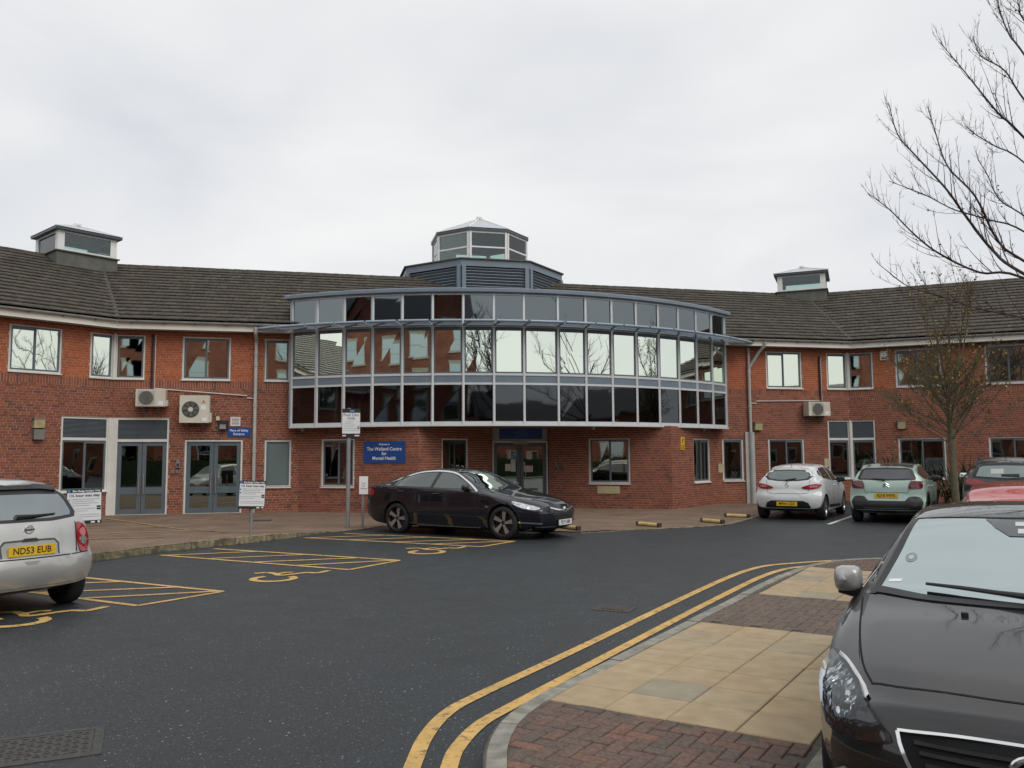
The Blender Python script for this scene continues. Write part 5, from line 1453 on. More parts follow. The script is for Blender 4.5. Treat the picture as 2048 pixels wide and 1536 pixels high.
class Car:
    def __init__(c, name, label, group, L, keys, wheelbase, d_axle, tyre_r, paint_m, af=0.25, pf=2.6, ff=None, ar=0.18, pr=3.0, fr=None, bf=0.9, br=0.9, tyre_w=0.20, track=None):
        c.L, c.xo = L, d_axle + wheelbase / 2
        c.root = empty(name, label=label, cat='car', group=group)
        cols = list(zip(*keys)); fs = [pchip(cols[0], col_) for col_ in cols[1:]]
        W = max(cols[4]); c.W = W
        ffn = pchip(*zip(*ff)) if ff else (lambda z: 0.0); frn = pchip(*zip(*fr)) if fr else (lambda z: 0.0)
        def X(d, y, z):
            g0 = 1 - smoothstep(0, bf, d); g1 = smoothstep(L - br, L, d)
            return c.xo - (d + (af * (abs(y) / W) ** pf + ffn(z)) * g0 - (ar * (abs(y) / W) ** pr + frn(z)) * g1)
        N = 72; rings = []
        for i in range(N + 1):
            u = i / N; d = L * (0.45 * u + 0.55 * (0.5 - 0.5 * math.cos(math.pi * u)))
            zl, wl, zm, wm, zb, wb, ze, we, zt = [f(d) for f in fs]
            lp_ = lambda a, b, t: a + (b - a) * t
            h = [(0, zl), (wl * 0.6, zl), (wl, zl + 0.02), (lp_(wl, wm, 0.65), lp_(zl, zm, 0.4)), (wm, zm), (lp_(wm, wb, 0.35) + 0.004, lp_(zm, zb, 0.55)), (wb, zb),
                 (lp_(wb, we, 0.12), lp_(zb, ze, 0.12)), (lp_(wb, we, 0.5) + 0.012, lp_(zb, ze, 0.5)), (lp_(wb, we, 0.88), lp_(zb, ze, 0.88)), (we, ze), (we * 0.84, lp_(ze, zt, 0.45)), (we * 0.48, lp_(ze, zt, 0.86)), (0, zt)]
            hp = catmull([Vector(p) for p in h], 3)
            ring = [(p.x, p.y) for p in hp] + [(-p.x, p.y) for p in reversed(hp[1:-1])]
            rings.append((d, ring))
        nr = len(rings[0][1]); V, F = [], []
        for d, ring in rings: V += [(X(d, y, z), y, z) for y, z in ring]
        for i in range(N):
            for k in range(nr):
                a, b = i * nr + k, i * nr + (k + 1) % nr; F.append((a, a + nr, b + nr, b))
        for end in (0, N):
            d, ring = rings[end]; zc = (min(p[1] for p in ring) + max(p[1] for p in ring)) / 2
            prev = [end * nr + k for k in range(nr)]
            for s in (0.85, 0.65, 0.42, 0.2):
                cur = []
                for y, z in ring:
                    yy, zz = y * s, zc + (z - zc) * s; V.append((X(d, yy, zz), yy, zz)); cur.append(len(V) - 1)
                for k in range(nr):
                    q = (prev[k], prev[(k + 1) % nr], cur[(k + 1) % nr], cur[k]); F.append(q if end == 0 else q[::-1])
                prev = cur
            V.append((X(d, 0, zc), 0, zc)); ce = len(V) - 1
            for k in range(nr):
                q = (prev[k], prev[(k + 1) % nr], ce); F.append(q if end == 0 else q[::-1])
        me = bpy.data.meshes.new('body'); me.from_pydata(V, [], F); me.update()
        bm = bmesh.new(); bm.from_mesh(me); bmesh.ops.remove_doubles(bm, verts=bm.verts, dist=1e-5); bmesh.ops.recalc_face_normals(bm, faces=bm.faces)
        c.bvh = BVHTree.FromBMesh(bm); bm.to_mesh(me); bm.free()
        me.materials.append(paint_m)
        # wheel arches cut with a boolean in a scratch scene
        tmp = bpy.data.scenes.new('scratch'); ob = bpy.data.objects.new('b', me); tmp.collection.objects.link(ob)
        cm = MB()
        for dx in (d_axle, d_axle + wheelbase):
            for s in (-1, 1):
                M_ = Matrix.Translation((c.xo - dx, s * (W - 0.26), tyre_r)) @ Matrix.Rotation(R(-90 * s), 4, 'X')
                cm.lathe(M_, [(tyre_r + 0.05, 0.0), (tyre_r + 0.05, 0.6)], 36)
        cme = bpy.data.meshes.new('cut'); cme.from_pydata(cm.v, [], cm.f); cme.update(); cme.materials.append(M_GAP)
        b2 = bmesh.new(); b2.from_mesh(cme); bmesh.ops.recalc_face_normals(b2, faces=b2.faces); b2.to_mesh(cme); b2.free()
        co = bpy.data.objects.new('cut', cme); tmp.collection.objects.link(co)
        md = ob.modifiers.new('b', 'BOOLEAN'); md.operation = 'DIFFERENCE'; md.object = co; md.solver = 'EXACT'
        try: md.material_mode = 'TRANSFER'
        except Exception: pass
        with bpy.context.temp_override(scene=tmp, view_layer=tmp.view_layers[0]):
            dg = bpy.context.evaluated_depsgraph_get()
        me2 = bpy.data.meshes.new_from_object(ob.evaluated_get(dg))
        bpy.data.scenes.remove(tmp); bpy.data.objects.remove(ob); bpy.data.objects.remove(co)
        me2.name = 'body'
        me2.polygons.foreach_set('use_smooth', [True] * len(me2.polygons)); me2.set_sharp_from_angle(angle=R(38))
        c.body = put('body', me2, c.root, True)
        c.paint = paint_m
        c.axles = (d_axle, d_axle + wheelbase); c.tr, c.tw = tyre_r, tyre_w
        c.track = track or W - 0.02
    def x(c, d): return c.xo - d
    def ray(c, view, a, b):
        """view S/P: from the car's right/left, (d,z); F/B: (y,z); T: (d,y)"""
        if view in 'SP':
            s = -1 if view == 'S' else 1; o, dr = Vector((c.x(a), s * 2.0, b)), Vector((0, -s, 0))
        elif view == 'F': o, dr = Vector((c.xo + 2, a, b)), Vector((-1, 0, 0))
        elif view == 'B': o, dr = Vector((c.x(c.L) - 2, a, b)), Vector((1, 0, 0))
        else: o, dr = Vector((c.x(a), b, 3.0)), Vector((0, 0, -1))
        h = c.bvh.ray_cast(o, dr)
        if h[0] is None:
            q = o + dr * 1.0
            h = c.bvh.find_nearest(o + dr * (2.0 - c.W * 0.9 if view in 'SP' else 2.0))
        n = h[1].normalized()
        if n.dot(dr) > 0: n = -n
        return h[0], n
    def patch(c, view, poly, mt, name, off=0.004, step=0.06, rounded=0, parent=None, skirt=True, dome=0.0):
        pts = [Vector(p) for p in poly]
        if rounded: pts = catmull(pts, rounded, True)
        bd = []
        for i in range(len(pts)):
            a, b = pts[i], pts[(i + 1) % len(pts)]; n = max(1, int((b - a).length / step)); bd += [a.lerp(b, k / n) for k in range(n)]
        x0, x1 = min(p.x for p in bd), max(p.x for p in bd); y0, y1 = min(p.y for p in bd), max(p.y for p in bd)
        P = list(bd); nb = len(bd); x = x0 + step * 0.5
        while x < x1:
            y = y0 + step * 0.5
            while y < y1:
                if inside((x, y), bd) and min((p - Vector((x, y))).length for p in bd) > step * 0.35: P.append(Vector((x, y)))
                y += step
            x += step
        V, E_, F_, ov, *_r = delaunay_2d_cdt(P, [(i, (i + 1) % nb) for i in range(nb)], [], 1, 1e-6)
        m = MB(); inner = []
        cen = Vector(((x0 + x1) / 2, (y0 + y1) / 2)); mr = max((p - cen).length for p in bd)
        for p in V:
            h, n = c.ray(view, p.x, p.y); o_ = off
            if dome: o_ += dome * max(0.0, 1 - ((p - cen).length / mr) ** 2)
            m.v.append(tuple(h + n * o_)); inner.append(tuple(h - n * 0.006))
        m.f = [tuple(f) for f in F_]
        if skirt:
            cnt = {}
            for f in m.f:
                for i in range(len(f)):
                    e = (f[i], f[(i + 1) % len(f)]); k = tuple(sorted(e)); cnt.setdefault(k, []).append(e)
            used = {}
            for k, es in cnt.items():
                if len(es) == 1:
                    a, b = es[0]
                    for v in (a, b):
                        if v not in used: used[v] = len(m.v); m.v.append(inner[v])
                    m.f.append((b, a, used[a], used[b]))
        return m.build(name, mt, parent or c.root, 50, True)
    def ribbon(c, view, pts, w, mt, name, off=0.005, curve=0, parent=None):
        P = [Vector(p) for p in pts]
        if curve: P = catmull(P, curve)
        P = dense([tuple(p) for p in P], 0.05); m = MB(); n = len(P)
        for i in range(n):
            t = (P[min(i + 1, n - 1)] - P[max(i - 1, 0)]).normalized(); q = Vector((-t.y, t.x)) * w / 2
            h0, n0 = c.ray(view, *(P[i] + q)); h1, n1 = c.ray(view, *(P[i] - q))
            m.v += [tuple(h0 - n0 * 0.004), tuple(h0 + n0 * off), tuple(h1 + n1 * off), tuple(h1 - n1 * 0.004)]
        for i in range(n - 1):
            for k in range(3): a = i * 4 + k; m.f.append((a, a + 1, a + 5, a + 4))
        return m.build(name, mt, parent or c.root, 50, True)
    def wheels(c, spokes, rim_m, spoke_m, style='v', rim_f=0.68, hub_m=None):
        r, w = c.tr, c.tw; rr = r * rim_f
        T = Matrix.Rotation(R(90), 4, 'X')     # lathe axis along -y (outwards for the right side)
        m = MB(); m.lathe(T, [(0.06, -w * 0.3), (rr * 0.9, -w * 0.3), (rr * 0.9, w * 0.12), (0.05, w * 0.12)], 24); wh = m.build('wheel', M_ALLOYD, c.root, True, True)
        m = MB(); m.lathe(T, [(rr, -w / 2), (r * 0.94, -w / 2), (r * 0.99, -w * 0.40), (r, -w * 0.25), (r, w * 0.25), (r * 0.99, w * 0.40), (r * 0.94, w / 2), (rr * 1.03, w / 2 + 0.004), (rr, w * 0.42), (rr, -w / 2)], 40, False); m.build('tyre', M_TYRE, wh, 60, True)
        m = MB()
        m.lathe(T, [(rr * 0.90, -w * 0.1), (rr * 0.92, w * 0.38), (rr * 1.0, w * 0.47), (rr * 1.01, w * 0.43)], 36, False)
        m.lathe(T, [(0.0, w * 0.36), (0.055, w * 0.36), (0.062, w * 0.30), (0.07, w * 0.1)], 18)
        m.build('rim', rim_m, wh, 50, True)
        for k in range(spokes):
            a = 2 * math.pi * k / spokes; arms = (-0.16, 0.16) if style == 'v' else ((0.0,) if style == 'i' else (0.10,))
            for da in arms:
                m = MB(); ca = lambda rad, an, y: (rad * math.cos(an), -y, rad * math.sin(an))
                a0, a1 = a + da * 0.3, a + da * (1.0 if style == 'v' else 2.2)
                w0, w1 = (0.022, 0.028) if style == 'v' else ((0.03, 0.055) if style == 'i' else (0.045, 0.095))
                r0, r1 = 0.045, rr * 0.95
                for an, rad, ww, yy in ((a0, r0, w0, w * 0.37), (a1, r1, w1, w * 0.43)):
                    d_ = ww / 2 / rad
                    m.v += [ca(rad, an - d_, yy), ca(rad, an + d_, yy), ca(rad, an + d_, yy - 0.03), ca(rad, an - d_, yy - 0.03)]
                m.f = [(0, 1, 5, 4), (1, 2, 6, 5), (2, 3, 7, 6), (3, 0, 4, 7), (0, 3, 2, 1), (4, 5, 6, 7)]
                m.build('spoke', spoke_m, wh, local=True)
        first = True
        for dx in c.axles:
            for s in (-1, 1):
                o = wh if first else copy_tree(wh, c.root); first = False
                o.location = (c.x(dx), s * (c.track - w / 2), r); o.rotation_euler = (0, R(rnd.uniform(0, 60)), 0 if s < 0 else math.pi)
    def both(c, fn):
        for v in 'SP': fn(v)
    def mirror(c, d, z, cap_m, s=1.0, off=0.10, wy=0.115, hz=0.075):
        for v in (-1, 1):
            h, n = c.ray('S' if v < 0 else 'P', d, z - 0.03); y0 = abs(h.y)
            m = MB(); A = Matrix.Translation((c.x(d) - 0.0, v * (y0 + off), z + 0.01))
            pr = []
            for i in range(9):
                t = i / 8; a = math.pi * t
                pr.append((0.5 - 0.5 * math.cos(a), math.sin(a) ** 0.45))
            base = len(m.v); n_ = 14
            for xx, rad in pr:
                for k in range(n_):
                    a = 2 * math.pi * k / n_; cs, sn = math.cos(a), math.sin(a)
                    cs = math.copysign(abs(cs) ** 0.55, cs); sn = math.copysign(abs(sn) ** 0.55, sn)
                    q = A @ Vector(((0.5 - xx) * 0.14 * s + 0.02 * abs(cs) * (v * cs > 0), cs * rad * wy * s, sn * rad * hz * s)); m.v.append(tuple(q))
            for i in range(8):
                for k in range(n_): a = base + i * n_ + k; b = base + i * n_ + (k + 1) % n_; m.f.append((a, b, b + n_, a + n_))
            mo = m.build('door_mirror', cap_m, c.root, 50, True)
            m = MB(); m.tube([(c.x(d) - 0.01, v * (y0 - 0.03), z - 0.05), (c.x(d), v * (y0 + off), z - 0.055)], [0.035, 0.03], 8); m.build('mirror_arm', M_TRIMB, mo, True, True)
    def handle(c, d, z, mt):
        for v in 'SP':
            h, n = c.ray(v, d, z); h2, n2 = c.ray(v, d + 0.19, z)
            m = MB(); m.tube([tuple(h + n * 0.002), tuple(h + n * 0.028 + (h2 - h) * 0.2), tuple(h2 + n2 * 0.028 - (h2 - h) * 0.2), tuple(h2 + n2 * 0.002)], 0.014, 8); m.build('door_handle', mt, c.root, True, True)
    def plate(c, view, z, s, mt, w=0.52, h=0.111, off=0.012, y=0.0):
        hp, n = c.ray(view, y, z); sg = 1 if view == 'F' else -1
        m = MB(); m.lbox(hp.x + sg * off - 0.006, hp.x + sg * off + 0.006, y - w / 2, y + w / 2, z - h / 2, z + h / 2); pl = m.build('number_plate', mt, c.root, local=True)
        xx = hp.x + sg * (off + 0.0075)
        M_ = Matrix(((0, 0, sg, xx), (sg, 0, 0, y), (0, 1, 0, z), (0, 0, 0, 1)))
        text('registration', s, h * 0.92, M_INK, M_, pl, world_parent=False, sx=0.92, bold=0.001)
        return pl
    def place(c, x, y, heading, z=None):
        c.root.location = (x, y, gz(x, y) if z is None else z); c.root.rotation_euler = (0, 0, R(heading))
        return c

def ring_badge(c, view, y, z, r, mt, bar=True, name='badge'):
    h, n = c.ray(view, y, z); sg = 1 if view == 'F' else -1; xx = h.x + sg * 0.012
    m = MB(); m.tube([(xx, y + r * math.cos(R(t)), z + r * math.sin(R(t))) for t in range(0, 361, 20)], r * 0.16, 6, False)
    if bar: m.lbox(xx - 0.006, xx + 0.006, y - r * 1.35, y + r * 1.35, z - r * 0.16, z + r * 0.16)
    return m.build(name, mt, c.root, True, True)
def mir(P): return [(-a, b) for a, b in P]

# ---------------------------------------------------------------- silver three-door hatchback, seen from behind
c = Car('silver_hatchback', 'small rounded silver hatchback parked nose to the kerb, seen from behind', 'cars parked outside the clinic', 3.72, [
    (0.00, .26, .52, .46, .64, .60, .63, .68, .50, .72), (0.30, .20, .72, .50, .79, .75, .78, .83, .58, .87), (0.70, .19, .76, .52, .825, .86, .80, .93, .60, .97), (1.00, .19, .77, .53, .83, .92, .81, 1.08, .62, 1.13),
    (1.60, .19, .77, .53, .83, .97, .80, 1.42, .56, 1.48), (2.20, .19, .77, .53, .83, .99, .80, 1.475, .55, 1.54), (2.90, .19, .77, .54, .83, 1.0, .80, 1.455, .55, 1.525), (3.40, .22, .76, .54, .825, 1.0, .785, 1.42, .54, 1.49), (3.72, .30, .70, .54, .80, .98, .755, 1.38, .52, 1.45)],
    2.43, 0.70, 0.29, paint('silver_paint', (0.52, 0.52, 0.50), 0.55, 0.36), ar=0.20, pr=3.2, fr=[(.25, .10), (.36, .03), (.50, 0.0), (.62, .015), (.665, .05), (.80, .085), (1.0, .14), (1.12, .22), (1.30, .34), (1.45, .46)], br=1.0, tyre_w=0.185)
c.wheels(6, M_ALLOY, M_ALLOY, 'i')
RW = [(-.60, 1.075), (-.635, 1.13), (-.575, 1.28), (-.50, 1.40), (-.25, 1.425), (.25, 1.425), (.50, 1.40), (.575, 1.28), (.635, 1.13), (.60, 1.075), (.30, 1.045), (-.30, 1.045)]
c.patch('B', RW, M_TRIMB, 'window_surround', 0.003)  # black surround; its deep top band paints in a dark reflection
c.patch('B', [(-.54, 1.10), (-.56, 1.14), (-.515, 1.27), (-.47, 1.34), (-.2, 1.352), (.2, 1.352), (.47, 1.34), (.515, 1.27), (.56, 1.14), (.54, 1.10), (.28, 1.078), (-.28, 1.078)], mat_mirror('micra_rear_glass', (0.30, 0.335, 0.34), 0.05, 0.05), 'rear_window', 0.006)
c.patch('B', [(-.44, 1.375), (-.25, 1.40), (.25, 1.40), (.44, 1.375), (.46, 1.42), (.25, 1.445), (-.25, 1.445), (-.46, 1.42)], M_TRIMB, 'spoiler_reflection', 0.03)  # black band painted as the dark reflection along the spoiler
for s in (1, -1):
    P = [(.585, .985), (.60, .70), (.66, .655), (.745, .69), (.775, .78), (.755, .90), (.68, .985)]
    P = [(a * s, b) for a, b in P]
    lampo = c.patch('B', P, M_LAMPR, 'tail_lamp', 0.012, 0.03, 3)
    for zz, rr_, mm in ((.885, .050, M_LAMPP), (.79, .055, M_LAMPC)):
        c.patch('B', [(s * .675 + rr_ * math.cos(R(t)), zz + rr_ * math.sin(R(t))) for t in range(0, 360, 30)], mm, 'lamp_lens', 0.018, 0.02, 0, lampo)
    c.ribbon('B', [(s * .585, 1.02), (s * .575, .80), (s * .56, .665)], 0.008, M_GAP, 'hatch_gap')
c.ribbon('B', [(-.74, .655), (-.5, .648), (0, .645), (.5, .648), (.74, .655)], 0.012, M_GAP, 'bumper_gap', 0.003)
c.patch('B', [(-.33, .665), (-.33, .80), (-.28, .845), (.28, .845), (.33, .80), (.33, .665)], mat('plate_recess', (0.33, 0.33, 0.32), 0.5), 'plate_recess', 0.003)
c.ribbon('B', [(-.32, .67), (-.325, .79), (-.28, .84), (0, .846), (.28, .84), (.325, .79), (.32, .67)], 0.02, mat('recess_shadow', (0.06, 0.06, 0.065), 0.6), 'recess_shade_line', 0.006)  # dark strip painted as the shade inside the plate recess
c.plate('B', .735, 'ND53 EUB', M_PLY, off=0.03)
ring_badge(c, 'B', 0.0, .965, .045, M_CHROME)
c.patch('B', [(-.09, .835), (-.07, .865), (.07, .865), (.09, .835)], M_TRIMB, 'hatch_handle', 0.02)
c.patch('B', [(-.09, .615), (.09, .615), (.05, .575), (-.05, .575)], mat('tow_cover', (0.26, 0.26, 0.25), 0.5), 'tow_cover', 0.003)
c.ribbon('B', [(-.66, .305), (0, .30), (.66, .305)], 0.05, M_TRIMB, 'lower_valance', 0.003)
c.both(lambda v: [c.patch(v, [(1.28, 1.02), (1.50, 1.33), (1.62, 1.40), (2.22, 1.43), (2.25, 1.03)], M_CGL2, 'side_window', 0.004), c.patch(v, [(2.33, 1.035), (2.31, 1.43), (2.75, 1.41), (3.02, 1.30), (3.10, 1.12), (3.02, 1.06)], M_CGL2, 'side_window', 0.004)])
h, n = c.ray('B', 0.12, 1.10)
mb = MB(); mb.tube([tuple(h + n * 0.02), tuple(c.ray('B', -.10, 1.115)[0] + Vector((-0.03, 0, 0))), tuple(c.ray('B', -.34, 1.125)[0] + Vector((-0.02, 0, 0)))], [0.026, 0.015, 0.009], 8); mb.build('rear_wiper', M_TRIMB, c.root, True, True)
c.patch('T', [(1.02, -.60), (0.93, 0), (1.02, .60), (1.55, .54), (1.52, 0), (1.55, -.54)], M_CGL, 'windscreen')
c.mirror(1.42, 1.05, c.paint)
a_ = R(148); fw, rt = Vector((math.cos(a_), math.sin(a_))), Vector((math.sin(a_), -math.cos(a_)))
p = Vector((-5.54, 10.42)) + fw * (2.43 / 2) - rt * 0.72
c.place(p.x, p.y, 148)

# ---------------------------------------------------------------- dark blue saloon, side on
c = Car('dark_blue_saloon', 'long dark navy fastback saloon with chrome window line parked before the porch', 'cars parked outside the clinic', 4.897, [
    (0.00, .24, .60, .44, .70, .60, .69, .66, .54, .70), (0.35, .19, .80, .50, .88, .69, .865, .765, .68, .80), (0.95, .18, .84, .52, .925, .80, .905, .875, .73, .905), (1.35, .18, .85, .52, .93, .895, .915, .955, .75, .985),
    (1.80, .18, .85, .52, .93, .945, .912, 1.115, .70, 1.165), (2.35, .18, .85, .52, .93, .98, .905, 1.345, .585, 1.395), (2.90, .18, .85, .52, .93, 1.00, .905, 1.385, .575, 1.432), (3.50, .18, .85, .53, .93, 1.02, .905, 1.34, .56, 1.392), (4.00, .18, .85, .54, .925, 1.035, .895, 1.225, .55, 1.272), (4.45, .20, .84, .56, .91, 1.03, .865, 1.085, .60, 1.125), (4.75, .24, .80, .58, .885, 1.0, .83, 1.04, .62, 1.06), (4.897, .32, .70, .60, .82, .92, .76, .985, .58, 1.005)],
    2.829, 0.95, 0.335, paint('navy_paint', (0.004, 0.005, 0.011), 0.0, 0.5, 1.0), af=0.34, pf=2.6, ff=[(.22, .10), (.34, .02), (.50, .0), (.70, .06)], ar=0.22, pr=2.8, fr=[(.25, .10), (.45, .0), (.7, .01), (.95, .03), (1.0, .0)], tyre_w=0.225)
c.wheels(5, M_ALLOYD, M_ALLOY, 'f', 0.74)
M_INSG = glass_car('saloon_glass', (0.035, 0.047, 0.045), 2.0)
def saloon_side(v):
    c.patch(v, [(1.74, 1.005), (2.05, 1.165), (2.34, 1.293), (2.52, 1.328), (2.715, 1.34), (2.755, 1.022)], M_INSG, 'side_window', 0.004)
    c.patch(v, [(2.845, 1.026), (2.82, 1.34), (3.10, 1.33), (3.40, 1.293), (3.74, 1.205), (3.79, 1.052)], M_INSG, 'side_window', 0.004)
    c.patch(v, [(3.84, 1.055), (3.80, 1.185), (4.00, 1.12), (4.20, 1.065), (4.14, 1.055)], M_CGL2, 'quarter_window', 0.004)
    c.ribbon(v, [(1.60, .955), (1.74, 1.035), (2.05, 1.20), (2.33, 1.322), (2.70, 1.37), (3.10, 1.362), (3.42, 1.322), (3.80, 1.215), (4.10, 1.115), (4.30, 1.055), (4.22, 1.035)], 0.026, M_CHROME, 'chrome_strip', 0.008, 3)
    c.patch(v, [(2.76, 1.022), (2.72, 1.342), (2.815, 1.342), (2.84, 1.026)], M_TRIMB, 'door_pillar', 0.003)
    for pl in ([(1.52, .88), (1.50, .60), (1.55, .30), (1.60, .24)], [(2.79, .95), (2.81, .60), (2.78, .24)], [(3.80, .98), (3.85, .72), (3.70, .52), (3.45, .26)]): c.ribbon(v, pl, 0.010, M_GAP, 'panel_gap', 0.002, 3)
    c.ribbon(v, [(1.30, .80), (2.0, .84), (3.0, .88), (4.0, .915), (4.5, .93)], 0.02, mat('crease_shadow', (0.004, 0.005, 0.009), 0.4), 'crease_shade_line', 0.003, 4)  # the crease is a dark strip painted as its shade
    c.ribbon(v, [(1.5, .20), (3.2, .20)], 0.05, M_TRIMB, 'sill_trim', 0.02)
    c.patch(v, [(.20, .635), (.42, .70), (.74, .775), (.66, .70), (.48, .635), (.28, .60)], M_LAMPC, 'headlamp', 0.008, 0.035, 2)
    c.ribbon(v, [(.16, .335), (.36, .345), (.58, .36)], 0.03, M_CHROME, 'fog_trim', 0.012)
    c.patch(v, [(4.50, .83), (4.52, .95), (4.78, .98), (4.80, .86)], M_LAMPR, 'tail_lamp', 0.008, 0.04, 2)
    c.patch(v, [(1.27, .66), (1.36, .675), (1.36, .645), (1.28, .64)], M_CHROME, 'side_repeater', 0.008, 0.03)
c.both(saloon_side)
c.handle(2.56, .895, c.paint); c.handle(3.55, .93, c.paint)
c.mirror(1.86, 1.03, c.paint, 1.0, 0.09, 0.10, 0.07)
c.patch('T', [(1.50, -.70), (1.36, -.35), (1.33, 0), (1.36, .35), (1.50, .70), (2.30, .56), (2.26, 0), (2.30, -.56)], mat_mirror('saloon_windscreen', (0.16, 0.19, 0.185), 0.03, 0.03), 'windscreen', 0.004, 0.08)
c.patch('T', [(3.55, -.52), (3.50, 0), (3.55, .52), (4.30, .54), (4.36, 0), (4.30, -.54)], M_CGL, 'rear_window', 0.004, 0.08)
c.patch('F', [(-.40, .60), (-.44, .54), (-.34, .40), (.34, .40), (.44, .54), (.40, .60), (.2, .625), (-.2, .625)], M_TRIMB, 'grille', 0.004, 0.05)
for zz in (.44, .49, .54, .58): c.ribbon('F', [(-.38 + (0.58 - zz) * .4, zz), (.38 - (0.58 - zz) * .4, zz)], 0.010, mat('grille_bar', (0.10, 0.10, 0.105), 0.3, 0.6), 'grille_bar', 0.012)
for s in (1, -1): c.ribbon('F', [(s * .06, .575), (s * .28, .60), (s * .46, .64)], 0.026, M_CHROME, 'grille_wing', 0.016, 3)
h, n = c.ray('F', 0, .585)
mb = MB(); mb.lathe(Matrix.Translation((h.x + 0.004, 0, .585)) @ Matrix.Rotation(R(90), 4, 'Y'), [(.065, 0), (.065, .02), (.055, .028), (.02, .03)], 18); mb.build('badge', M_CHROME, c.root, True, True)
c.plate('F', .335, 'FE19 UBK', M_PLW, off=0.03)
c.ribbon('F', [(-.70, .25), (-.4, .245), (0, .245), (.4, .245), (.70, .25)], 0.05, M_TRIMB, 'splitter', 0.035)
c.ribbon('T', [(1.30, -.80), (1.28, -.4), (1.27, 0), (1.28, .4), (1.30, .80)], 0.012, M_GAP, 'bonnet_gap', 0.002)
mb = MB(); hh = c.ray('T', 3.75, 0)[0]; mb.hexa([tuple(hh + Vector(t)) for t in ((.08, -.02, 0), (-.08, -.025, 0), (-.08, .025, 0), (.08, .02, 0), (-.03, -.006, .055), (-.075, -.006, .055), (-.075, .006, .055), (-.03, .006, .055))]); mb.build('roof_aerial', c.paint, c.root, local=True)
a_ = R(-33.2); fw, rt = Vector((math.cos(a_), math.sin(a_))), Vector((math.sin(a_), -math.cos(a_)))
p = (Vector((-2.53, 18.67)) + Vector((-0.15, 17.08))) / 2 - rt * 0.80
c.place(p.x, p.y, -33.2)

# ---------------------------------------------------------------- white five-door hatchback from behind
c = Car('white_hatchback', 'white five-door hatchback with swept red tail lamps parked by the downpipe', 'cars parked outside the clinic', 4.062, [
    (0.00, .24, .55, .46, .68, .62, .67, .70, .52, .74), (0.35, .19, .74, .52, .83, .76, .81, .84, .60, .88), (0.85, .18, .80, .54, .86, .86, .83, .95, .64, .99), (1.15, .18, .80, .54, .866, .91, .83, 1.08, .64, 1.13),
    (1.80, .18, .80, .54, .866, .95, .825, 1.35, .57, 1.40), (2.35, .18, .80, .54, .866, .98, .825, 1.39, .565, 1.448), (3.00, .18, .80, .55, .866, 1.02, .82, 1.36, .555, 1.42), (3.60, .20, .80, .56, .866, 1.03, .80, 1.30, .53, 1.37), (3.90, .25, .78, .57, .86, 1.00, .78, 1.27, .52, 1.345), (4.062, .30, .72, .58, .84, .97, .76, 1.25, .50, 1.325)],
    2.589, 0.86, 0.31, paint('white_paint', (0.66, 0.68, 0.69), 0.0, 0.4, 1.0, 0.06), ar=0.22, pr=3.0, fr=[(.25, .10), (.40, .02), (.55, .0), (.66, .02), (.72, .07), (.90, .10), (1.02, .15), (1.12, .22), (1.33, .42)], br=1.0)
c.wheels(5, M_ALLOY, M_ALLOY, 'v', 0.70)
c.patch('B', [(-.52, 1.035), (-.62, 1.13), (-.56, 1.225), (-.45, 1.285), (0, 1.30), (.45, 1.285), (.56, 1.225), (.62, 1.13), (.52, 1.035), (.25, 1.0), (-.25, 1.0)], M_TRIMB, 'window_surround', 0.003, 0.05)
c.patch('B', [(-.46, 1.06), (-.53, 1.13), (-.49, 1.21), (-.38, 1.255), (0, 1.268), (.38, 1.255), (.49, 1.21), (.53, 1.13), (.46, 1.06), (.22, 1.03), (-.22, 1.03)], mat_mirror('hatch_rear_glass', (0.20, 0.23, 0.225), 0.04, 0.04), 'rear_window', 0.007, 0.05)
for s in (1, -1):
    P = [(.36, .84), (.42, .80), (.60, .79), (.76, .83), (.80, .91), (.70, .93), (.50, .895)]
    lampo = c.patch('B', [(a * s, b) for a, b in P], M_LAMPR, 'tail_lamp', 0.012, 0.03, 3)
    c.patch('B', [(a * s, b) for a, b in ((.55, .835), (.70, .85), (.72, .885), (.56, .87))], M_LAMPP, 'lamp_lens', 0.018, 0.03, 2, lampo)
    c.ribbon('B', [(s * .56, 1.03), (s * .53, .89), (s * .52, .72), (s * .46, .685)], 0.008, M_GAP, 'hatch_gap', 0.002, 3)
c.ribbon('B', [(-.46, .685), (0, .68), (.46, .685)], 0.010, M_GAP, 'hatch_gap', 0.002)
c.patch('B', [(-.60, .27), (-.52, .45), (-.40, .50), (.40, .50), (.52, .45), (.60, .27), (.3, .24), (-.3, .24)], M_TRIMB, 'bumper_insert', 0.006, 0.05)
c.plate('B', .42, 'MF64 CEA', M_PLY, off=0.03)
h, n = c.ray('B', 0, .90)
mb = MB()
for a, b in (((0, .065), (.042, 0)), ((.042, 0), (0, -.065)), ((0, -.065), (-.042, 0)), ((-.042, 0), (0, .065))): mb.tube([(h.x - .012, a[0], .90 + a[1]), (h.x - .012, b[0], .90 + b[1])], .010, 6)
mb.build('badge', M_CHROME, c.root, True, True)
mb = MB(); mb.lbox(h.x - .004, h.x + .02, -.075, .075, .79, .81); mb.build('model_lettering', M_CHROME, c.root, local=True)
mb = MB(); mb.tube([tuple(c.ray('B', .04, 1.02)[0] + Vector((-.03, 0, 0))), tuple(c.ray('B', -.22, 1.07)[0] + Vector((-.02, 0, 0)))], [.028, .012], 8); mb.build('rear_wiper', M_TRIMB, c.root, True, True)
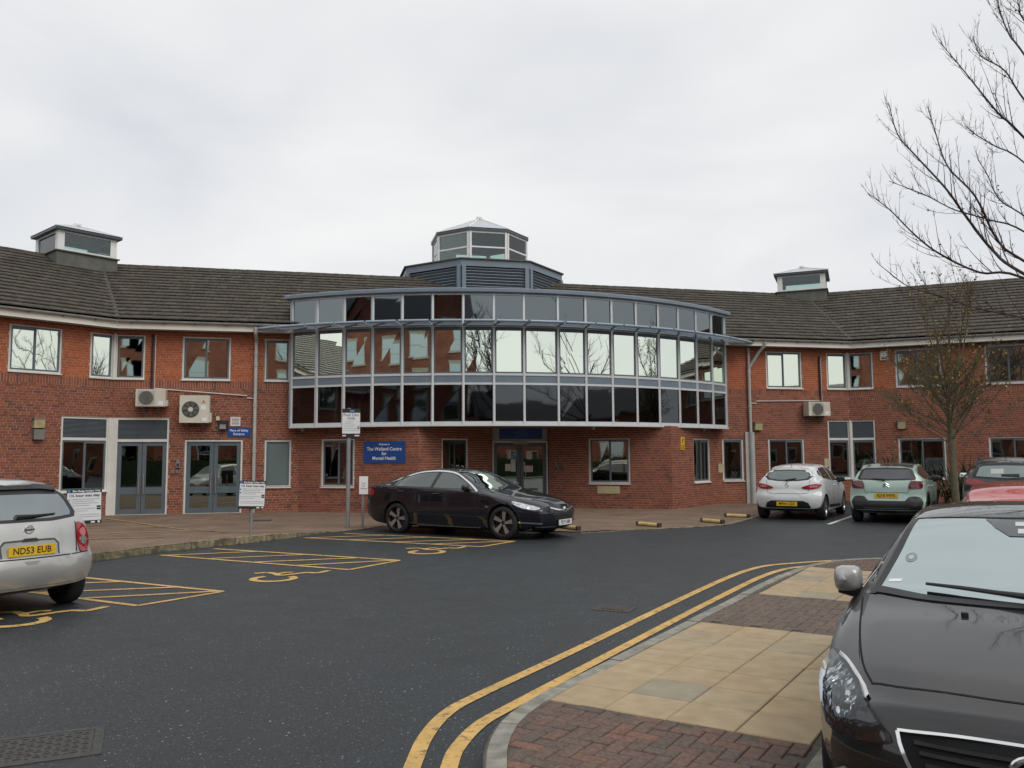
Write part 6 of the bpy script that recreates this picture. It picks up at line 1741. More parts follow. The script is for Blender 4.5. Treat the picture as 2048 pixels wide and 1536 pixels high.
c.both(lambda v: [c.patch(v, [(1.52, .975), (1.74, 1.20), (1.86, 1.31), (2.30, 1.352), (2.34, .99)], M_CGL2, 'side_window', 0.004), c.patch(v, [(2.42, .995), (2.39, 1.352), (2.95, 1.325), (3.30, 1.245), (3.42, 1.16), (3.28, 1.065)], M_CGL2, 'side_window', 0.004),
    c.ribbon(v, [(2.40, .97), (2.42, .6), (2.38, .24)], 0.010, M_GAP, 'panel_gap', 0.002), c.ribbon(v, [(3.30, 1.05), (3.32, .78), (3.12, .52), (2.98, .30)], 0.010, M_GAP, 'panel_gap', 0.002, 3), c.ribbon(v, [(1.42, .30), (2.3, .32), (2.95, .34)], 0.07, M_TRIMB, 'sill_trim', 0.010)])
c.patch('T', [(1.22, -.62), (1.10, 0), (1.22, .62), (1.76, .54), (1.72, 0), (1.76, -.54)], M_CGL, 'windscreen')
c.mirror(1.62, 1.0, M_TRIMB); c.handle(2.14, .86, c.paint)
mb = MB(); hh = c.ray('T', 3.35, 0)[0]; mb.tube([tuple(hh), tuple(hh + Vector((-.10, 0, .06)))], .008, 6); mb.build('roof_aerial', M_TRIMB, c.root, local=True)
a_ = R(58.6); fw, rt = Vector((math.cos(a_), math.sin(a_))), Vector((math.sin(a_), -math.cos(a_)))
p = (Vector((8.08, 21.8)) + Vector((9.4, 23.99))) / 2 - rt * 0.75
c.place(p.x, p.y, 58.6)

# ---------------------------------------------------------------- pale green crossover hatch from behind
c = Car('pale_green_hatchback', 'pale mint green hatchback with black roof and black bumper cladding', 'cars parked outside the clinic', 3.996, [
    (0.00, .26, .58, .48, .70, .66, .70, .76, .55, .80), (0.35, .21, .76, .54, .84, .82, .82, .90, .62, .94), (0.80, .20, .81, .55, .872, .92, .85, 1.0, .66, 1.03), (1.10, .20, .81, .55, .875, .95, .85, 1.10, .66, 1.15),
    (1.70, .20, .81, .55, .875, .98, .845, 1.38, .60, 1.43), (2.25, .20, .81, .55, .875, 1.0, .845, 1.42, .60, 1.474), (3.00, .20, .81, .56, .875, 1.03, .84, 1.41, .60, 1.465), (3.60, .22, .81, .58, .875, 1.04, .825, 1.37, .59, 1.425), (3.85, .27, .80, .60, .87, 1.03, .81, 1.345, .58, 1.40), (3.996, .32, .76, .62, .86, 1.01, .79, 1.325, .56, 1.38)],
    2.54, 0.82, 0.32, paint('mint_paint', (0.40, 0.54, 0.475), 0.0, 0.4, 1.0, 0.05), ar=0.20, pr=3.4, fr=[(.25, .08), (.42, .0), (.56, .02), (.63, .07), (.85, .09), (1.02, .13), (1.12, .19), (1.38, .38)], br=1.0, tyre_w=0.205)
c.wheels(5, M_ALLOYD, M_ALLOYD, 'v', 0.68)
c.patch('T', [(1.72, -.56), (1.70, 0), (1.72, .56), (2.6, .585), (3.55, .57), (3.62, 0), (3.55, -.57), (2.6, -.585)], paint('black_roof', (0.02, 0.02, 0.021), 0.0, 0.35), 'roof_panel', 0.004, 0.09)
c.patch('B', [(-.64, 1.055), (-.66, 1.09), (-.58, 1.30), (-.50, 1.345), (0, 1.36), (.50, 1.345), (.58, 1.30), (.66, 1.09), (.64, 1.055), (0, 1.04)], M_TRIMB, 'window_surround', 0.003, 0.05)
c.patch('B', [(-.585, 1.085), (-.52, 1.275), (-.45, 1.30), (0, 1.312), (.45, 1.30), (.52, 1.275), (.585, 1.085), (0, 1.07)], mat_mirror('crossover_rear_glass', (0.135, 0.13, 0.14), 0.04, 0.04), 'rear_window', 0.007, 0.05)
for s in (1, -1):
    P = [(.50, .865), (.52, .845), (.74, .845), (.79, .88), (.80, .99), (.77, 1.02), (.60, 1.03), (.53, 1.0)]
    lampo = c.patch('B', [(a * s, b) for a, b in P], paint('maroon_lamp', (0.13, 0.012, 0.018), 0.0, 0.12, 1.0), 'tail_lamp', 0.016, 0.03, 3)
    c.ribbon('B', [(s * .56, 1.05), (s * .50, .93), (s * .50, .80), (s * .44, .72)], 0.008, M_GAP, 'hatch_gap', 0.002, 3)
    c.patch('B', [(a * s, b) for a, b in ((.38, .45), (.46, .60), (.52, .655), (.68, .655), (.76, .60), (.78, .44))], M_TRIMB, 'bumper_cladding', 0.02, 0.04, 2)
c.ribbon('B', [(-.44, .755), (0, .745), (.44, .755)], 0.010, M_GAP, 'hatch_gap', 0.002)
c.patch('B', [(-.76, .30), (-.78, .45), (-.60, .55), (.60, .55), (.78, .45), (.76, .30), (0, .27)], M_TRIMB, 'bumper', 0.012, 0.05)
c.ribbon('B', [(-.5, .375), (.5, .375)], 0.02, mat('bumper_strip', (0.10, 0.10, 0.10), 0.4), 'bumper_strip', 0.02)
c.plate('B', .675, 'KJ18 WFX', M_PLY, off=0.02)
h, n = c.ray('B', 0, .92); mb = MB()
for dz in (0.0, .048): mb.tube([(h.x - .012, -.068, .885 + dz), (h.x - .014, 0, .93 + dz), (h.x - .012, .068, .885 + dz)], .012, 6)
mb.build('badge', M_CHROME, c.root, True, True)
mb = MB(); mb.tube([tuple(c.ray('B', .02, 1.06)[0] + Vector((-.03, 0, 0))), tuple(c.ray('B', .30, 1.085)[0] + Vector((-.02, 0, 0)))], [.028, .012], 8); mb.build('rear_wiper', M_TRIMB, c.root, True, True)
c.both(lambda v: [c.patch(v, [(1.42, 1.01), (1.64, 1.22), (1.78, 1.34), (2.28, 1.385), (2.30, 1.02)], M_CGL2, 'side_window', 0.004), c.patch(v, [(2.38, 1.025), (2.36, 1.385), (2.95, 1.37), (3.45, 1.30), (3.58, 1.18), (3.40, 1.08)], M_CGL2, 'side_window', 0.004),
    c.ribbon(v, [(.42, .52), (.55, .68), (.82, .74), (1.08, .68), (1.22, .40)], 0.06, M_TRIMB, 'arch_cladding', 0.012, 3), c.ribbon(v, [(2.96, .45), (3.10, .68), (3.36, .74), (3.62, .68), (3.74, .50)], 0.06, M_TRIMB, 'arch_cladding', 0.012, 3), c.patch(v, [(1.30, .26), (1.30, .34), (1.6, .48), (2.6, .48), (2.85, .34), (2.85, .26)], M_TRIMB, 'door_cladding', 0.016)])
c.patch('T', [(1.16, -.64), (1.05, 0), (1.16, .64), (1.66, .56), (1.63, 0), (1.66, -.56)], M_CGL, 'windscreen')
c.mirror(1.5, 1.04, M_TRIMB); c.handle(2.1, .88, c.paint); c.handle(2.95, .90, c.paint)
mb = MB(); hh = c.ray('T', 3.30, 0)[0]; mb.tube([tuple(hh), tuple(hh + Vector((-.10, 0, .13)))], .007, 6); mb.build('roof_aerial', M_TRIMB, c.root, local=True)
p = Vector((8.75, 21.23)) + fw * (2.54 / 2) + rt * 0.76
c.place(p.x, p.y, 58.6)

# ---------------------------------------------------------------- dark grey crossover, partly hidden
c = Car('dark_grey_crossover', 'dark grey tall crossover half hidden behind the red car at the right edge', 'cars parked outside the clinic', 4.45, [
    (0.00, .30, .60, .55, .74, .74, .73, .84, .58, .88), (0.40, .24, .80, .60, .88, .92, .87, 1.0, .66, 1.04), (0.90, .23, .85, .62, .915, 1.0, .89, 1.08, .70, 1.12), (1.25, .23, .85, .62, .918, 1.03, .89, 1.2, .70, 1.25),
    (1.95, .23, .85, .62, .918, 1.07, .88, 1.50, .62, 1.56), (2.6, .23, .85, .62, .918, 1.10, .88, 1.54, .615, 1.607), (3.4, .23, .85, .63, .918, 1.14, .87, 1.52, .60, 1.59), (4.0, .25, .84, .65, .915, 1.16, .85, 1.47, .585, 1.54), (4.30, .32, .82, .66, .90, 1.13, .83, 1.44, .57, 1.51), (4.45, .38, .76, .68, .88, 1.10, .80, 1.42, .55, 1.49)],
    2.65, 0.90, 0.35, paint('graphite_paint', (0.032, 0.034, 0.037), 0.3, 0.35), ar=0.24, pr=3.0, fr=[(.3, .10), (.5, .0), (.7, .03), (.78, .08), (1.0, .11), (1.12, .16), (1.5, .46)], br=1.0)
c.wheels(5, M_ALLOY, M_ALLOY, 'v', 0.68)
c.patch('B', [(-.66, 1.13), (-.68, 1.17), (-.58, 1.40), (-.48, 1.445), (0, 1.46), (.48, 1.445), (.58, 1.40), (.68, 1.17), (.66, 1.13), (0, 1.09)], M_TRIMB, 'window_surround', 0.003, 0.06)
c.patch('B', [(-.60, 1.165), (-.52, 1.365), (-.44, 1.395), (0, 1.408), (.44, 1.395), (.52, 1.365), (.60, 1.165), (0, 1.13)], mat_mirror('suv_rear_glass', (0.25, 0.29, 0.285), 0.04, 0.04), 'rear_window', 0.007, 0.06)
for s in (1, -1): c.patch('B', [(a * s, b) for a, b in ((.32, .985), (.50, .97), (.72, .985), (.83, 1.04), (.80, 1.09), (.66, 1.10), (.48, 1.06))], M_LAMPR, 'tail_lamp', 0.014, 0.03, 3)
c.patch('B', [(-.25, 1.16), (-.25, 1.21), (0, 1.205), (.10, 1.20), (.10, 1.17)], M_TRIMB, 'rear_wiper', 0.03)
c.patch('B', [(.05, 1.22), (.05, 1.33), (.30, 1.325), (.30, 1.22)], M_PAPER, 'window_sticker', 0.011)
c.patch('B', [(-.26, .75), (.26, .75), (.26, .86), (-.26, .86)], M_PLY, 'number_plate', 0.012)
c.both(lambda v: [c.patch(v, [(1.55, 1.09), (1.85, 1.40), (2.0, 1.46), (2.55, 1.50), (2.6, 1.11)], M_CGL2, 'side_window', 0.004), c.patch(v, [(2.68, 1.115), (2.65, 1.50), (3.4, 1.475), (3.85, 1.37), (3.95, 1.26), (3.75, 1.18)], M_CGL2, 'side_window', 0.004)])
c.patch('T', [(1.32, -.66), (1.2, 0), (1.32, .66), (1.9, .58), (1.87, 0), (1.9, -.58)], M_CGL, 'windscreen')
c.mirror(1.72, 1.12, M_CHROME)
mb = MB(); hh = c.ray('T', 3.6, 0)[0]; mb.tube([tuple(hh), tuple(hh + Vector((-.06, 0, .17)))], .007, 6); mb.build('roof_aerial', M_TRIMB, c.root, local=True)
for s in (-1, 1):
    mb = MB(); pts = [c.ray('T', d, s * .60)[0] + Vector((0, 0, .045 if 1.95 < d < 3.9 else .0)) for d in (1.9, 2.1, 2.8, 3.5, 3.85, 4.0)]; mb.tube([tuple(t) for t in pts], .016, 6); mb.build('roof_rail', M_TRIMB, c.root, True, True)
p = Vector((8.75, 21.23)) + fw * (2.65 / 2 - 0.25) + rt * (0.76 + 2.55)
c.place(p.x, p.y, 58.6)

# ---------------------------------------------------------------- red car, only its top shows
c = Car('red_hatchback', 'bright red hatchback of which only the roof and screen show behind the black car', 'cars parked outside the clinic', 4.05, [
    (0.00, .26, .58, .48, .70, .64, .69, .72, .55, .76), (0.35, .20, .76, .54, .84, .78, .82, .86, .62, .90), (0.85, .19, .80, .55, .865, .88, .84, .97, .66, 1.0), (1.15, .19, .80, .55, .868, .92, .84, 1.08, .66, 1.13),
    (1.75, .19, .80, .55, .868, .95, .835, 1.36, .60, 1.41), (2.3, .19, .80, .55, .868, .98, .835, 1.40, .60, 1.455), (3.1, .19, .80, .56, .868, 1.0, .83, 1.37, .59, 1.43), (3.8, .26, .79, .60, .86, 1.0, .80, 1.30, .57, 1.35), (4.05, .32, .74, .62, .85, .98, .78, 1.26, .55, 1.31)],
    2.55, 0.84, 0.31, paint('red_paint', (0.42, 0.022, 0.014), 0.1, 0.35), ar=0.2, pr=3.2, fr=[(.3, .08), (.5, .0), (.9, .10), (1.3, .38)], br=1.0)
c.wheels(5, M_ALLOY, M_ALLOY, 'v')
c.patch('T', [(1.20, -.66), (1.06, 0), (1.20, .66), (1.70, .575), (1.66, 0), (1.70, -.575)], M_CGL, 'windscreen', 0.005, 0.08)
c.both(lambda v: [c.patch(v, [(1.5, .97), (1.72, 1.22), (1.85, 1.32), (2.30, 1.36), (2.34, .99)], M_CGL2, 'side_window', 0.004), c.patch(v, [(2.42, .995), (2.39, 1.36), (3.0, 1.335), (3.4, 1.25), (3.45, 1.15), (3.28, 1.06)], M_CGL2, 'side_window', 0.004), c.patch(v, [(.22, .66), (.5, .76), (.78, .82), (.62, .72), (.34, .62)], M_LAMPC, 'headlamp', 0.008, 0.04, 2)])
c.patch('F', [(-.45, .55), (-.38, .40), (.38, .40), (.45, .55), (.3, .60), (-.3, .60)], M_TRIMB, 'grille', 0.004)
c.mirror(1.58, 1.0, c.paint)
c.patch('B', [(-.62, 1.0), (-.64, 1.04), (-.56, 1.19), (-.48, 1.235), (0, 1.25), (.48, 1.235), (.56, 1.19), (.64, 1.04), (.62, 1.0), (0, .97)], M_TRIMB, 'window_surround', 0.003, 0.06)
c.patch('B', [(-.56, 1.02), (-.50, 1.17), (-.43, 1.20), (0, 1.212), (.43, 1.20), (.50, 1.17), (.56, 1.02), (0, 1.0)], M_CGL, 'rear_window', 0.007, 0.06)
for s in (1, -1): c.patch('B', [(a * s, b) for a, b in ((.56, .80), (.80, .80), (.82, .95), (.70, 1.0), (.58, .94))], M_LAMPR, 'tail_lamp', 0.012, 0.04, 3)
c.patch('B', [(-.26, .62), (.26, .62), (.26, .73), (-.26, .73)], M_PLY, 'number_plate', 0.012)
a_ = R(57.8); bk = Vector((math.cos(a_), math.sin(a_)))
p = Vector((1.93, 3.20)) + bk * (4.37 + 1.1 + c.L - c.xo); c.place(p.x + 0.05, p.y, 57.8)

# ---------------------------------------------------------------- black hatchback close to the camera, facing it
c = Car('black_hatchback', 'near black hatchback facing the camera at the lower right, silver mirror cap', 'cars parked outside the clinic', 4.37, [
    (0.00, .20, .64, .44, .76, .60, .73, .68, .58, .715), (0.28, .18, .80, .50, .875, .70, .84, .775, .66, .805), (0.87, .18, .82, .54, .895, .82, .87, .885, .72, .925), (1.25, .18, .83, .54, .90, .895, .875, .965, .74, 1.00),
    (1.60, .18, .83, .54, .90, .93, .87, 1.125, .71, 1.165), (2.10, .18, .83, .54, .90, .96, .865, 1.345, .61, 1.39), (2.60, .18, .83, .54, .90, .98, .865, 1.385, .60, 1.44), (3.3, .18, .83, .55, .90, 1.0, .86, 1.365, .59, 1.42), (4.0, .22, .82, .58, .89, 1.02, .83, 1.28, .55, 1.33), (4.37, .30, .76, .60, .86, 1.0, .80, 1.22, .53, 1.27)],
    2.647, 0.87, 0.32, paint('black_metallic', (0.006, 0.006, 0.007), 0.0, 0.5, 1.0, 0.25), af=0.36, pf=3.0, ff=[(.20, .12), (.32, .03), (.48, .0), (.62, .03), (.72, .10)], ar=0.2, pr=3.0, fr=[(.3, .08), (.5, .0), (.9, .08), (1.25, .36)], tyre_w=0.215, bf=1.0)
c.wheels(5, M_ALLOY, M_ALLOY, 'v', 0.70)
M_COVER = mat_clear('lamp_cover', (0.93, 0.95, 0.96), 0.02)
def _refl():
    m, nt, p = _nodes('faceted_reflector'); p.inputs['Base Color'].default_value = (0.75, 0.77, 0.78, 1); p.inputs['Metallic'].default_value = 1.0; p.inputs['Roughness'].default_value = 0.08
    tc = nt.nodes.new('ShaderNodeTexCoord'); v = nt.nodes.new('ShaderNodeTexVoronoi'); v.inputs['Scale'].default_value = 15.0
    nt.links.new(tc.outputs['Object'], v.inputs['Vector']); _bump(nt, p, v.outputs['Distance'], 0.5, 0.03); return m
M_REFL = _refl()
def near_side(v):
    s = -1 if v == 'S' else 1
    fl = lambda P: [(a * s, b) for a, b in P]
    lampo = c.patch('F', fl([(.49, .572), (.56, .655), (.64, .72), (.73, .765), (.80, .782), (.84, .75), (.85, .68), (.81, .60), (.72, .545), (.60, .545)]), mat('lamp_black', (0.03, 0.03, 0.033), 0.08, 0.2), 'headlamp', 0.006, 0.03, 3)
    c.patch('F', fl([(.655, .69), (.73, .742), (.795, .755), (.828, .72), (.83, .675), (.785, .612), (.71, .60), (.66, .635)]), M_REFL, 'reflector', 0.010, 0.022, 3, lampo)
    c.patch('F', fl([(.72, .63), (.715, .665), (.74, .692), (.772, .688), (.782, .655), (.76, .628)]), mat('lamp_tunnel', (0.05, 0.05, 0.055), 0.15, 0.6), 'lamp_tunnel', 0.016, 0.02, 2, lampo)
    c.patch('F', fl([(.738, .648), (.736, .668), (.750, .680), (.766, .674), (.766, .656), (.752, .644)]), M_CHROME, 'bulb_cap', 0.026, 0.012, 2, lampo)
    c.ribbon('F', fl([(.60, .695), (.66, .735), (.73, .765), (.79, .776)]), 0.012, M_WHITE, 'light_strip', 0.014, 3, lampo)
    c.patch('F', fl([(.50, .575), (.56, .652), (.64, .716), (.73, .761), (.80, .777), (.836, .746), (.846, .68), (.806, .603), (.72, .549), (.60, .549)]), M_COVER, 'lamp_cover', 0.034, 0.03, 3, lampo)
    c.patch(v, [(1.52, .985), (1.72, 1.13), (2.02, 1.29), (2.2, 1.335), (2.52, 1.345), (2.56, 1.0)], M_CGL2, 'side_window', 0.004)
    c.patch(v, [(2.64, 1.005), (2.61, 1.345), (3.1, 1.33), (3.5, 1.26), (3.7, 1.17), (3.55, 1.06)], M_CGL2, 'side_window', 0.004)
    for pl in ([(1.42, .93), (1.36, .70), (1.30, .50), (1.30, .26)], [(2.60, .99), (2.62, .60), (2.58, .24)]): c.ribbon(v, pl, 0.009, M_GAP, 'panel_gap', 0.002, 3)
    c.ribbon('T', [(.335, s * .60), (.50, s * .665), (.80, s * .725), (1.10, s * .765), (1.30, s * .79)], 0.009, M_GAP, 'bonnet_gap', 0.002, 3)
    c.ribbon('F', [(s * .465, .62), (s * .44, .54), (s * .385, .45), (s * .31, .405)], 0.015, M_CHROME, 'grille_frame', 0.016, 4)
    c.patch('F', [(a * s, b) for a, b in ((.56, .40), (.62, .30), (.78, .32), (.76, .42))], M_TRIMB, 'fog_recess', 0.004, 0.04)
    c.patch('F', [(a * s, b) for a, b in ((.66, .33), (.66, .385), (.70, .41), (.74, .385), (.74, .335), (.70, .315))], M_LAMPC, 'fog_lamp', 0.008, 0.03)
    c.ribbon('T', [(1.30, s * .735), (1.60, s * .665), (2.06, s * .585)], 0.035, M_TRIMB, 'screen_edge', 0.006, 3)
c.both(near_side)
c.ribbon('T', [(.335, -.60), (.275, -.45), (.235, -.2), (.225, 0), (.235, .2), (.275, .45), (.335, .60)], 0.010, M_GAP, 'bonnet_gap', 0.002, 4)
c.patch('F', [(-.46, .62), (-.435, .54), (-.38, .45), (-.30, .40), (.30, .40), (.38, .45), (.435, .54), (.46, .62), (.25, .635), (-.25, .635)], M_GDARK, 'grille', 0.004, 0.05)
for zz in (.44, .48, .52, .56, .595): c.ribbon('F', [(-.41 + (.61 - zz) * .55, zz), (.41 - (.61 - zz) * .55, zz)], 0.014, M_TRIMB, 'grille_bar', 0.014)
c.ribbon('F', [(-.465, .623), (-.25, .64), (0, .643), (.25, .64), (.465, .623)], 0.010, M_CHROME, 'grille_frame', 0.016, 4)
c.ribbon('F', [(-.33, .402), (0, .395), (.33, .402)], 0.014, M_CHROME, 'grille_frame', 0.016, 4)
h, n = c.ray('F', 0, .54)
mb = MB(); mb.tube([(h.x + .022, .072 * math.cos(R(t)), .545 + .072 * math.sin(R(t))) for t in range(0, 361, 15)], .014, 8, False); bd = mb.build('badge', M_CHROME, c.root, True, True)
mb = MB(); mb.lbox(h.x + .012, h.x + .030, -.095, .095, .522, .568); mb.build('badge_bar', mat('badge_blue', (0.02, 0.03, 0.13), 0.3), bd, local=True)
text('badge_lettering', 'VOLVO', .038, M_CHROME, Matrix(((0, 0, 1, h.x + .0315), (1, 0, 0, 0), (0, 1, 0, .545), (0, 0, 0, 1))), bd, world_parent=False)
c.patch('F', [(-.45, .36), (-.40, .24), (.40, .24), (.45, .36)], M_TRIMB, 'lower_intake', 0.004, 0.06)
M_VWS = mat_mirror('near_windscreen', (0.46, 0.53, 0.54), 0.05, 0.015)
c.patch('T', [(1.335, -.725), (1.22, -.42), (1.185, 0), (1.22, .42), (1.335, .725), (1.70, .65), (2.07, .585), (2.03, .3), (2.015, 0), (2.03, -.3), (2.07, -.585), (1.70, -.65)], M_VWS, 'windscreen', 0.004, 0.06)
c.ribbon('T', [(1.335, -.71), (1.23, -.42), (1.195, 0), (1.23, .42), (1.335, .71)], 0.06, M_TRIMB, 'cowl', 0.008, 4)
c.ribbon('T', [(2.065, -.58), (2.03, -.3), (2.018, 0), (2.03, .3), (2.065, .58)], 0.016, M_GAP, 'roof_gap', 0.006, 3)
sb = c.patch('T', [(2.0, -.20), (1.90, -.15), (1.82, -.08), (1.82, .08), (1.90, .15), (2.0, .20)], mat('sensor_shade', (0.10, 0.115, 0.125), 0.15), 'sensor_block', 0.008, 0.04)
for d0, w_ in ((1.94, .05), (1.865, .038)): c.patch('T', [(d0 - .022, -w_), (d0 - .022, w_), (d0 + .022, w_), (d0 + .022, -w_)], mat('sensor_window', (0.55, 0.58, 0.58), 0.2), 'sensor_window', 0.011, 0.03, 0, sb)
c.patch('T', [(1.62 + .045 * math.cos(R(t)), -.57 + .032 * math.sin(R(t))) for t in range(0, 360, 30)], mat('sticker_ring', (0.22, 0.25, 0.26), 0.5), 'permit_sticker', 0.006, 0.02)
c.patch('T', [(1.62 + .022 * math.cos(R(t)), -.57 + .016 * math.sin(R(t))) for t in range(0, 360, 30)], M_VWS, 'permit_sticker', 0.008, 0.02)
c.patch('T', [(1.40, -.665), (1.40, -.60), (1.425, -.60), (1.425, -.665)], M_WHITE, 'permit_sticker', 0.006, 0.02)
for d0, y0, d1, y1 in ((1.225, .10, 1.33, -.47), (1.235, .62, 1.27, .12)):
    P = [c.ray('T', d0 + (d1 - d0) * t, y0 + (y1 - y0) * t)[0] + Vector((0, 0, .035)) for t in (0, .15, .4, .7, 1)]
    mb = MB(); mb.tube([tuple(t) for t in P], [.022, .018, .013, .011, .008], 8); mb.build('wiper', M_TRIMB, c.root, True, True)
for y in (-.27, .27):
    hh, nn_ = c.ray('T', 1.03, y); mb = MB(); mb.lbox(hh.x - .016, hh.x + .016, y - .016, y + .016, hh.z - .005, hh.z + .016); mb.build('washer_jet', M_TRIMB, c.root, local=True)
c.mirror(1.56, 1.015, paint('silver_cap', (0.36, 0.36, 0.355), 0.3, 0.4), 1.12, 0.08, 0.068, 0.068)
mb = MB(); hh = c.ray('T', 3.75, 0)[0]; mb.hexa([tuple(hh + Vector(t)) for t in ((.09, -.025, 0), (-.07, -.028, 0), (-.07, .028, 0), (.09, .025, 0), (-.03, -.007, .065), (-.065, -.007, .065), (-.065, .007, .065), (-.03, .007, .065))]); mb.build('roof_aerial', MATS['silver_cap'], c.root, local=True)
p = Vector((1.93, 3.20)) + bk * c.xo
c.place(p.x, p.y, -122.2)

for v in (-1, 1):
    h, n = c.ray('S' if v < 0 else 'P', 1.56, .985); y0 = abs(h.y)
    mb = MB(); mb.tube([(c.x(1.56) - .03, v * (y0 - .02), .945), (c.x(1.55), v * (y0 + .06), .952), (c.x(1.55), v * (y0 + .135), .957)], [.030, .034, .022], 10); mb.build('mirror_base', M_TRIMB, c.root, True, True)

# ================================================================== TREES AND SHRUBS
M_BARK = mat('grey_bark', (0.060, 0.050, 0.042), 0.9, var=0.3, scale=14, bump=0.5, bscale=40)
M_TWIG = mat('brown_twig', (0.055, 0.040, 0.035), 0.85, var=0.3, scale=10)
M_BARKG = mat('olive_bark', (0.115, 0.100, 0.062), 0.9, var=0.35, scale=12, bump=0.4, bscale=40)
M_LEAFY = mat_pieces('yellow_leaf', [(0.30, 0.20, 0.045), (0.24, 0.13, 0.04), (0.34, 0.25, 0.07), (0.16, 0.09, 0.04), (0.13, 0.13, 0.045)], 0.7, 8, 0.2, 0.0)
M_LEAFB = mat_pieces('dry_leaf', [(0.075, 0.045, 0.032), (0.10, 0.055, 0.035), (0.055, 0.038, 0.03)], 0.8, 8, 0.2, 0.0)
M_LEAFG = mat_pieces('strap_leaf', [(0.030, 0.048, 0.022), (0.045, 0.060, 0.026), (0.024, 0.036, 0.02), (0.07, 0.075, 0.03)], 0.55, 8, 0.2, 0.0)

def rv(r_): return Vector((r_.gauss(0, 1), r_.gauss(0, 1), r_.gauss(0, 1)))
def leaf(m, p, size, r_):
    a = rv(r_).normalized() * size; b = rv(r_); b = (b - a * b.dot(a) / a.length_squared).normalized() * size * 0.5
    m.poly([tuple(p), tuple(p + a * 0.5 + b), tuple(p + a), tuple(p + a * 0.5 - b)])
def shoot(m, p, d, L, r0, r_, up=0.25, wob=0.12, seg=5, n=4):
    """one curved tapering branch; returns its points"""
    pts = [p.copy()]; q = p.copy(); d = d.normalized()
    for i in range(seg):
        d = (d + Vector((0, 0, up / seg * 1.6)) + rv(r_) * wob / seg * 1.5).normalized()
        q = q + d * (L / seg); pts.append(q.copy())
    m.tube([tuple(t) for t in pts], [r0 * (1 - 0.78 * i / seg) for i in range(seg + 1)], n, False)
    return pts
def along(pts, t):
    k = t * (len(pts) - 1); i = min(int(k), len(pts) - 2); f = k - i
    return pts[i].lerp(pts[i + 1], f), (pts[i + 1] - pts[i]).normalized()

# ---- the big bare tree whose branches reach in from the right
r_ = random.Random(5)
def px(u, v, Y):     # a point seen at (u, v) of the photograph, Y metres out
    X = (u - 1024) / 1656.0; Z = -(v - 768) / 1656.0
    c_, s_ = math.cos(-0.0064), math.sin(-0.0064); X, Z = c_ * X - s_ * Z, s_ * X + c_ * Z
    th = R(5.073); f_, u_ = math.cos(th) - Z * math.sin(th), math.sin(th) + Z * math.cos(th)
    t = Y / f_; return Vector((X * t, Y, 1.66 + u_ * t))
big = empty('bare_tree', (12.6, 14.6, 0), label='large leafless tree reaching in from the right edge', cat='tree')
crown = MB(); leaves = MB()
trunk = MB(); fork = Vector((12.0, 14.4, 2.9))
trunk.tube([(12.6, 14.6, -0.1), (12.5, 14.58, 0.6), (12.3, 14.5, 1.8), tuple(fork)], [0.30, 0.24, 0.20, 0.17], 14)
limbs = [([(2048, 548), (1985, 500), (1930, 430), (1890, 375), (1830, 310), (1795, 268), (1777, 205)], 13.6, .034),
         ([(2048, 522), (1995, 480), (1950, 392), (1895, 332), (1870, 262), (1855, 213)], 14.2, .030),
         ([(2048, 275), (2000, 230), (1960, 182), (1920, 132), (1880, 85)], 13.8, .026),
         ([(2060, 335), (1990, 292), (1950, 268), (1930, 250)], 14.5, .016),
         ([(2060, 215), (2010, 142), (1962, 112), (1945, 72)], 14.9, .022),
         ([(2060, 125), (2020, 72), (2000, 22), (1990, -20)], 13.2, .020),
         ([(2048, 556), (1960, 545), (1880, 508), (1830, 470), (1780, 420), (1735, 386)], 13.0, .026),
         ([(2060, 640), (1960, 618), (1880, 592), (1815, 572), (1770, 538)], 13.4, .018),
         ([(2060, 440), (2000, 400), (1975, 350), (1955, 318)], 14.8, .016),
         ([(2060, 470), (1980, 440), (1910, 420), (1850, 390), (1778, 362)], 14.0, .018),
         ([(2060, 60), (2040, 20), (2030, -30)], 14.1, .018)]
extra = []
for li, (P, Y, rr) in enumerate(limbs):
    pts = [px(u, v, Y + 0.25 * math.sin(i * 1.7 + li)) for i, (u, v) in enumerate(P)]
    root_p = fork.lerp(pts[0], 0.5) + Vector((0.5, 0, -0.1))
    full = catmull([fork, root_p] + pts, 5)
    n = len(full)
    rad = [rr * 0.85 * (1 - i / n) ** 0.9 + 0.0045 for i in range(n)]
    crown.tube([tuple(p) for p in full], rad, 7, False)
    Ltot = sum((full[i + 1] - full[i]).length for i in range(n - 1))
    k = int(Ltot / 0.15)
    for j in range(int(k * 0.30), k):
        t = j / k; p, d = along(full, min(0.999, t))
        side = 1 if j % 2 else -1
        lat = Vector((d.z, r_.uniform(-0.5, 0.5), -d.x)) * side
        dirn = (d * r_.uniform(0.7, 1.1) + lat * r_.uniform(0.35, 0.8) + Vector((0, r_.uniform(-.4, .4), 0.25)))
        L = r_.uniform(0.25, 1.45) * (1.15 - 0.75 * t)
        if r_.random() < 0.30: L *= 0.25
        sp = shoot(crown, p, dirn, L, max(0.0042, rad[min(n - 1, int(t * (n - 1)))] * 0.42), r_, 0.5, 0.18, 6, 4)
        for q in range(int(L / 0.10)):
            p2, d2 = along(sp, r_.uniform(0.12, 0.98)); l2 = r_.uniform(0.03, 0.24)
            s2 = shoot(crown, p2, d2 + rv(r_) * 0.6 + Vector((0, 0, 0.2)), l2, 0.0038, r_, 0.3, 0.2, 2, 3)
            if r_.random() < 0.09 and t < 0.8: leaf(leaves, s2[-1], r_.uniform(0.03, 0.05), r_)
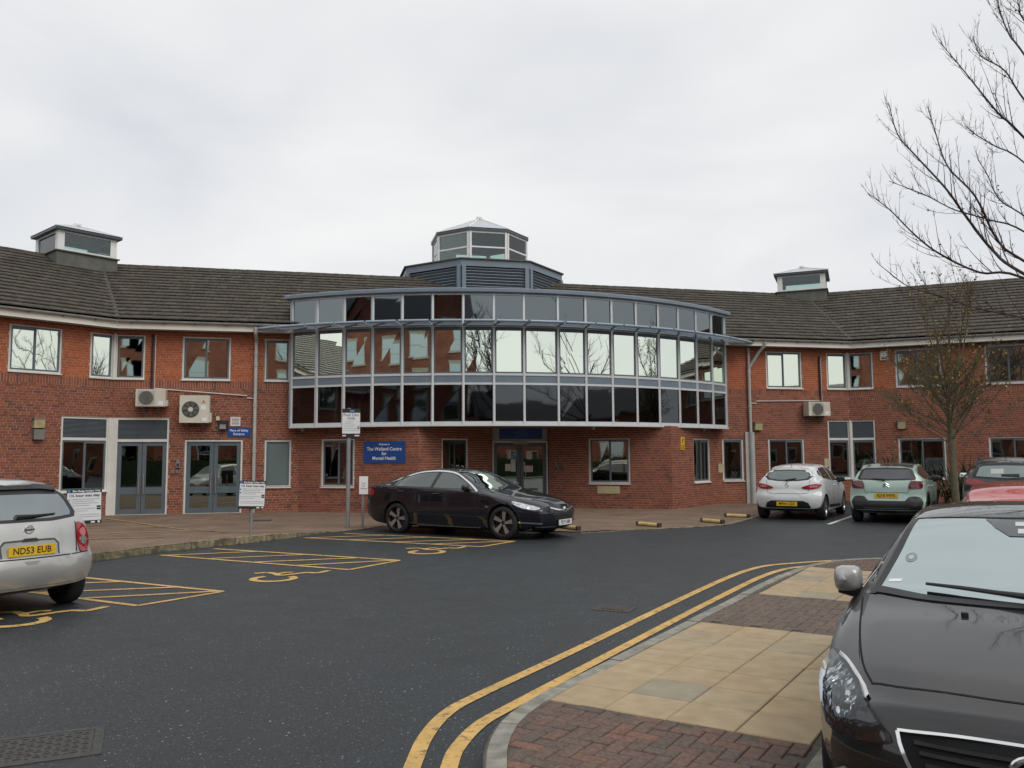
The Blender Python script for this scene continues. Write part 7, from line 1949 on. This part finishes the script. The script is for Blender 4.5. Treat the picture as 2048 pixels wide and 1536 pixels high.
# the rest of the crown, out of frame
for k in range(26):
    a = r_.uniform(-1.2, 1.9); d = Vector((math.cos(a), math.sin(a) * 0.8, r_.uniform(0.5, 1.6)))
    sp = shoot(crown, fork, d, r_.uniform(3.0, 5.5), 0.06, r_, 0.5, 0.25, 8, 6)
    for j in range(26):
        p, dd = along(sp, r_.uniform(0.25, 1)); s2 = shoot(crown, p, dd + rv(r_) * 0.5, r_.uniform(0.4, 1.3), 0.012, r_, 0.4, 0.2, 4, 4)
        if s2[-1].x / max(0.1, s2[-1].y) < 0.66: continue
trunk.build('trunk', M_BARK, big, True)
crown.build('crown', M_TWIG, big, True); leaves.build('leaves', M_LEAFB, big, kind='stuff')

def bare_tree(x, y, h, seed, label, mt=M_BARK, z=0.0, group=None):
    r2 = random.Random(seed); root = empty('background_tree', (x, y, z), label=label, cat='tree', group=group)
    t = MB(); t.tube([(x, y, z - .1), (x + .1, y, z + h * .2), (x, y + .1, z + h * .42)], [h * .024, h * .018, h * .013], 10); t.build('trunk', mt, root, True)
    m = MB(); f0 = Vector((x, y, z + h * .25))
    for k in range(22):
        p = Vector((x, y, z + h * r2.uniform(.2, .42))); a = k * 2.4; d = Vector((math.cos(a), math.sin(a), r2.uniform(.9, 2.2)))
        s1 = shoot(m, p, d, h * r2.uniform(.35, .6), h * .007, r2, .3, .25, 7, 5)
        for j in range(14):
            p1, d1 = along(s1, r2.uniform(.2, 1)); s2 = shoot(m, p1, d1 + rv(r2) * .5, h * r2.uniform(.06, .2), h * .0026, r2, .3, .3, 4, 3)
            for q in range(5):
                p2, d2 = along(s2, r2.uniform(.2, 1)); shoot(m, p2, d2 + rv(r2) * .5, h * r2.uniform(.03, .08), h * .0012, r2, .2, .2, 2, 3)
    m.build('crown', mt, root, True)
bare_tree(6.5, -19.0, 15.0, 3, 'leafless tree seen only mirrored in the middle of the glass bay', group='trees mirrored in the glass')
bare_tree(-6.0, -34.0, 17.0, 8, 'leafless tree mirrored behind the old brick block', group='trees mirrored in the glass')
bare_tree(30.0, -14.0, 11.0, 9, 'leafless tree mirrored at the right of the glass bay', group='trees mirrored in the glass')

# ---- the small tree between the parked cars and the right wing
r_ = random.Random(21)
TX, TY = 12.5, 23.6
small = empty('young_tree', (TX, TY, 0), label='small twiggy tree with a few yellow leaves against the right wing', cat='tree')
trunk = MB(); trunk.tube([(TX + .02, TY, -.1), (TX + .02, TY, .4), (TX, TY, 1.3), (TX - .02, TY, 2.1), (TX - .03, TY, 2.9), (TX - .02, TY, 3.7)], [.15, .105, .095, .095, .07, .045], 12); trunk.build('trunk', M_BARKG, small, True)
crown = MB(); leaves = MB()
def twigs(sp, L, dens, r0, lv):
    for q in range(int(L * dens)):
        p2, d2 = along(sp, r_.uniform(.15, 1)); l2 = r_.uniform(.12, .42)
        s2 = shoot(crown, p2, d2 + rv(r_) * .45 + Vector((0, 0, .15)), l2, r0, r_, .25, .25, 3, 3)
        for z_ in range(3):
            p3, d3 = along(s2, r_.uniform(.2, 1)); s3 = shoot(crown, p3, d3 + rv(r_) * .6, r_.uniform(.05, .2), .0035, r_, .2, .2, 2, 3)
            if r_.random() < lv: leaf(leaves, s3[-1], r_.uniform(.04, .08), r_)
        if r_.random() < lv: leaf(leaves, s2[-1], r_.uniform(.045, .09), r_)
for k in range(6):      # upright leaders
    a = k * 1.05; p = Vector((TX - .02, TY, r_.uniform(2.4, 3.3))); d = Vector((.22 * math.cos(a), .2 * math.sin(a), 1))
    L = r_.uniform(3.0, 4.3); sp = shoot(crown, p, d, L, .034, r_, .1, .16, 9, 6); twigs(sp, L, 8, .0055, .14)
    for j in range(11):
        p1, d1 = along(sp, r_.uniform(.1, .95)); b = r_.uniform(0, 6.28); d = Vector((math.cos(b), math.sin(b) * .8, r_.uniform(.7, 1.6))); L1 = r_.uniform(.45, 1.3)
        s1 = shoot(crown, p1, d, L1, .009, r_, .35, .2, 5, 4); twigs(s1, L1, 9, .0046, .17)
for k in range(46):     # spreading side branches
    z_ = 1.95 + 1.7 * (k / 46) + r_.uniform(-.05, .05); a = k * 2.4; up = r_.uniform(.35, .95)
    d = Vector((math.cos(a), math.sin(a) * .8, up)); L = r_.uniform(1.3, 2.5) * (1.05 - .25 * k / 46)
    sp = shoot(crown, Vector((TX - .02, TY, z_)), d, L, .019, r_, .22, .2, 7, 5); twigs(sp, L, 9, .0050, .16)
    for j in range(4):
        p1, d1 = along(sp, r_.uniform(.3, .9)); L1 = r_.uniform(.3, .8); s1 = shoot(crown, p1, d1 + rv(r_) * .5, L1, .008, r_, .3, .2, 4, 4); twigs(s1, L1, 9, .0046, .18)
crown.build('crown', M_BARKG, small, True); leaves.build('leaves', M_LEAFY, small, kind='stuff')

# ---- shrubs under the right-hand windows
def strap_shrub(x, y, h, n, seed, label):
    r2 = random.Random(seed); root = empty('strap_leaf_shrub', (x, y, 0), label=label, cat='shrub', group='shrubs under the right wing windows')
    m = MB()
    for k in range(n):
        a = r2.uniform(0, 6.28); sp = r2.uniform(.2, 1.0); L = h * r2.uniform(.7, 1.15); p = Vector((x + r2.gauss(0, .28), y + r2.gauss(0, .2), r2.uniform(0.0, h * .35)))
        d = Vector((math.cos(a) * sp, math.sin(a) * sp, 1.0)).normalized(); w = Vector((-d.y, d.x, 0)); w = (w.normalized() if w.length > 1e-3 else Vector((1, 0, 0))) * r2.uniform(.018, .032)
        pts = []; q = p.copy()
        for i in range(6):
            pts.append(q.copy()); d = (d - Vector((0, 0, .18 * i * sp))).normalized(); q = q + d * L / 5
        b = len(m.v)
        for i, t in enumerate(pts):
            s = (1 - (i / 5) ** 2) * 1.0 + .02; m.v += [tuple(t - w * s), tuple(t + w * s)]
        m.f += [(b + 2 * i, b + 2 * i + 1, b + 2 * i + 3, b + 2 * i + 2) for i in range(5)]
    m.build('foliage', M_LEAFG, root)
strap_shrub(11.9, 25.6, 1.55, 210, 4, 'dark spiky strap-leaved shrub between the pale green car and the tree')
strap_shrub(14.1, 26.2, 1.35, 130, 6, 'looser strap-leaved shrub right of the small tree trunk')
strap_shrub(12.9, 26.6, 1.2, 90, 12, 'low strap-leaved shrub directly behind the small tree trunk')

# ================================================================== BEHIND THE CAMERA (seen mirrored in the glass)
M_VBRICK = mat_blocks('old_red_brickwork', (0.33, 0.105, 0.06), (0.27, 0.085, 0.05), (0.24, 0.16, 0.12), 2.2, (R(90), 0, 0))
M_SLATE = mat_pieces('slate', [(0.05, 0.052, 0.057), (0.06, 0.062, 0.068)], 0.6, 4, 0.2, 0.2, 30)
M_STONE = mat('stone_dressing', (0.48, 0.44, 0.36), 0.8, var=0.1)
M_VGL = mat_mirror('old_window_glass', (0.35, 0.42, 0.45), 0.03, 0.1)
old = empty('brick_hospital_block', (-22, -24, 0), label='old red brick block with sash windows, seen mirrored in the glass bay', cat='building')
VF = Fr(4.0, -22.0, 180)      # u runs to -x, out faces +y
mb = MB(); mb.box(VF, 0, 52, -12, 0, 0, 13.4); mb.build('wall', M_VBRICK, old)
mb = MB(); q = VF.p
mb.poly([q(-0.4, 0.5, 13.4), q(52.4, 0.5, 13.4), q(52.4, -6, 18.0), q(-0.4, -6, 18.0)]); mb.poly([q(-0.4, -12.5, 13.4), q(52.4, -12.5, 13.4), q(52.4, -6, 18.0), q(-0.4, -6, 18.0)]); mb.poly([q(0, 0, 13.4), q(0, -12, 13.4), q(0, -6, 17.9)]); mb.build('roof', M_SLATE, old)
for u in (6, 20, 36):
    mb = MB(); mb.box(VF, u, u + 6, -1, 1.2, 0, 13.4); mb.poly([q(u, 1.2, 13.4), q(u + 6, 1.2, 13.4), q(u + 3, 1.2, 16.8)]); mb.build('gable', M_VBRICK, old)
    mb = MB(); mb.poly([q(u - 0.3, 1.5, 13.1), q(u + 3, 1.5, 17.0), q(u + 3, -6, 17.0), q(u - 0.3, -6, 13.1)]); mb.poly([q(u + 6.3, 1.5, 13.1), q(u + 3, 1.5, 17.0), q(u + 3, -6, 17.0), q(u + 6.3, -6, 13.1)]); mb.build('gable_roof', M_SLATE, old)
def old_window(u, z, o, w=1.15, h=2.3):
    m = MB(); m.box(VF, u - w / 2 - 0.08, u + w / 2 + 0.08, o - 0.05, o + 0.03, z, z + h + 0.1); wi = m.build('window', mat('old_white_sash', (0.62, 0.62, 0.58), 0.6), old)
    for k in (0, 1):
        m = MB(); m.box(VF, u - w / 2, u + w / 2, o + 0.031, o + 0.04, z + 0.06 + k * h / 2, z + h / 2 - 0.02 + k * h / 2); m.build('pane', M_VGL, wi)
    m = MB(); m.box(VF, u - w / 2 - 0.2, u + w / 2 + 0.2, o, o + 0.12, z - 0.14, z); m.build('sill', M_STONE, wi)
    m = MB(); m.box(VF, u - w / 2 - 0.15, u + w / 2 + 0.15, o, o + 0.035, z + h + 0.1, z + h + 0.35); m.build('lintel', M_STONE, wi)
for z in (1.0, 4.4, 7.5, 10.6):
    for u in (1.6, 3.9, 8.0, 13.4, 13.8, 16.0, 18.2, 22.0, 24.2, 28, 30.4, 33, 38, 40.2, 44, 46.5, 49): old_window(u, z, 1.2 if any(a < u < a + 6 for a in (6, 20, 36)) else 0.0, h=2.2 if z < 7 else 1.9)
mb = MB(); mb.box(VF, 0, 52, 0, 0.06, 4.05, 4.2); mb.build('string_course', M_STONE, old)
M_HEDGE = mat_pieces('hedge_leaves', [(0.03, 0.05, 0.02), (0.045, 0.065, 0.025), (0.022, 0.038, 0.016)], 0.8, 20, 0.3, 0.0)
mb = MB()
for i in range(9000):
    x, y, z = rnd.uniform(-30, 40), rnd.uniform(-13.2, -11.6), rnd.uniform(0, 1.75 + 0.2 * math.sin(i))
    a, b = Vector((rnd.uniform(-1, 1), rnd.uniform(-1, 1), rnd.uniform(-1, 1))).normalized() * 0.09, Vector((rnd.uniform(-1, 1), rnd.uniform(-1, 1), rnd.uniform(-1, 1))).normalized() * 0.09
    c = Vector((x, y, z)); mb.poly([tuple(c - a), tuple(c + b), tuple(c + a), tuple(c - b)])
mb.lbox(-30, 40, -13.0, -11.8, 0, 1.55)  # whole hedge added to darken what the ground floor windows mirror
tag(mb.build('hedge', M_HEDGE, kind='stuff'), 'dark clipped hedge added behind the camera to darken the ground floor reflections', 'hedge')

def terrace(x0, y0, ang, L, h, d, label):
    F = Fr(x0, y0, ang); root = empty('brick_terrace', (x0, y0, 0), ang, label=label, cat='building', group='brick terraces behind the camera')
    m = MB(); m.box(F, 0, L, -d, 0, 0, h); m.build('wall', M_VBRICK, root)
    m = MB(); q = F.p; m.poly([q(-.3, .4, h - .1), q(L + .3, .4, h - .1), q(L + .3, -d / 2, h + d * .36), q(-.3, -d / 2, h + d * .36)]); m.poly([q(-.3, -d - .4, h - .1), q(L + .3, -d - .4, h - .1), q(L + .3, -d / 2, h + d * .36), q(-.3, -d / 2, h + d * .36)]); m.build('roof', M_SLATE, root)
    u = 2.0
    while u < L - 2:
        for z in (1.0, 3.9):
            m = MB(); m.box(F, u, u + 1.3, -.05, .04, z, z + 1.4); w = m.build('window', MATS['old_white_sash'], root)
            m = MB(); m.box(F, u + .08, u + 1.22, .041, .05, z + .08, z + 1.32); m.build('pane', M_VGL, w)
        u += 3.4
terrace(60.0, -46.0, 180, 52, 6.2, 9, 'low brick terrace mirrored in the right half of the bay')
terrace(56.0, 14.0, 270, 58, 6.2, 9, 'low brick terrace mirrored in the right end of the bay')

# ================================================================== lettering to plain meshes
bpy.context.view_layer.update()
dg = bpy.context.evaluated_depsgraph_get()
for o in [o for o in col.objects if o.type == 'FONT']:
    me = bpy.data.meshes.new_from_object(o.evaluated_get(dg))
    nm = o.name
    o.name = 'old'
    k = bpy.data.objects.new(nm, me); col.objects.link(k)
    k.parent = o.parent; k.matrix_parent_inverse = o.matrix_parent_inverse.copy(); k.matrix_basis = o.matrix_basis.copy()
    if not me.materials: me.materials.append(o.data.materials[0])
    k['kind'] = 'stuff'
    bpy.data.objects.remove(o)
